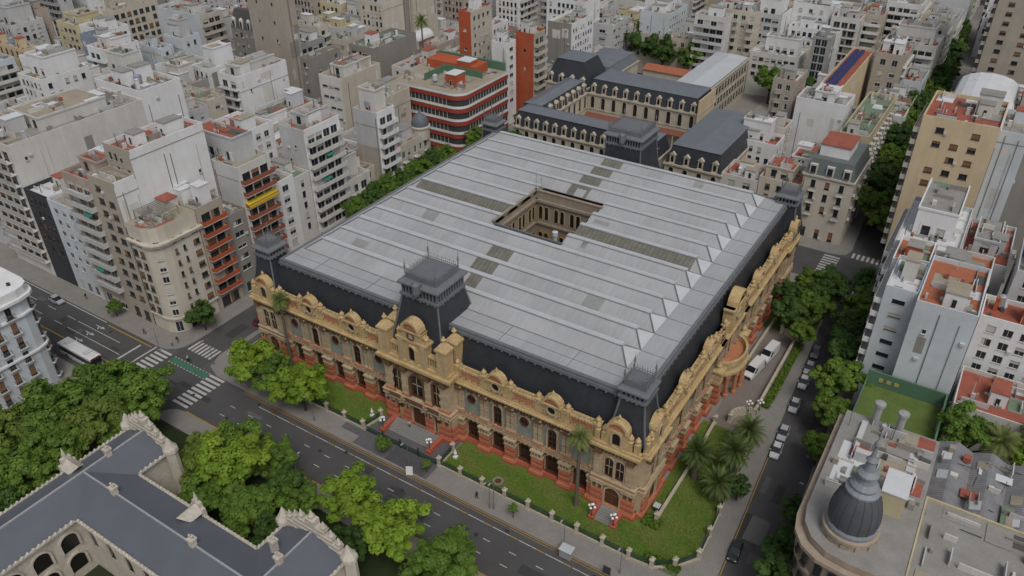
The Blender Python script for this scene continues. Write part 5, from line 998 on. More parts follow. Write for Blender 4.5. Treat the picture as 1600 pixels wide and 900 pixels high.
# pale blue corner block, lower left
def blue_block():
    r = thing('pale_blue_block', 'pale blue corner block with iron balconies and white cornices at the left edge', 'building', (-33.8, -31, 0)); H = 21.5
    pts = [(-22, -16), (0, -16), (0, -3), (-.6, -1.4), (-1.6, -.4), (-3.2, 0), (-22, 0)]
    mb = MB(); mb.prism(pts, .13, H, 0, 1); mb.build('walls', [W_['bluewhite'], R_['silver']], r)
    for z0, z1, k in ((H-1, H-.4, .7), (H-.4, H+1.3, .25), (H-4.2, H-3.8, .45), (9, 9.4, .35)): mb = MB(); mb.prism([(x+(k if x > -5 else 0), y+(k if y > -1.5 else -0)) for x, y in pts], z0, z1, 0, bottom=True); mb.build('cornice', W_['white'], r)
    fe = Fr(0, -16, 0, 1); fc = Fr(-.6, -1.4, -.707, .707)
    for i in range(6):
        z = 1.2+i*3.3
        for a in (1.6, 4.6, 7.6, 10.6): inst(win_mesh(1.05, 2.3, (i+int(a)) % 3, 'd'), 'window', r, fe.p(a, .03, z), fe.rz); inst(balc_mesh(1.7, .6, 'rail', W_['white']), 'balcony', r, fe.p(a, 0, z), fe.rz)
        inst(win_mesh(.95, 2.3, 0, 'd'), 'window', r, fc.p(.7, .03, z), fc.rz); inst(balc_mesh(1.6, .6, 'rail', W_['white']), 'balcony', r, fc.p(.7, 0, z), fc.rz)
    mb = MB(); mb.box(-9, -5, -9, -5, H, H+3, 0); mb.box(-9.2, -4.8, -9.2, -4.8, H+3, H+3.2, 1); mb.build('roof_hut', [W_['white'], R_['red']], r)
    for x, y in ((-2.4, -2.6), (-3, -6), (-1.8, -11)): mb = MB(); mb.lathe(x, y, [(.35, H+1.3), (.35, H+1.8), (.1, H+1.9)], 8); mb.build('roof_vent', W_['dark'], r)
    FOOT.append((-56, -33.8, -47, -31))
blue_block()
# --- long slate-roofed school behind the palace
SCW = mat('school_render', (.52, .475, .39), .9, .4, .3, .35, .2); SCR = mat('school_slate', (.155, .17, .195), .5, .3, .3, 0, .12)
def dormer_mesh():
    mb = MB(); mb.box(-.75, .75, -.25, 1.6, 0, 2.5, 0); mb.hexa([(-.95, -.4, 2.5), (.95, -.4, 2.5), (.95, 1.6, 2.5), (-.95, 1.6, 2.5), (-.1, -.4, 3.3), (.1, -.4, 3.3), (.1, 1.6, 3.3), (-.1, 1.6, 3.3)], 0)
    arch(mb, Fr(0, -.25, 1, 0), 0, .8, .5, 2.2, .03, 1); mb.box(-.95, .95, -.4, -.2, 0, .3, 0); return mb.mesh('dormer', [SCW, GLASSB])
DM = dormer_mesh()
def archwin_mesh():
    mb = MB(); f = Fr(0, 0, 1, 0); arch(mb, f, 0, 1.3, 0, 4.0, .03, 1); archring(mb, f, 0, 1.3, 0, 4.0, 0, .16, .2, 0); f.box(mb, -.85, .85, 0, .25, -.25, 0, 0); return mb.mesh('arched_window', [SCW, GLASSB])
AWM = archwin_mesh()
SCH = thing('school', 'long cream school with blue-grey slate mansards round inner courts behind the palace', 'building', (18, 104, 0))
def wing(nm, x0, x1, y0, y1, ev, top, ins, dorm='', arches='', pitch=3.6, roofm=None):
    g = inst(None, nm, SCH); ox, oy = 18, 104; a, b, c, d = x0-ox, x1-ox, y0-oy, y1-oy; mb = MB(); mb.box(a, b, c, d, .13, ev, 0, skip=(0, 1)); mb.build('walls', SCW, g)
    mb = MB(); mb.box(a-.4, b+.4, c-.4, d+.4, ev-.5, ev, 0); mb.box(a-.15, b+.15, c-.15, d+.15, ev-5.6, ev-5.3, 0); mb.build('cornice', SCW, g)
    mb = MB(); mb.hexa([(a, c, ev+.01), (b, c, ev+.01), (b, d, ev+.01), (a, d, ev+.01), (a+ins, c+ins, top), (b-ins, c+ins, top), (b-ins, d-ins, top), (a+ins, d-ins, top)], 0, skip=(0, 1)); mb.build('mansard_roof', SLATE if top-ev > 3 else SCR, g)
    mb = MB(); cx_, cy_ = (a+b)/2, (c+d)/2; rdg = .9; i2 = ins-.25
    if b-a > d-c: P6 = [(a+i2, c+i2, top), (b-i2, c+i2, top), (b-i2, d-i2, top), (a+i2, d-i2, top), (a+i2+2, cy_, top+rdg), (b-i2-2, cy_, top+rdg)]; fcs = ((0, 1, 5, 4), (2, 3, 4, 5), (1, 2, 5), (3, 0, 4))
    else: P6 = [(a+i2, c+i2, top), (b-i2, c+i2, top), (b-i2, d-i2, top), (a+i2, d-i2, top), (cx_, c+i2+2, top+rdg), (cx_, d-i2-2, top+rdg)]; fcs = ((1, 2, 5, 4), (3, 0, 4, 5), (0, 1, 4), (2, 3, 5))
    for f in fcs: mb.poly([P6[i] for i in f])
    mb.build('roof', roofm or SCR, g)
    frs = dict(S=(Fr(a, c, 1, 0), b-a), E=(Fr(b, c, 0, 1), d-c), W=(Fr(a, d, 0, -1), d-c), N=(Fr(b, d, -1, 0), b-a))
    for s in dorm:
        fr, Wd = frs[s]; n = int(Wd/pitch)
        for i in range(n): inst(DM, 'dormer', g, fr.p(Wd*(i+.5)/n, -.3, ev), fr.rz)
    for s in arches:
        fr, Wd = frs[s]; n = int(Wd/pitch)
        for i in range(n): inst(AWM, 'arched_window', g, fr.p(Wd*(i+.5)/n, 0, ev-5.0), fr.rz)
    return g
wing('front_wing', -13, 34, 104, 112, 12, 16.6, 1.2, 'S', 'S', 3.0); wing('west_wing', -16, -7.5, 112.1, 141, 12, 15.8, 1.3, 'E', 'E')
wing('back_wing', -7.4, 31, 141, 155, 12, 16.4, 1.4, 'S', 'S', 3.8); wing('east_wing', 36, 52, 104, 138, 11.6, 16.6, 1.4, 'S', 'S', 4.0)
wing('corner_pavilion', -24, -8, 141.2, 157, 13, 20.5, 3.0, 'S', ''); wing('north_wing', 16, 28, 155.1, 196, 14.2, 14.6, .3, '', '', roofm=R_['silver'])
wing('west_lodge', -22, -7.5, 157.2, 180, 12, 15, 1.5, '', '')
for fr, Wd in ((Fr(28-18, 155.1-104, 0, 1), 40),):
    for i in range(14):
        for z in (3, 6.8, 10.6): inst(win_mesh(1.2, 1.9, 0, 'd'), 'window', SCH, fr.p(1.6+i*2.8, .04, z), fr.rz)
mb = MB(); mb.hexa([(-25.4, 34.5, 4.4), (13, 34.5, 4.4), (13, 36.9, 5.3), (-25.4, 36.9, 5.3), (-25.4, 34.5, 4.5), (13, 34.5, 4.5), (13, 36.9, 5.4), (-25.4, 36.9, 5.4)]); mb.build('gallery_roof', mat('gallery_tiles', (.22, .085, .06), .9, .4, .6), SCH)
for i in range(13): mb = MB(); mb.box(-24.8+i*3.1, -24.5+i*3.1, 34.6, 34.9, .13, 4.4); mb.build('gallery_post', W_['ivory'], SCH)
mb = MB(); mb.box(13, 13.3, 36, 50, .2, 16.5, 0); mb.build('gable_wall', W_['yellow'], SCH)
mb = MB(); mb.box(-26, -2.2, 82.5, 87, .2, 7, 0); mb.hexa([(-26.5, 82, 7), (-2.1, 82, 7), (-2.1, 87.5, 7.8), (-26.5, 87.5, 7.8), (-26.5, 82, 7.1), (-2.1, 82, 7.1), (-2.1, 87.5, 7.9), (-26.5, 87.5, 7.9)], 1); mb.build('rear_gallery', [W_['cream'], R_['orange']], SCH)
sheet('school_yard', 36, 62, 139, 200, .2, R_['grey']); sheet('school_yard', -7, 36, 112, 140, .2, PAVE)
FOOT += [(-24, 52, 104, 200), (52, 64, 116, 190), (-24, 15, 191, 212)]
# --- gothic school, lower left
GOT = mat('gothic_cream', (.58, .54, .47), .9, .5, .5, .4, .35); GRF = mat('standing_seam_grey', (.115, .128, .15), .5, .25, .15, 0, .08)
GS = thing('gothic_school', 'gothic school with grey metal roofs and cream stepped gables in the lower left', 'building', (25, -45, 0))
def gwing(nm, x0, x1, y0, y1, axis, ev=11, rg=13.4):
    g = inst(None, nm, GS); a, b, c, d = x0-25, x1-25, y0+45, y1+45; mb = MB(); mb.box(a+.4, b-.4, c+.4, d-.4, .15, ev, 0, skip=(0, 1)); mb.build('walls', GOT, g)
    mb = MB()
    if axis == 'y': m_ = (a+b)/2; mb.poly([(a, c, ev), (m_, c, rg), (m_, d, rg), (a, d, ev)]); mb.poly([(b, c, ev), (b, d, ev), (m_, d, rg), (m_, c, rg)]); R1 = ((m_, c, rg+.05), (m_, d, rg+.05))
    else: m_ = (c+d)/2; mb.poly([(a, c, ev), (b, c, ev), (b, m_, rg), (a, m_, rg)]); mb.poly([(a, d, ev), (a, m_, rg), (b, m_, rg), (b, d, ev)]); R1 = ((a, m_, rg+.05), (b, m_, rg+.05))
    mb.build('metal_roof', GRF, g); mb = MB(); mb.tube(*R1, .2, n=5); mb.build('ridge_cap', METAL, g)
    return g
gA = gwing('west_wing', 2.6, 12.8, -74, -39.4, 'y'); gB = gwing('middle_wing', 8, 45.2, -55.5, -45.1, 'x'); gC = gwing('east_wing', 39.3, 51.2, -74, -39.8, 'y')
mer = MB(); mer.lathe(0, 0, [(.24, -.02), (.28, .12), (.16, .3), (.03, .42)], 6); mer.box(-.4, .4, -.22, .22, -.22, 0); mer = mer.mesh('battlement', GOT)
def battle(g, p, q):
    p, q = Vector(p), Vector(q); L = (q-p).length; n = int(L/.8)
    for i in range(n): c = p+(q-p)*((i+.5)/n); inst(mer, 'battlement', g, (c.x-25, c.y+45, 11.15), math.atan2((q-p).y, (q-p).x))
battle(gB, (13, -45.05), (39.2, -45.05)); battle(gB, (13, -55.55), (39.2, -55.55)); battle(gA, (12.85, -45), (12.85, -39.6)); battle(gA, (12.85, -74), (12.85, -55.8)); battle(gA, (2.55, -74), (2.55, -39.6)); battle(gC, (39.25, -45), (39.25, -40)); battle(gC, (51.25, -66), (51.25, -40))
def gable(g, xc, y, w_, n=4):
    """stepped gothic gable wall with pinnacles"""
    mb = MB(); h = w_/2+.3; c, yy = xc-25, y+45; st = .85; zb = 11.2
    for i in range(n):
        k = h*(1-i/n*.82); mb.box(c-k, c+k, yy-.45, yy+.45, 9.5 if i == 0 else zb+i*st, zb+(i+1)*st, 0, skip=(0,)); mb.box(c-k-.12, c+k+.12, yy-.55, yy+.55, zb+(i+1)*st, zb+(i+1)*st+.001 if False else zb+(i+1)*st+.14, 0)
    mb.box(c-.8, c+.8, yy-.6, yy+.6, zb+n*st+.14, zb+n*st+1.2, 0); mb.build('stepped_gable', GOT, g)
    for i in range(n+1):
        for s in ((-1, 1) if i < n else (0,)):
            x = c+s*(h*(1-i/n*.82)-.3) if s else c; z_ = zb+(i+1)*st+.14 if s else zb+n*st+1.2; q = MB(); q.box(x-.36, x+.36, yy-.36, yy+.36, z_, z_+.55); q.lathe(x, yy, [(.5, z_+.55), (.34, z_+.8), (.05, z_+1.6)], 6); q.build('pinnacle', GOT, g)
    for s in (-1, 1): q = MB(); x = c+s*h; q.lathe(x, yy, [(1.0, .2), (1.0, 11.2), (1.25, 11.4), (1.2, 12), (.7, 12.7), (.06, 14.2)], 8); q.build('corner_turret', GOT, g)
gable(gA, 7.7, -39.2, 10.2); gable(gC, 45.25, -39.5, 11.9)
def smallgable(g, x, y, rz):
    mb = MB(); mb.box(-1.3, 1.3, -.3, .3, 10, 12.4); mb.box(-.8, .8, -.3, .3, 12.4, 13.4); mb.lathe(0, 0, [(.35, 13.4), (.3, 14), (.04, 15.3)], 6); mb.poly([(-1.3, .3, 11.9), (0, .3, 13.2), (0, 3.6, 13.2), (-1.3, 2.4, 11.9)]); mb.poly([(1.3, .3, 11.9), (0, .3, 13.2), (0, 3.6, 13.2), (1.3, 2.4, 11.9)]); mb.build('roof_gable', GOT, g, loc=(x-25, y+45, 0), rz=rz)
smallgable(gB, 27, -44.9, math.pi); smallgable(gA, 2.4, -50, -math.pi/2)
for x, y in ((7.7, -46), (15.5, -50.3), (33, -50.3), (45.2, -46), (42.6, -44.5)):
    mb = MB(); mb.box(-.42, .42, -.42, .42, 0, 2.4); mb.box(-.55, .55, -.55, .55, 2.4, 2.7)
    for q in (-.25, .25): mb.lathe(q, 0, [(.16, 2.7), (.16, 3.2), (.2, 3.25)], 6)
    mb.build('chimney', GOT, GS, loc=(x-25, y+45, 12))
for i in range(3):
    for z in (2.0, 6.3):
        mb = MB(); f = Fr(12.42-25, -45+45, 0, 1); arch(mb, f, -12.5-i*4.2, 2.5, z, z+3.2, .05, 1, 5); archring(mb, f, -12.5-i*4.2, 2.5, z, z+3.2, 0, .3, .3, 0); mb.build('arched_window', [GOT, GLASSB], gA)
for i in range(6):
    mb = MB(); f = Fr(13-25, -55.1+45, 1, 0); arch(mb, f, 2.2+i*4.2, 1.7, 6.2, 9.6, .05, 1); archring(mb, f, 2.2+i*4.2, 1.7, 6.2, 9.6, 0, .25, .25, 0); mb.build('arched_window', [GOT, GLASSB], gB)
# --- domed corner building, lower right
PST = mat('pink_stone', (.40, .33, .26), .9, .5, .4, .45, .3); DOMG = mat('dome_slate', (.085, .092, .102), .5, .3, .6, 0, .2); DOML = mat('dome_lead', (.24, .265, .29), .5, .35, .6, 0, .2)
DB = thing('domed_building', 'pinkish stone corner building with dark slate dome and lead spire', 'building', (108.5, -5, 0))
pts = [(-5.7, 24), (-5.7, 1.5), (-5.2, -1.2), (-3.8, -3.4), (-1.6, -4.8), (1.0, -5.2), (7.5, -5.2), (7.5, 24)]
mb = MB(); mb.prism(pts, .13, 17.5, 0, 1); mb.build('walls', [PST, R_['grey']], DB)
def dgrow(k): return [(x-(k if x < 0 else -0), y-(k if y < 1.6 else 0)) for x, y in pts]
for z0, z1, k in ((16.2, 16.7, .5), (16.7, 17.3, .95), (17.52, 18.5, .1), (12.4, 12.8, .4), (5.0, 5.5, .5)): mb = MB(); mb.prism(dgrow(k), z0, z1, 0, 0 if z1 != 18.5 else 1, bottom=True); mb.build('cornice', [PST, R_['grey']], DB)
f = Fr(-5.7, 24, 0, -1)
for i in range(7):
    for z in (1.4, 6.2, 9.3, 13.2): inst(win_mesh(1.2, 2.2, 0, 'd'), 'window', DB, f.p(1.6+i*3.1, .04, z), f.rz)
for t in (200, 225, 250, 270):
    for z in (6.2, 9.3, 13.2): x, y = 5.45*math.cos(math.radians(t)), 5.2*math.sin(math.radians(t)); inst(win_mesh(1.1, 2.2, 0, 'd'), 'window', DB, (x*1.0-.1, y, z), math.radians(t+90))
mb = MB(); mb.lathe(0, 0, [(3.35, 17), (3.35, 19.2), (3.56, 19.4), (3.56, 19.9), (3.15, 20.0)], 28, 0); mb.build('dome_drum', PST, DB)
for i in range(12): t = math.radians(30*i); mb = MB(); mb.box(-.35, .35, -.18, .18, 17.4, 19.2); mb.build('drum_pilaster', PST, DB, loc=(3.35*math.cos(t), 3.35*math.sin(t), 0), rz=t+math.pi/2)
mb = MB(); mb.lathe(0, 0, [(3.18, 20), (3.25, 20.5), (3.09, 20.9)], 28); mb.build('dome_rim', DOML, DB)
mb = MB(); mb.lathe(0, 0, [(3.02, 20.8), (3.12, 21.9), (3.05, 23.1), (2.85, 24.3), (2.5, 25.3), (1.95, 26.2), (1.6, 26.6)], 32); mb.build('dome_shell', DOMG, DB, True)
for i in range(16):
    t = 2*math.pi*i/16; mb = MB(); pr = [(3.04, 20.8), (3.14, 21.9), (3.07, 23.1), (2.87, 24.3), (2.52, 25.3), (1.97, 26.2)]
    for (r0, z0), (r1, z1) in zip(pr, pr[1:]): mb.tube((r0*math.cos(t), r0*math.sin(t), z0), (r1*math.cos(t), r1*math.sin(t), z1), .05, n=4)
    mb.build('dome_rib', DOMG, DB)
mb = MB(); mb.lathe(0, 0, [(2.1, 26.2), (2.15, 26.6), (1.7, 27.0), (1.75, 27.4), (1.2, 28.0), (1.05, 28.9), (1.35, 29.1), (1.35, 29.4), (.75, 29.9), (.55, 31.2), (.75, 31.5), (.35, 32.1), (.2, 33.6), (.4, 34.0), (.32, 34.4), (.08, 34.9), (.04, 37)], 16); mb.build('lantern_spire', DOML, DB)
mb = MB(); mb.box(2.2, 5.2, 5.5, 10.2, 17.6, 22.2, 0); mb.box(2.1, 5.3, 5.4, 10.3, 22.2, 22.4, 1); mb.build('roof_hut', [W_['paleyellow'], R_['white']], DB)
for x, y, r_ in ((-1.6, 23, .55), (1.8, 22.5, .55)): mb = MB(); mb.lathe(x, y, [(r_, 17.5), (r_, 22), (r_+.25, 22.1), (r_+.25, 22.6), (.15, 22.7)], 10); mb.build('vent_stack', W_['grey'], DB)
mb = MB(); mb.box(-2.6, .2, 13.5, 14.5, 17.6, 20.2, 0); mb.box(-3.2, -2.4, 16, 22, 17.6, 19.2, 0); mb.box(.8, 3.8, 14, 20, 17.6, 18.6, 1); mb.build('roof_plant', [W_['lightgrey'], R_['tan']], DB)
roof_stuff(DB, -5, 7, 6, 23.5, 17.55 if False else 18.52, random.Random(4), 60)
for x, y, a, b, m_ in ((-4.6, 8, 4.6, 9, 'white'), (.6, 15, 5, 6, 'tan'), (2, 11.5, 4, 3, 'orange')):
    mb = MB(); mb.poly([(x, y, 18.525), (x+a, y, 18.525), (x+a, y+b, 18.525), (x, y+b, 18.525)]); mb.build('roof_covering', R_[m_], DB)
for i in range(5): mb = MB(); mb.box(4.2, 5.4, 12+i*1.5, 13.1+i*1.5, 17.6, 18.7); mb.build('air_conditioner', W_['lightgrey'], DB)
FOOT.append((102.8, 116, -10.2, 19))
# --- green roof court north of the dome
CT = thing('green_court', 'rooftop court with lime turf and green walls beside the white blank wall', 'court', (109.5, 30, 0)); 
mb = MB(); mb.box(-6.6, 6.4, -10.7, 10.4, .13, 9, 0); mb.poly([(-6.4, -10.5, 9.01), (6.2, -10.5, 9.01), (6.2, 10.2, 9.01), (-6.4, 10.2, 9.01)], 1); mb.build('base', [W_['concrete'], R_['lime']], CT)
for x0, x1, y0, y1 in ((-6.6, 6.4, 10.1, 10.4), (6.1, 6.4, -10.7, 10.1), (-6.6, -6.4, -10.7, 10.1)): mb = MB(); mb.box(x0, x1, y0, y1, 9.02, 12 if x0 > -6.5 or x1 > 0 else 10.2); mb.build('court_wall', W_['green'], CT)
for k, s in enumerate('PUB'): 
    mb = MB(); x = -4.6+k*1.3; mb.box(x, x+.7, 10.0, 10.1, 10.2, 10.9); mb.build('wall_emblem', mat('emblem_yellow', (.45, .36, .12), .8), CT)
for y in (1, 3.4, 5.8): mb = MB(); mb.box(6.0, 6.1, y, y+1.2, 10, 11.2); mb.build('wall_emblem', MATS['emblem_yellow'], CT)
FOOT.append((102.9, 116, 19, 40.6))
# --- sheds east of the court
r = thing('corrugated_shed', 'grey corrugated shed roofs with pale skylights at the right edge', 'shed', (125, 17, 0)); COR = striped('corrugated_grey', (.25, .25, .26), (.19, .19, .20), 1, .5)
mb = MB(); mb.box(-8.6, 12, -8.2, 11, .13, 11.5, 0, skip=(0,)); mb.build('walls', W_['concrete'], r)
for i in range(4): mb = MB(); x = -8.6+i*5; mb.hexa([(x, -8.2, 11.52), (x+4.8, -8.2, 11.52), (x+4.8, 11, 11.52), (x, 11, 11.52), (x+2.2, -8.2, 12.6), (x+2.6, -8.2, 12.6), (x+2.6, 11, 12.6), (x+2.2, 11, 12.6)]); mb.build('corrugated_roof', COR, r)
for i in range(3):
    for j in range(4):
        if (i*3+j) % 4 == 1: continue
        mb = MB(); x, y = -7.9+i*5, -7.5+j*4.6+.5*(i % 2); mb.hexa([(x, y, 11.95), (x+1.4, y, 12.5), (x+1.4, y+2, 12.5), (x, y+2, 11.95), (x, y, 12.05), (x+1.4, y, 12.6), (x+1.4, y+2, 12.6), (x, y+2, 12.05)]); mb.build('skylight', R_[('white', 'tan', 'silver')[(i+j) % 3]], r)
FOOT.append((116.4, 137, 8.7, 28.5)); FOOT.append((116, 140, 28.5, 40)); roof_stuff(r, -8, 11.5, -7.8, 10.6, 12.2, random.Random(3), 40)
bld('low_house', 'plain grey flat roofed building right of the dome', 116.2, 132, -10, 8.6, 16.5, 'paleyellow', 'grey', S=ws(w=1.4, h=1.6, pu=3), clutter=0, par=.4)
# ================================================================ the rest of the city: smaller neighbours between and behind
def fill_city():
    rnd = random.Random(21)
    named = [(o, o['label']) for o in COL.objects if o.parent is None and o.get('category') in ('building',)]
    used = {l for _, l in named}
    def short(l):
        l = l.replace('huge ', '').replace('tall ', '').replace('large ', '')
        for cut in (' with ', ' behind ', ' left of', ' right of', ' at the', ' near ', ' beside ', ' in the', ' above ', ' of ', ' along ', ' between ', ' under ', ' next to', ' on the', ' right behind', ' below ', ' just ', ' facing '):
            i = l.find(cut)
            if i > 14: l = l[:i]
        return l
    zones = [(-330, -27, -8, 84), (-330, -24, 101, 330), (-11, 85, 118, 400), (96, 190, 119, 400), (112, 170, 40, 84), (-330, -35, -80, -48)]
    words = {'white': 'white', 'offwhite': 'off-white', 'bluewhite': 'blue-white', 'grey': 'grey', 'lightgrey': 'light grey', 'cream': 'cream', 'tan': 'tan', 'ivory': 'ivory', 'concrete': 'bare concrete', 'pink': 'pinkish', 'paleyellow': 'pale yellow'}
    num = ['', 'one', 'two', 'three', 'four', 'five', 'six', 'seven', 'eight', 'nine', 'ten', 'eleven', 'twelve', 'thirteen', 'fourteen', 'fifteen']
    cnt = 0; boxes = list(FOOT)
    for zx0, zx1, zy0, zy1 in zones:
        y = zy0
        while y < zy1-8:
            dy = rnd.uniform(9, 15) if y < 120 else rnd.uniform(13, 20); x = zx1
            while x > zx0+8:
                dx = rnd.uniform(7.5, 13) if y < 120 and x > -150 else rnd.uniform(10, 18); x0, x1, y0, y1 = x-dx, x, y, min(y+dy, zy1); x -= dx+rnd.choice((.1, .1, .1, 3.5))
                p = P((x0+x1)/2, (y0+y1)/2, 12)
                if not (-40 < p[0] < 1640 and -70 < p[1] < 940): continue
                def ov(a): return [f for f in boxes if f[0] < a[1]-.05 and f[1] > a[0]+.05 and f[2] < a[3]-.05 and f[3] > a[2]+.05]
                a = [x0, x1, y0, y1]
                for f in ov(a):          # trim against what already stands there
                    ops = [(a[1]-f[0], 1, f[0]-.05), (f[1]-a[0], 0, f[1]+.05), (a[3]-f[2], 3, f[2]-.05), (f[3]-a[2], 2, f[3]+.05)]; o = min(ops); a[o[1]] = o[2]
                if a[1]-a[0] < 4.5 or a[3]-a[2] < 4.5 or ov(a): continue
                x0, x1, y0, y1 = a; far = (Vector((x0, y0, 15))-CAM).length
                h = rnd.choice((7, 10, 13, 16, 19, 22)) if far < 240 else rnd.choice((9, 12, 15, 18, 21, 24, 28))
                if zx0 == -330 and zy0 == -8 and x1 > -75: h = rnd.choice((7, 9.5, 13, 16))
                if zx0 == -11 and y0 < 200: h = rnd.choice((8, 11, 14))
                if zx1 == -24 and y0 < 190 and x1 > -90: h = rnd.choice((7, 9, 11))
                if zx1 == 170: h = min(h, 19)
                best = min(named, key=lambda n: (n[0].location.x-x1)**2+(n[0].location.y-y0)**2); b = best[0].location; ddx, ddy = (x0+x1)/2-b.x, (y0+y1)/2-b.y
                rel = ('right of' if ddx > 0 else 'left of') if abs(ddx) > abs(ddy) else ('behind' if ddy > 0 else 'in front of')
                for _ in range(60):
                    wm, rf = rnd.choice(list(words)+['white', 'bluewhite', 'lightgrey', 'white', 'offwhite']), rnd.choice(('grey', 'grey', 'tan', 'red', 'white', 'green'))
                    lab = f"{words[wm]} {num[min(15, max(1, int(h/3.05)))]}-storey block with {rf} roof {rel} the {short(best[1])}"
                    lab = ' '.join(lab.split()[:16])
                    if lab not in used: break
                used.add(lab); boxes.append((x0, x1, y0, y1)); cnt += 1
                s1 = rnd.choice((ws(lim=99, w=1.1, pu=2.2, fl=2.8, skip=.12), ws(lim=99, w=1.5, h=1.3, pu=2.4, fl=2.8, skip=.1), dict(t='blank'), ws(lim=99, w=1, h=1.8, pu=2.0), ws(lim=99, balc='full', h=2, sill=.15, w=1.8, pu=2.6, fl=2.9, bc=rnd.choice(('white', 'lightgrey', 'cream')), awn=.08)))
                s2 = rnd.choice((ws(lim=99, w=1.1, pu=2.7, skip=.15), dict(t='blank'), ws(lim=99, balc='full', h=2, sill=.15, w=1.8, pu=2.8)))
                if h < 10: s2 = BL
                kw = dict(E=s2) if x1 < 100 else dict(W=s2)
                bld('balcony_block' if s2.get('balc') else 'blank_wall_block' if s1.get('t') == 'blank' else 'low_city_house' if h < 13 else 'city_block', lab, x0, x1, y0, y1, h, wm, rf, S=s1, clutter=rnd.choice((2, 3, 4)) if far < 260 else 2, group='city blocks around the palace', reg=False, seed=rnd.randrange(9999), **kw)
            y += dy+rnd.choice((.1, .1, 2.5))
    print('fill', cnt, 'windows', NWIN[0])
fill_city()
# ================================================================ trees, palms, shrubs
def leafmat(name, c1, c2):
    m = D.materials.new(name); m.use_nodes = True; t = m.node_tree; n = t.nodes; L = t.links; b = n['Principled BSDF']; b.inputs['Roughness'].default_value = .6; b.inputs['Specular IOR Level'].default_value = .25
    at = n.new('ShaderNodeAttribute'); at.attribute_name = 'tint'; oi = n.new('ShaderNodeObjectInfo'); ad = n.new('ShaderNodeMath'); ad.operation = 'MULTIPLY_ADD'; ad.inputs[1].default_value = .3; L.new(oi.outputs['Random'], ad.inputs[0]); L.new(at.outputs['Fac'], ad.inputs[2])
    mx = n.new('ShaderNodeMix'); mx.data_type = 'RGBA'; L.new(ad.outputs[0], mx.inputs[0]); mx.inputs[6].default_value = (*c1, 1); mx.inputs[7].default_value = (*c2, 1); L.new(mx.outputs[2], b.inputs['Base Color'])
    tr = n.new('ShaderNodeBsdfTranslucent'); L.new(mx.outputs[2], tr.inputs[0]); ms = n.new('ShaderNodeMixShader'); ms.inputs[0].default_value = .25; L.new(b.outputs[0], ms.inputs[1]); L.new(tr.outputs[0], ms.inputs[2]); L.new(ms.outputs[0], n['Material Output'].inputs[0]); return m
LEAF = {'mid': leafmat('leaf_mid', (.05, .105, .016), (.15, .245, .035)), 'bright': leafmat('leaf_bright', (.09, .17, .014), (.235, .35, .035)), 'dark': leafmat('leaf_dark', (.026, .062, .016), (.08, .145, .028)), 'olive': leafmat('leaf_olive', (.06, .105, .016), (.165, .225, .04))}
BARK = mat('bark', (.085, .065, .05), .95, .4, 1.5, .3, .3)
def crown_mesh(seed, n_cl, n_leaf, flat=.62, size=.42):
    """leaf clumps spread through an uneven unit crown (radius 1, leaf sizes for a radius of 5 m)"""
    rnd = random.Random(seed); v = []; f = []; tint = []
    cl = []
    while len(cl) < n_cl:
        x, y, z = rnd.uniform(-1, 1), rnd.uniform(-1, 1), rnd.uniform(-.75, 1); rr_ = math.sqrt(x*x+y*y+z*z)
        if rr_ > 1 or rr_ < .38: continue
        a = math.atan2(y, x); lob = .8+.2*math.sin(3*a+seed)+.13*math.sin(5*a+2.1*seed)+.08*math.sin(4*z+seed); cl.append((x*lob, y*lob, z*flat*(.85+.2*math.sin(2*a+seed)), rnd.uniform(.1, .25), rnd.random()))
    for cx_, cy_, cz, cr, tn in cl:
        for _ in range(n_leaf):
            g = [rnd.gauss(0, 1) for _ in range(3)]; q = math.sqrt(sum(k*k for k in g)) or 1; k = cr*(rnd.random()**.4)
            p = Vector((cx_+g[0]/q*k, cy_+g[1]/q*k, cz+g[2]/q*k*.75)); s = size/5*rnd.uniform(.6, 1.2)
            d = Vector((g[0]/q, g[1]/q, g[2]/q+.7)).normalized(); a = d.orthogonal().normalized(); a.rotate(Matrix.Rotation(rnd.uniform(0, 6.28), 3, d)); b = d.cross(a)
            i = len(v); v += [tuple(p-a*s), tuple(p+b*s*.55), tuple(p+a*s), tuple(p-b*s*.55)]; f.append((i, i+1, i+2, i+3)); tint.append(min(1, max(0, .15+.5*tn+rnd.uniform(-.15, .25))))
    me = D.meshes.new('crown'); me.from_pydata(v, [], f); at = me.attributes.new('tint', 'FLOAT', 'FACE'); at.data.foreach_set('value', tint); me.update(); return me
CROWNS = [crown_mesh(s, 88, 150, .66, .30) for s in range(5)]
CR = {}
def crown_for(i, col):
    if (i, col) not in CR: m = CROWNS[i].copy(); m.materials.append(LEAF[col]); CR[(i, col)] = m
    return CR[(i, col)]
TRK = {}
def trunk_mesh(i):
    if i in TRK: return TRK[i]
    rnd = random.Random(i+50); mb = MB(); mb.tube((0, 0, 0), (.01, .0, .42), .034, .024, 7)
    for k in range(6): a = k*1.05+rnd.uniform(-.3, .3); r_ = rnd.uniform(.25, .42); mid = (math.cos(a)*r_*.5, math.sin(a)*r_*.5, .58); mb.tube((.01, 0, .38), mid, .016, .011, 5); mb.tube(mid, (math.cos(a)*r_*1.2, math.sin(a)*r_*1.2, .8), .011, .005, 5)
    TRK[i] = mb.mesh('trunk', BARK); return TRK[i]
TN = [0]
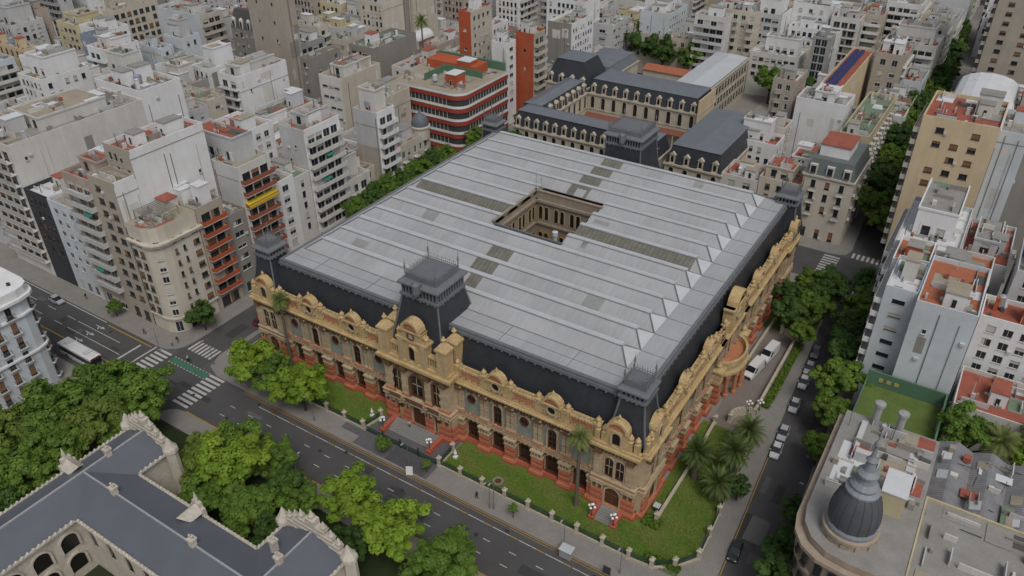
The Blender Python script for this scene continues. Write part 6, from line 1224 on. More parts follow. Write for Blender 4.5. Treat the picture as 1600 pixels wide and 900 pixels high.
def tree(x, y, h, r, col, label, group='trees around the palace', name='street_tree', z=.13):
    t = thing(name, label, 'tree', (x, y, z), random.Random(TN[0]).uniform(0, 6.28), group); i = TN[0] % 5; TN[0] += 1
    c = inst(crown_for(i, col), 'crown', t, (0, 0, h-r*.62)); c.scale = (r, r, r*1.0)
    k = inst(trunk_mesh(i % 3), 'trunk', t); k.scale = (h*.9, h*.9, h*.95); return t
for k, (x, y, h, r, col, lab) in enumerate([
 (-6.5, -31, 12, 6.5, 'mid', 'broad green tree nearest the zebra crossing, lower left canopy'), (-15, -33, 12, 6.5, 'mid', 'broad green tree beside the pale blue block, top of canopy'),
 (-5.8, -40, 13, 6.8, 'olive', 'olive tinted tree behind the gothic gable, lower left canopy'), (-17, -42, 13, 7, 'mid', 'wide tree below the pale blue block in the left canopy'),
 (-6.6, -48, 12, 6.5, 'mid', 'tree by the small roof gable of the gothic school'), (-18, -51, 13, 7, 'olive', 'olive tree at the left edge of the big canopy'), (-8, -57, 12, 7, 'mid', 'tree at the left frame edge by the gothic roof'), (-2.6, -62, 11, 6, 'dark', 'dark tree in the lower left corner'),
 (.2, -12.4, 10, 5.6, 'bright', 'leftmost leafy street tree before the palace front'), (7.4, -12.6, 9.5, 5.0, 'mid', 'middle street tree before the palace left wing'), (14.2, -12.6, 10, 6.0, 'bright', 'wide street tree before the palace left wing, rightmost'),
 (20.5, -34, 12.5, 6.6, 'bright', 'large bright lime tree beside the gothic school'), (13.5, -35, 9.5, 4.4, 'olive', 'yellowish tree touching the gothic gable'), (15, -28.6, 9, 4.8, 'mid', 'green tree between avenue and gothic gable'), (23.5, -27.8, 8.5, 4.4, 'mid', 'green kerbside tree above the lime tree'), (30, -31, 8, 4, 'dark', 'dark tree between lime tree and the right gothic gable'), (21, -41, 9.5, 4.4, 'mid', 'tree in the gothic school court, left one'), (28.5, -38.5, 10, 4.8, 'mid', 'tree in the gothic school court, middle one'), (35.4, -40, 9, 4, 'dark', 'tree in the gothic school court, right one'), (34, -33, 8, 3.8, 'mid', 'tree left of the right gothic gable'),
 (41.5, -28.6, 11, 5.4, 'bright', 'bright kerbside tree above the right gothic gable'), (50, -30, 10.5, 5.6, 'bright', 'green kerbside tree right of the gothic gable'), (60.5, -30, 10, 5.8, 'mid', 'rounded tree at the bottom edge of the avenue'), (70, -36, 8, 4, 'bright', 'tree peeking in at the bottom edge'), (46, -34, 8, 3.6, 'dark', 'dark tree just right of the gothic gable'),
 (34.3, -13.4, 3.6, 1.7, 'mid', 'small round tree outside the entrance railings'), (43.6, -13, 2.8, .9, 'mid', 'sapling beside the leaning white notice board'), (61.6, -13.4, 3, .9, 'mid', 'slim sapling on the pavement by two lamp posts'),
 (-22.9, -5.5, 7, 3.6, 'dark', 'dark round tree beside the cream corner block'), (-44, -12.6, 4, 2, 'mid', 'small bushy tree on the avenue pavement, far left'),
 (98.8, 41, 11, 5.2, 'mid', 'largest leafy tree on the east street before the white block'), (98.2, 50, 11, 5, 'dark', 'dark tree behind the largest east street tree'), (97.4, 59, 10.5, 5, 'dark', 'dark east street tree below the terraces'), (99.8, 24.5, 6.5, 3, 'mid', 'small bright tree across from the parked cars'), (101.2, 6.5, 8, 3.4, 'dark', 'dark tree left of the dome, upper'), (101.4, .2, 8, 3.2, 'dark', 'dark tree left of the dome, lower'), (99.4, 33, 9, 4, 'mid', 'street tree opposite the lone silver car'), (101.2, -6, 9, 3.8, 'dark', 'dark tree at the bottom edge left of the dome'), (91, 9.5, 5, 2.3, 'dark', 'sparse small tree on the pavement by the lawn railings'),
 (85.5, 72, 10, 4.6, 'mid', 'green garden tree near the rear palace corner'), (82.6, 66, 9, 4, 'dark', 'dark garden tree beside the palace east wing'), (88.3, 63, 9.5, 4.2, 'mid', 'garden tree above the curved drive wall'), (84, 59.5, 9, 4.2, 'dark', 'dark garden tree where the drive meets the palace'), (89.4, 69.5, 11, 5, 'dark', 'dark kerbside garden tree between two greener ones'), (97.2, 67.5, 11, 5, 'mid', 'east street tree beside the teal sunshades'), (96.6, 75, 11, 5, 'dark', 'last east street tree before the rear crossing'), (88.4, 55, 7, 2.8, 'mid', 'small garden tree at the bend of the drive'), (88.2, 76, 9, 4, 'dark', 'dark garden tree nearest the rear crossing'),
 (-12, 97, 13, 6.5, 'dark', 'big dark tree beside the banded office'), (-23.5, 100.5, 10, 4.5, 'mid', 'tree at the foot of the banded office'), (-104, 42, 15, 6.5, 'dark', 'dark tree in a courtyard below the slate tower'),
 (119.5, 33, 15, 5, 'mid', 'leafy tree left of the yellow-green palm at right edge'), (131, 34, 15, 6, 'bright', 'leafy tree at the right edge above the sheds'),
 (-6, 200, 16, 7.5, 'dark', 'dark tree left of the pair above the school roofs'), (6, 202, 16, 8, 'mid', 'large green tree above the school roofs'), (-16, 203, 17, 8, 'dark', 'dark tree beside the long grey block'), (-28, 214, 16, 8, 'dark', 'dark tree at the top middle beside the hall'), (47, 190, 14, 7, 'dark', 'dark tree in front of the low classical house'), (38, 193, 13, 6, 'mid', 'tree left of the low classical house'),
 (-19, 150, 12, 5, 'mid', 'street tree beside the deep red wall block'), (-19, 162, 12, 5, 'mid', 'second street tree behind the deep red wall block'), (-16, 118, 11, 4.5, 'dark', 'dark street tree left of the school')]): tree(x, y, h, r, col, lab)
for k in range(7): tree(-22.9, 44+k*6.5, 10.5+.6*(k % 3), 4.4, ('mid', 'dark')[k % 2], 'street tree showing over the far left roof edge, %s from the front' % ('first', 'second', 'third', 'fourth', 'fifth', 'sixth', 'seventh')[k])
for k in range(6): tree(-11.6, 50+k*6.4, 14+.5*(k % 2), 4.2, 'mid', 'leafy tree hugging the left palace wall, %s from the front' % ('first', 'second', 'third', 'fourth', 'fifth', 'sixth')[k])
ORD = ('first', 'second', 'third', 'fourth', 'fifth', 'sixth', 'seventh', 'eighth', 'ninth', 'tenth', 'eleventh', 'twelfth', 'thirteenth', 'fourteenth', 'fifteenth', 'sixteenth', 'seventeenth', 'eighteenth', 'nineteenth')
for k in range(19):
    y = 105+k*11
    for s, nm in ((0, 'left'), (1, 'right')):
        if s == 0 and k == 0: continue
        x = KL(y)+1.0 if s == 0 else KR(y)-1.0
        tree(x, y+s*4, 10.5+(k % 3), 5.2, ('dark', 'mid', 'dark')[(k+s) % 3], 'street tree %s along the %s kerb beyond the rear crossing' % (ORD[k], nm), 'trees lining the far street')
# palms
FROND = leafmat('palm_frond', (.05, .085, .022), (.15, .20, .06)); FRONDY = leafmat('palm_frond_pale', (.10, .14, .035), (.24, .27, .09))
PTR = mat('palm_trunk', (.14, .12, .095), .95, .4, 1.2, 0, .4)
def palm_head(seed, n, length, droop, wid, m):
    rnd = random.Random(seed); v = []; f = []; tint = []
    for k in range(n):
        a = k*2.399+rnd.uniform(-.2, .2); el = math.radians(78-110*(k/n)+rnd.uniform(-8, 8)); L = length*rnd.uniform(.8, 1.05); p = Vector((0, 0, 0)); d = Vector((math.cos(a)*math.cos(el), math.sin(a)*math.cos(el), math.sin(el))); tn = rnd.uniform(.05, .7)*(1-.4*k/n); N = 11; side = Vector((-math.sin(a), math.cos(a), 0))
        for j in range(N):
            t = j/(N-1); q = p+d*(L/N); d = (d+Vector((0, 0, -droop/N*(.4+t)))).normalized(); w_ = wid*L*math.sin(math.pi*min(1, .12+t*.83))
            for s in (-1, 1):
                for e in (0, .5):
                    i = len(v); c = p+(q-p)*e; tip = c+side*s*w_+d*w_*.55+Vector((0, 0, -w_*.35)); c2 = c+(q-p)*.42; v += [tuple(c), tuple(c2), tuple(tip)]; f.append((i, i+1, i+2)); tint.append(tn+rnd.uniform(-.1, .1))
            p = q
    me = D.meshes.new('fronds'); me.from_pydata(v, [], f); at = me.attributes.new('tint', 'FLOAT', 'FACE'); at.data.foreach_set('value', [max(0, t) for t in tint]); me.materials.append(m); me.update(); return me
HEAD_P = palm_head(1, 70, 3.7, 1.5, .17, FROND); HEAD_S = palm_head(2, 46, 2.6, 2.2, .24, FRONDY)
def palm(x, y, h, kind, label, lean=0.0, sc=1.0):
    t = thing('palm_tree', label, 'palm', (x, y, .18), random.Random(h).uniform(0, 6)); mb = MB(); prev = None
    for i in range(9):
        z = h*i/8; r_ = (.55 if kind == 'P' else .3)*(1.25-.45*i/8) if i else (.75 if kind == 'P' else .5); c = (lean*(i/8)**2, 0, z)
        if prev: mb.tube(prev[0], c, prev[1], r_, 9)
        prev = (c, r_)
    mb.build('trunk', PTR, t); o = inst(HEAD_P if kind == 'P' else HEAD_S, 'fronds', t, (lean, 0, h)); o.scale = (sc,)*3; return t
palm(2.7, -4.8, 16.5, 'S', 'slim tall palm on the lawn before the left palace wing', .2); palm(69, -5.7, 15.4, 'S', 'slim tall palm on the lawn by the right corner pavilion', .15)
for px, py, z, h, lab in ((1092, 702, 7, 6.2, 'stout date palm nearest the palace east wall'), (1150, 702, 7.5, 6.8, 'largest stout date palm on the east lawn'), (1122, 752, 4, 3.4, 'short date palm with pale trunk in front of the others'), (1172, 668, 6.5, 5.6, 'date palm behind the largest one by the drive')):
    c = U(px, py, z); palm(c.x, c.y, h, 'P', lab)
c = U(656, 212, 12); palm(c.x, c.y, 11.5, 'P', 'date palm beside the small domed house'); c = U(660, 60, 20); palm(c.x, c.y, 26, 'S', 'very tall lone palm above the far roofs', 0, 1.5); palm(124.5, 31.5, 12.5, 'S', 'yellow-green palm at the right edge', 0, 1.5)
# clipped hedges and flower beds
def hedge(x0, x1, y0, y1, h, label, seed=1):
    rnd = random.Random(seed); v = []; f = []; tint = []; n = int(((x1-x0)*(y1-y0)+h*((x1-x0)+(y1-y0))*2)*60)
    for _ in range(n):
        p = Vector((rnd.uniform(x0, x1), rnd.uniform(y0, y1), .2+h*(rnd.random()**.4))); d = Vector((rnd.gauss(0, 1), rnd.gauss(0, 1), rnd.gauss(.4, 1))).normalized(); a = d.orthogonal().normalized()*.16; b = d.cross(a); i = len(v); v += [tuple(p-a), tuple(p+b), tuple(p+a), tuple(p-b)]; f.append((i, i+1, i+2, i+3)); tint.append(rnd.random())
    me = D.meshes.new('hedge'); me.from_pydata(v, [], f); at = me.attributes.new('tint', 'FLOAT', 'FACE'); at.data.foreach_set('value', tint); me.materials.append(LEAF['mid']); me.update(); inst(me, 'hedge', label=label, cat='hedge')
hedge(79.8, 82.6, -3.6, -1.6, .8, 'low clipped hedge at the foot of the right corner pavilion'); hedge(83, 88.6, -9.4, -8.2, .7, 'low hedge inside the railings at the corner lawn', 2); hedge(87.4, 88.8, 34, 57, .9, 'hedge strip along the outer drive wall', 3); hedge(-9.2, -7.6, -3, 12, .8, 'hedge along the left side of the palace', 4); hedge(-9.4, -2, -9.8, -8, .9, 'hedge behind the left corner railings', 5); hedge(80, 88, 66, 67.2, .8, 'low hedge in the rear garden', 6)
# ================================================================ street furniture, walls, vehicles, people
CRM = mat('cream_pillar', (.50, .455, .36), .9, .4, .8, .3, .25); IRONG = mat('green_iron', (.022, .06, .048), .5, .2, 1, 0, .1); GLOBE = mat('white_globe', (.78, .78, .78), .35, .05, 1, 0, 0)
def pillar_mesh():
    mb = MB(); mb.box(-.36, .36, -.36, .36, 0, .4); mb.box(-.28, .28, -.28, .28, .4, 1.9); mb.box(-.4, .4, -.4, .4, 1.9, 2.05); mb.frus(0, 0, .34, .34, .1, .1, 2.05, 2.35); mb.lathe(0, 0, [(.1, 2.35), (.17, 2.5), (.05, 2.7)], 6); return mb.mesh('pillar', CRM)
PIL = pillar_mesh(); PAN = {}
def panel_mesh(L):
    k = round(L, 1)
    if k not in PAN:
        mb = MB(); mb.box(0, L, -.03, .03, .62, .7, 0); mb.box(0, L, -.03, .03, 1.5, 1.58, 0); mb.box(0, L, -.03, .03, 1.1, 1.14, 0); n = int(L/.16)
        for i in range(n+1): x = L*i/n; mb.box(x-.022, x+.022, -.02, .02, .45, 1.75, 0, skip=(0, 1))
        PAN[k] = mb.mesh('railing_panel', IRONG)
    return PAN[k]
def fence(label, pts):
    t = thing('railing_fence', label, 'fence', (pts[0][0], pts[0][1], .13))
    for i, (x, y) in enumerate(pts):
        x -= pts[0][0]; y -= pts[0][1]; inst(PIL, 'pillar', t, (x, y, 0))
        if i+1 < len(pts):
            q = (pts[i+1][0]-pts[0][0], pts[i+1][1]-pts[0][1]); L = math.hypot(q[0]-x, q[1]-y); a = math.atan2(q[1]-y, q[0]-x)
            mb = MB(); mb.box(.3, L-.3, -.2, .2, 0, .45); mb.build('plinth', CRM, t, loc=(x, y, 0), rz=a); c = Vector((x, y, 0))+Vector((math.cos(a)*.3, math.sin(a)*.3, 0)); inst(panel_mesh(L-.6), 'railing_panel', t, c, a)
fence('green railings with cream pillars before the right palace lawn', [(44.5, -6.6), (44.5, -10.6)]+[(44.5+4.55*i, -10.6) for i in range(1, 9)]+[(84.6, -10.3), (87.6, -8.4), (KL(-5)-3.6, -5)]+[(KL(y)-3.5, y) for y in (0, 5, 10, 15, 20, 25)])
fence('green railings with cream pillars before the left palace lawn', [(27.9, -6.6), (27.0, -10.6)]+[(27.0-4.55*i, -10.6) for i in range(1, 8)]+[(-9.6, -10)]+[(-10, -6+i*5) for i in range(17)])
t = thing('entrance_gate', 'long dark green railing gate across the palace entrance', 'gate', (27.6, -10.8, .13))
for i in range(4): inst(panel_mesh(4.0), 'gate_leaf', t, (.3+i*4.05, 0, -.3))
for i in range(3): mb = MB(); mb.box(-.1, .1, -.1, .1, 0, 2.1); mb.build('gate_post', IRONG, t, loc=(4.3+i*4.05, 0, 0))
def wallrun(name, label, pts, h, th=.35):
    t = thing(name, label, 'wall', (pts[0][0], pts[0][1], .13))
    for (ax, ay), (bx, by) in zip(pts, pts[1:]):
        L = math.hypot(bx-ax, by-ay); mb = MB(); mb.box(0, L, -th/2, th/2, 0, h); mb.box(-.06, L+.06, -th/2-.08, th/2+.08, h, h+.14); mb.build('wall_section', CRM, t, loc=(ax-pts[0][0], ay-pts[0][1], 0), rz=math.atan2(by-ay, bx-ax))
    for x, y in (pts[0], pts[-1]): inst(PIL, 'pillar', t, (x-pts[0][0], y-pts[0][1], 0))
arc = lambda cx, cy, r_, a0, a1, n=7: [(cx+r_*math.cos(math.radians(a0+(a1-a0)*i/n)), cy+r_*math.sin(math.radians(a0+(a1-a0)*i/n))) for i in range(n+1)]
wallrun('drive_wall', 'cream curved wall on the street side of the drive', [(86.9, 31)]+[(86.9, 34+i*6) for i in range(4)]+arc(83.4, 56, 3.5, 0, 90), 1.5); wallrun('drive_wall', 'pale wall between the drive and the palace, vans beside it', [(80.6, 41), (80.7, 52), (81, 64)], 1.1); wallrun('drive_wall', 'curved cream wall closing the drive by the date palms', arc(86.9, 27.5, 3.4, 90, 190), 1.6, .6); wallrun('drive_wall', 'low pale wall along the sunken passage by the corner pavilion', [(81.6, -1.8), (81.7, 12), (81.4, 25)], .7)
# lamps
def globe_lamp(x, y, z, label):
    t = thing('globe_lamp', label, 'lamp', (x, y, z)); mb = MB(); mb.lathe(0, 0, [(.22, 0), (.16, .2), (.07, .3), (.06, 1.9), (.1, 2.0)], 8)
    P5 = [(0, 0, 2.45)]+[(.48*math.cos(a), .48*math.sin(a), 2.05) for a in (0, 1.57, 3.14, 4.71)]
    for p in P5[1:]: mb.tube((0, 0, 1.75), (p[0], p[1], 1.9), .035, n=5)
    mb.build('post', IRONG, t)
    for p in P5: mb = MB(); mb.lathe(p[0], p[1], [(.05, p[2]-.22), (.17, p[2]-.16), (.23, p[2]), (.17, p[2]+.16), (.04, p[2]+.23)], 10); mb.build('globe', GLOBE, t, True)
for x, y, z, lab in ((30.45, -9, 1.0, 'white five-globe lamp left of the main entrance steps'), (41.15, -9, 1.0, 'white five-globe lamp right of the main entrance steps'), (72.35, -6.6, .8, 'white globe lamp left of the corner pavilion steps'), (76.25, -6.6, .8, 'white globe lamp right of the corner pavilion steps'), (-4.6, -6.6, .8, 'globe lamp left of the far left steps'), (-.75, -6.6, .8, 'globe lamp right of the far left steps'), (87.2, 33, .3, 'globe lamp on the lawn by the drive wall'), (85.8, 30.2, 1.5, 'globe lamp on the curved drive wall')): globe_lamp(x, y, z, lab)
def lamp_post(x, y, h, arm, rz, label):
    t = thing('street_lamp', label, 'street lamp', (x, y, .13), rz); mb = MB(); mb.lathe(0, 0, [(.16, 0), (.12, .8), (.07, 1), (.05, h)], 7); mb.tube((0, 0, h-.1), (arm, 0, h+.25), .035, n=5); mb.build('post', RAILG, t); mb = MB(); mb.box(arm-.35, arm+.25, -.12, .12, h+.15, h+.3); mb.build('lamp_head', METAL, t)
for x, y, lab in ((57.2, -13.7, 'first of two close lamp posts by the slim sapling'), (57.9, -13.5, 'second of two close lamp posts by the slim sapling'), (71.3, -13.8, 'lamp post near the grey kiosk box'), (40.4, -13.9, 'lamp post before the palace entrance'), (17.6, -13.8, 'lamp post between the left street trees'), (81, -13.8, 'lamp post at the right end of the avenue railings'), (27, -27, 'lamp post on the near kerb by the lime tree'), (-24.5, -15.9, 'lamp post at the cream corner block crossing'), (-11.8, -12.6, 'lamp post on the palace left corner')): lamp_post(x, y, 6.5, 1.2, -math.pi/2 if y > -20 else math.pi/2, lab)
for k in range(4): lamp_post(KR(12+k*19)+.8, 12+k*19, 6.5, 1.4, math.pi, 'slim lamp post on the far kerb of the east street, %s from the dome' % ('first', 'second', 'third', 'fourth')[k])
c = U(640, 737, .6); t = thing('notice_board', 'leaning white notice board on the kerb by the sapling', 'sign', (c.x, c.y, .13), .5); mb = MB(); mb.hexa([(-.6, -.35, 0), (.6, -.35, 0), (.6, -.28, 0), (-.6, -.28, 0), (-.6, 0, 1.7), (.6, 0, 1.7), (.6, .06, 1.7), (-.6, .06, 1.7)]); mb.build('board', W_['white'], t)
mb = MB(); mb.hexa([(-.5, .7, 0), (-.4, .7, 0), (-.4, .74, 0), (-.5, .74, 0), (-.5, .05, 1.6), (-.4, .05, 1.6), (-.4, .09, 1.6), (-.5, .09, 1.6)]); mb.build('prop', RAILG, t)
for i in range(3): mb = MB(); mb.hexa([(-.4, -.36+.07*(3-i)*.0-.005+.2*(i*.25), .45+i*.3), (.4, -.36-.005+.2*(i*.25), .45+i*.3), (.4, -.35+.05*i, .55+i*.3), (-.4, -.35+.05*i, .55+i*.3)]*2); 
c = U(885, 864, .9); t = thing('kiosk_box', 'grey metal kiosk box standing at the avenue kerb', 'kiosk', (c.x, c.y, .13), 0.02); mb = MB(); mb.box(-.95, .95, -.65, .65, .1, 1.9); mb.box(-.85, .85, -.55, .55, 0, .1); mb.build('cabinet', METAL, t); mb = MB(); mb.frus(0, 0, 1.1, .8, .9, .6, 1.9, 2.15); mb.build('roof', R_['silver'], t)
c = U(948, 893, 1); t = thing('information_panel', 'dark information panel on the pavement at the bottom edge', 'sign', (c.x, c.y, .13)); mb = MB(); mb.box(-.6, .6, -.06, .06, .5, 2.0); mb.build('panel', W_['dark'], t)
for s in (-.45, .45): mb = MB(); mb.box(s-.05, s+.05, -.05, .05, 0, .5); mb.build('leg', RAILG, t)
t = thing('manhole', 'round brown manhole ring on the right palace lawn', 'manhole', (55.2, -8.2, .2)); mb = MB(); mb.lathe(0, 0, [(.95, 0), (.95, .12), (.6, .12), (.6, .05)], 16); mb.build('ring', PAVE, t); mb = MB(); mb.lathe(0, 0, [(.58, .05), (.55, .1)], 14); mb.build('cover', BROWN, t)
for x, y, lab in ((45.8, -7.6, 'white statue plinth on the lawn beside the entrance'), (26.2, -7.2, 'white statue plinth left of the entrance court')): t = thing('stone_plinth', lab, 'plinth', (x, y, .2)); mb = MB(); mb.box(-.35, .35, -.35, .35, 0, .5); mb.lathe(0, 0, [(.3, .5), (.2, .8), (.32, 1.2), (.18, 1.6), (.12, 1.9), (.05, 2.1)], 8); mb.build('figure', W_['white'], t)
t = thing('rubbish_bin', 'black bin in the sunken passage beside the corner pavilion', 'bin', (80.7, .4, .2)); mb = MB(); mb.frus(0, 0, .38, .38, .5, .5, 0, 1.1); mb.build('body', W_['dark'], t); mb = MB(); mb.box(-.54, .54, -.54, .54, 1.1, 1.22); mb.build('lid', W_['lightgrey'], t)
# vehicles
TYRE = mat('tyre', (.012, .012, .012), .9, .1, 1, 0, 0); RIM = mat('rim', (.3, .3, .31), .35, .1, 1, 0, 0, 0, .5, .7); CGL = mat('car_glass', (.012, .016, .02), .08, 0, 1, 0, 0, 0, .6); LMP = mat('headlight', (.6, .6, .58), .2, 0, 1, 0, 0); TAIL = mat('tail_light', (.25, .015, .01), .3, 0, 1, 0, 0)
def carpaint(nm, c): return mat('paint_'+nm, c, .3, .12, 1.5, 0, .05, 0, .5)
WHL = None
def wheel():
    global WHL
    if WHL is None:
        a = MB(); b = MB()
        for i in range(12):
            t0, t1 = 2*math.pi*i/12, 2*math.pi*(i+1)/12; f_ = lambda r, t, x: (r*math.cos(t), x, .32+r*math.sin(t))
            a.poly([f_(.32, t0, -.11), f_(.32, t1, -.11), f_(.32, t1, .11), f_(.32, t0, .11)]); a.poly([f_(.2, t0, -.11), f_(.2, t1, -.11), f_(.32, t1, -.11), f_(.32, t0, -.11)]); a.poly([f_(.2, t0, .11), f_(.2, t1, .11), f_(.32, t1, .11), f_(.32, t0, .11)])
        for x in (-.1, .1): b.poly([(.21*math.cos(2*math.pi*i/12), x, .32+.21*math.sin(2*math.pi*i/12)) for i in range(12)])
        WHL = (a.mesh('tyre', TYRE), b.mesh('rim', RIM))
    return WHL
def loft(sec, m=0):
    """sections along the car: (x, half width, z low, z high, half width at top)"""
    mb = MB(); rings = [[(x, -w0, z0), (x, -w0, z0+(z1-z0)*.6), (x, -w1, z1), (x, w1, z1), (x, w0, z0+(z1-z0)*.6), (x, w0, z0)] for x, w0, z0, z1, w1 in sec]
    for A, B_ in zip(rings, rings[1:]):
        for i in range(6): j = (i+1) % 6; mb.poly([A[i], A[j], B_[j], B_[i]], m)
    mb.poly(rings[0][::-1], m); mb.poly(rings[-1], m); return mb
def car(x, y, rz, paint, label, kind='car', z=.01):
    t = thing({'car': 'parked_car', 'van': 'white_van'}[kind], label, 'car' if kind == 'car' else 'van', (x, y, z), rz)
    if kind == 'car':
        b = loft([(-2.1, .72, .38, .78, .62), (-1.95, .84, .28, .95, .74), (-1.1, .87, .24, .98, .78), (.75, .87, .24, .96, .78), (1.7, .84, .26, .82, .72), (2.08, .7, .36, .66, .58)]).build('body', paint, t)
        loft([(-1.85, .74, .95, .97, .70), (-1.25, .76, .95, 1.42, .60), (.1, .77, .95, 1.46, .62), (1.0, .76, .93, .96, .70)]).build('windows', CGL, t)
        mb = MB(); mb.box(-1.25, .12, -.6, .6, 1.43, 1.49); mb.build('roof', paint, t); wb, fz = 1.3, 2.0
        for s in (-1, 1): mb = MB(); mb.box(-.55, -.47, s*.77-.04, s*.77+.04, .95, 1.42); mb.build('pillar', paint, t); mb = MB(); mb.box(.55, .72, s*.98-.09, s*.98+.09, .95, 1.08); mb.build('mirror', paint, t)
    else:
        b = loft([(-2.85, .9, .35, 2.4, .82), (-2.75, .97, .3, 2.5, .86), (1.2, .97, .3, 2.52, .86), (2.0, .97, .3, 1.5, .9), (2.75, .92, .32, 1.1, .84), (2.9, .8, .4, .95, .7)]).build('body', paint, t); wb, fz = 1.75, 2.84
        mb = MB(); mb.hexa([(1.28, -.82, 2.42), (1.98, -.86, 1.56), (1.98, .86, 1.56), (1.28, .82, 2.42), (1.31, -.82, 2.47), (2.02, -.86, 1.61), (2.02, .86, 1.61), (1.31, .82, 2.47)]); mb.build('windscreen', CGL, t)
        for s in (-1, 1): mb = MB(); mb.box(.5, 1.3, s*.955-.03, s*.955+.03, 1.5, 2.1); mb.build('side_window', CGL, t); mb = MB(); mb.box(1.5, 1.65, s*1.08-.1, s*1.08+.1, 1.5, 1.85); mb.build('mirror', W_['dark'], t)
        mb = MB(); mb.box(2.78, 2.93, -.75, .75, .45, .85); mb.build('grille', W_['dark'], t)
    for sx in (-1, 1):
        for sy in (-1, 1):
            a, r_ = wheel(); w_ = inst(None, 'wheel', t, (sx*wb, sy*.78, 0)); inst(a, 'tyre', w_); inst(r_, 'rim', w_)
    for s in (-1, 1):
        mb = MB(); mb.box(fz-.06, fz+.05, s*.55-.16, s*.55+.16, .62, .74); mb.build('headlight', LMP, t); mb = MB(); xr = -2.06 if kind == 'car' else -2.86; mb.box(xr-.03, xr+.05, s*.6-.12, s*.6+.12, .68, .86); mb.build('tail_light', TAIL, t)
    return t
ST = math.atan2(1, -.052)
PW, PS, PG, PR, PB, PD = carpaint('white', (.62, .63, .64)), carpaint('silver', (.38, .39, .41)), carpaint('grey', (.16, .17, .19)), carpaint('red', (.22, .015, .02)), carpaint('blue', (.06, .09, .15)), carpaint('dark', (.025, .03, .03))
for px, py, p, flip, lab in ((1208, 701, PW, 1, 'white car parked lowest in the east street row'), (1219, 674, PS, 1, 'silver-blue car parked just above the white one'), (1234, 630, PS, 1, 'silver car parked alone mid row in the east street'), (1246, 593, PW, 1, 'light car parked behind the silver one'), (1255, 571, PS, 1, 'pale grey car with dark windows behind the light car'), (1264, 546, PG, 1, 'dark grey car half under the big street tree')):
    c = U(px, py, .7); car(KL(c.y)+1.05, c.y, ST+math.pi*flip, p, lab)
c = U(1132, 852, .8); car(KL(c.y)+1.0, c.y, ST+math.pi, PD, 'dark car with glass roof parked beside the lawn railings')
car(-14.9, 3.2, math.pi/2, PR, 'dark red car parked at the left palace corner'); car(-61, -16.3, 0, PS, 'silver car beside the far left avenue kerb'); car(KR(64)-1.2, 64, ST, PG, 'grey car in shade under the east street trees'); car(KL(120)+1.2, 122, ST, PW, 'white car beyond the rear crossing under trees'); car(KR(150)-1.3, 152, ST, PG, 'grey car far up the tree lined street')
car(82.7, 43.2, math.radians(-98), PW, 'front white van parked in the palace drive', 'van', .2); car(83.7, 50, math.radians(-98), PW, 'rear white van parked in the palace drive', 'van', .2)
def bus(x, y, rz, label):
    t = thing('city_bus', label, 'bus', (x, y, .01), rz); mb = MB(); mb.box(-5.6, 5.6, -1.25, 1.25, .35, 1.3, 0); mb.box(-5.6, 5.6, -1.25, 1.25, 2.6, 3.05, 0); mb.box(-5.55, 5.5, -1.2, 1.2, 1.3, 2.6, 1); mb.frus(0, 0, 5.55, 1.2, 5.3, .95, 3.05, 3.2, 0); mb.build('body', [carpaint('bus', (.6, .61, .62)), CGL], t)
    for i in range(8):
        for s in (-1, 1): mb = MB(); mb.box(-5.3+i*1.45, -5.15+i*1.45, s*1.23-.02, s*1.23+.02, 1.3, 2.6); mb.build('window_post', W_['dark'], t)
    mb = MB(); mb.box(5.5, 5.62, -1.15, 1.15, 1.1, 2.7); mb.build('windscreen', CGL, t); mb = MB(); mb.box(5.55, 5.64, -1.0, 1.0, 2.75, 3.0); mb.build('destination_board', TAIL, t)
    for x_ in (-3.4, 3.2):
        mb = MB(); mb.box(x_-.6, x_+.6, -.7, .7, 3.2, 3.45); mb.build('roof_unit', W_['lightgrey'], t)
        for s in (-1, 1): a, r_ = wheel(); w_ = inst(None, 'wheel', t, (x_, s*1.15, 0)); w_.scale = (1.5,)*3; inst(a, 'tyre', w_); inst(r_, 'rim', w_)
bus(-36.4, -26, 0, 'white city bus pulling out beside the pale blue block')
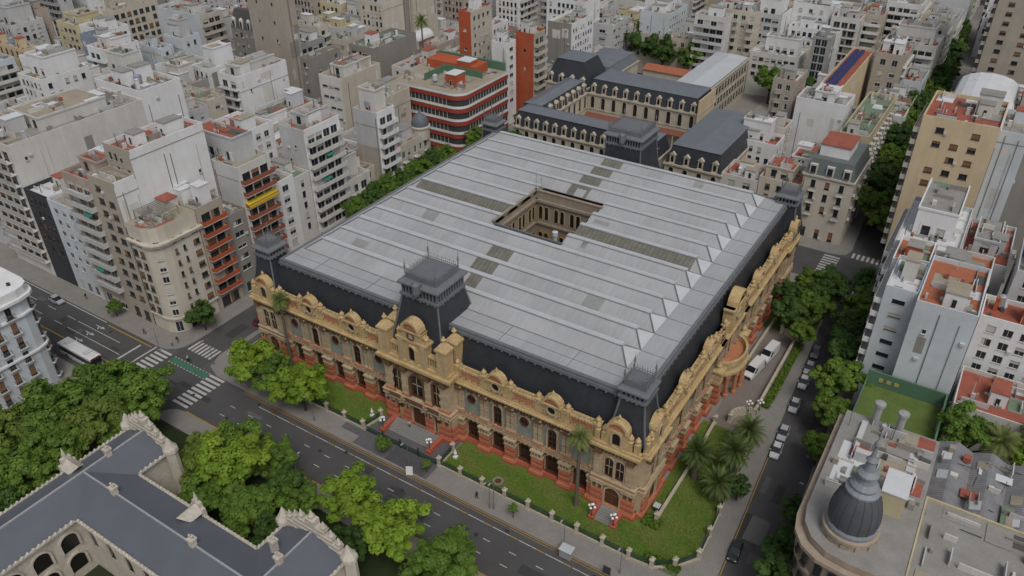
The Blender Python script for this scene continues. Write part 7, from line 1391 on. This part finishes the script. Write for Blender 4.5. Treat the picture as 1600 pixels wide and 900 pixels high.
# people: one continuous skinned body each
SKIN = mat('skin', (.35, .2, .14), .6, .1, 1, 0, 0)
def body_mesh(stride):
    J = [((0, 0, .95), .13), ((0, 0, 1.2), .14), ((0, 0, 1.42), .13), ((0, 0, 1.52), .055), ((0, .0, 1.6), .09), ((0, .01, 1.72), .085), ((-.1, 0, .88), .1), ((-.1, stride, .48), .065), ((-.1, stride*.6, .08), .05), ((-.1, stride*.6+.12, .05), .04), ((.1, 0, .88), .1), ((.1, -stride*.6, .48), .065), ((.1, -stride*1.3, .09), .05), ((.1, -stride*1.3+.12, .06), .04), ((-.21, 0, 1.4), .06), ((-.26, -stride*.6, 1.12), .045), ((-.25, -stride*.3, .88), .035), ((.21, 0, 1.4), .06), ((.26, stride*.6, 1.12), .045), ((.25, stride*.8, .9), .035)]
    E_ = [(0, 1), (1, 2), (2, 3), (3, 4), (4, 5), (0, 6), (6, 7), (7, 8), (8, 9), (0, 10), (10, 11), (11, 12), (12, 13), (2, 14), (14, 15), (15, 16), (2, 17), (17, 18), (18, 19)]
    me = D.meshes.new('person_skeleton'); me.from_pydata([j[0] for j in J], E_, []); o = D.objects.new('person_skeleton', me); COL.objects.link(o); md = o.modifiers.new('s', 'SKIN'); sv = me.skin_vertices[0].data
    for i, j in enumerate(J): sv[i].radius = (j[1], j[1])
    sv[0].use_root = True; o.modifiers.new('u', 'SUBSURF').levels = 1; dg = bpy.context.evaluated_depsgraph_get(); out = D.meshes.new_from_object(o.evaluated_get(dg)); D.objects.remove(o); D.meshes.remove(me)
    for p in out.polygons: p.use_smooth = True; p.material_index = 0 if p.center.z < .92 else 1 if p.center.z < 1.5 else (2 if p.center.y > -.02 and p.center.z < 1.7 else 3)
    return out
BM = [body_mesh(.06), body_mesh(.22)]
CLO = [mat('cloth_%d' % i, c, .9, .1, 1, 0, 0) for i, c in enumerate(((.02, .022, .03), (.35, .05, .04), (.45, .44, .42), (.05, .09, .2), (.12, .12, .12), (.3, .25, .12)))]
HAIR = mat('hair', (.02, .013, .01), .7, .1, 1, 0, 0)
for i, (px, py, top, bot, rz, pose, lab) in enumerate(((277, 531, 0, 4, .5, 1, 'person in dark clothes walking at the cream corner block'), (268, 536, 2, 3, 2.5, 0, 'person in a pale top standing at the corner crossing'), (745, 774, 0, 0, 1.2, 1, 'person in black walking on the pavement by the railings'), (225, 518, 1, 0, -1.5, 1, 'person in red walking along the avenue pavement'), (793, 828, 4, 0, 1.5, 1, 'person in dark grey at the avenue kerb'), (1262, 716, 5, 3, .2, 1, 'person walking on the far pavement of the east street'), (134, 463, 0, 4, 1.6, 1, 'dark clothed person on the far left pavement'), (640, 668, 2, 3, .3, 0, 'person in pale top standing on the entrance steps'))):
    c = U(px, py, .9); me = BM[pose].copy()
    for m in (CLO[bot], CLO[top], SKIN, HAIR): me.materials.append(m)
    zf = .13 if i != 7 else .9; inst(me, 'person', None, (c.x, c.y, zf), rz, lab, 'person')
def cyclist():
    c = U(294, 561, .8); t = thing('bicycle', 'bicycle with rider on the green cycle lane', 'bicycle', (c.x, c.y, .012), .1); mb = MB()
    for x in (-.5, .5):
        for i in range(14): a, b = 2*math.pi*i/14, 2*math.pi*(i+1)/14; mb.tube((x+.33*math.cos(a), 0, .34+.33*math.sin(a)), (x+.33*math.cos(b), 0, .34+.33*math.sin(b)), .022, n=4)
    mb.build('wheels', TYRE, t); mb = MB()
    for p, q in (((-.5, 0, .34), (-.1, 0, .3)), ((-.1, 0, .3), (.35, 0, .78)), ((-.5, 0, .34), (-.18, 0, .8)), ((-.18, 0, .8), (.35, 0, .78)), ((-.1, 0, .3), (-.2, 0, .92)), ((.5, 0, .34), (.32, 0, 1.0)), ((.32, -.25, 1.0), (.32, .25, 1.0))): mb.tube(p, q, .025, n=5)
    mb.build('frame', PD, t); mb = MB(); mb.box(-.34, -.08, -.07, .07, .92, .98); mb.build('saddle', TYRE, t)
    me = BM[0].copy()
    for m in (CLO[0], CLO[2], SKIN, HAIR): me.materials.append(m)
    inst(me, 'person', None, (c.x-.1, c.y, .1), .1-math.pi/2, 'rider in pale top on the bicycle', 'person')
cyclist()
# aerials on the palace roof
for i, (x, y) in enumerate(((27.2, 50.4), (28.2, 50.9), (36, 51.5), (25.5, 35))): t = thing('roof_aerial', 'thin aerial mast on the palace roof, %s' % ('tallest at the court corner', 'second at the court corner', 'on the ridge behind the court', 'on the ridge left of the court')[i], 'aerial', (x, y, 22.8)); mb = MB(); mb.tube((0, 0, 0), (0, 0, 5.5-i), .05, .03, 5); mb.build('mast', RAILG, t); mb = MB(); mb.box(-.5, .5, -.02, .02, 4.2-i, 4.25-i); mb.build('crossbar', RAILG, t)
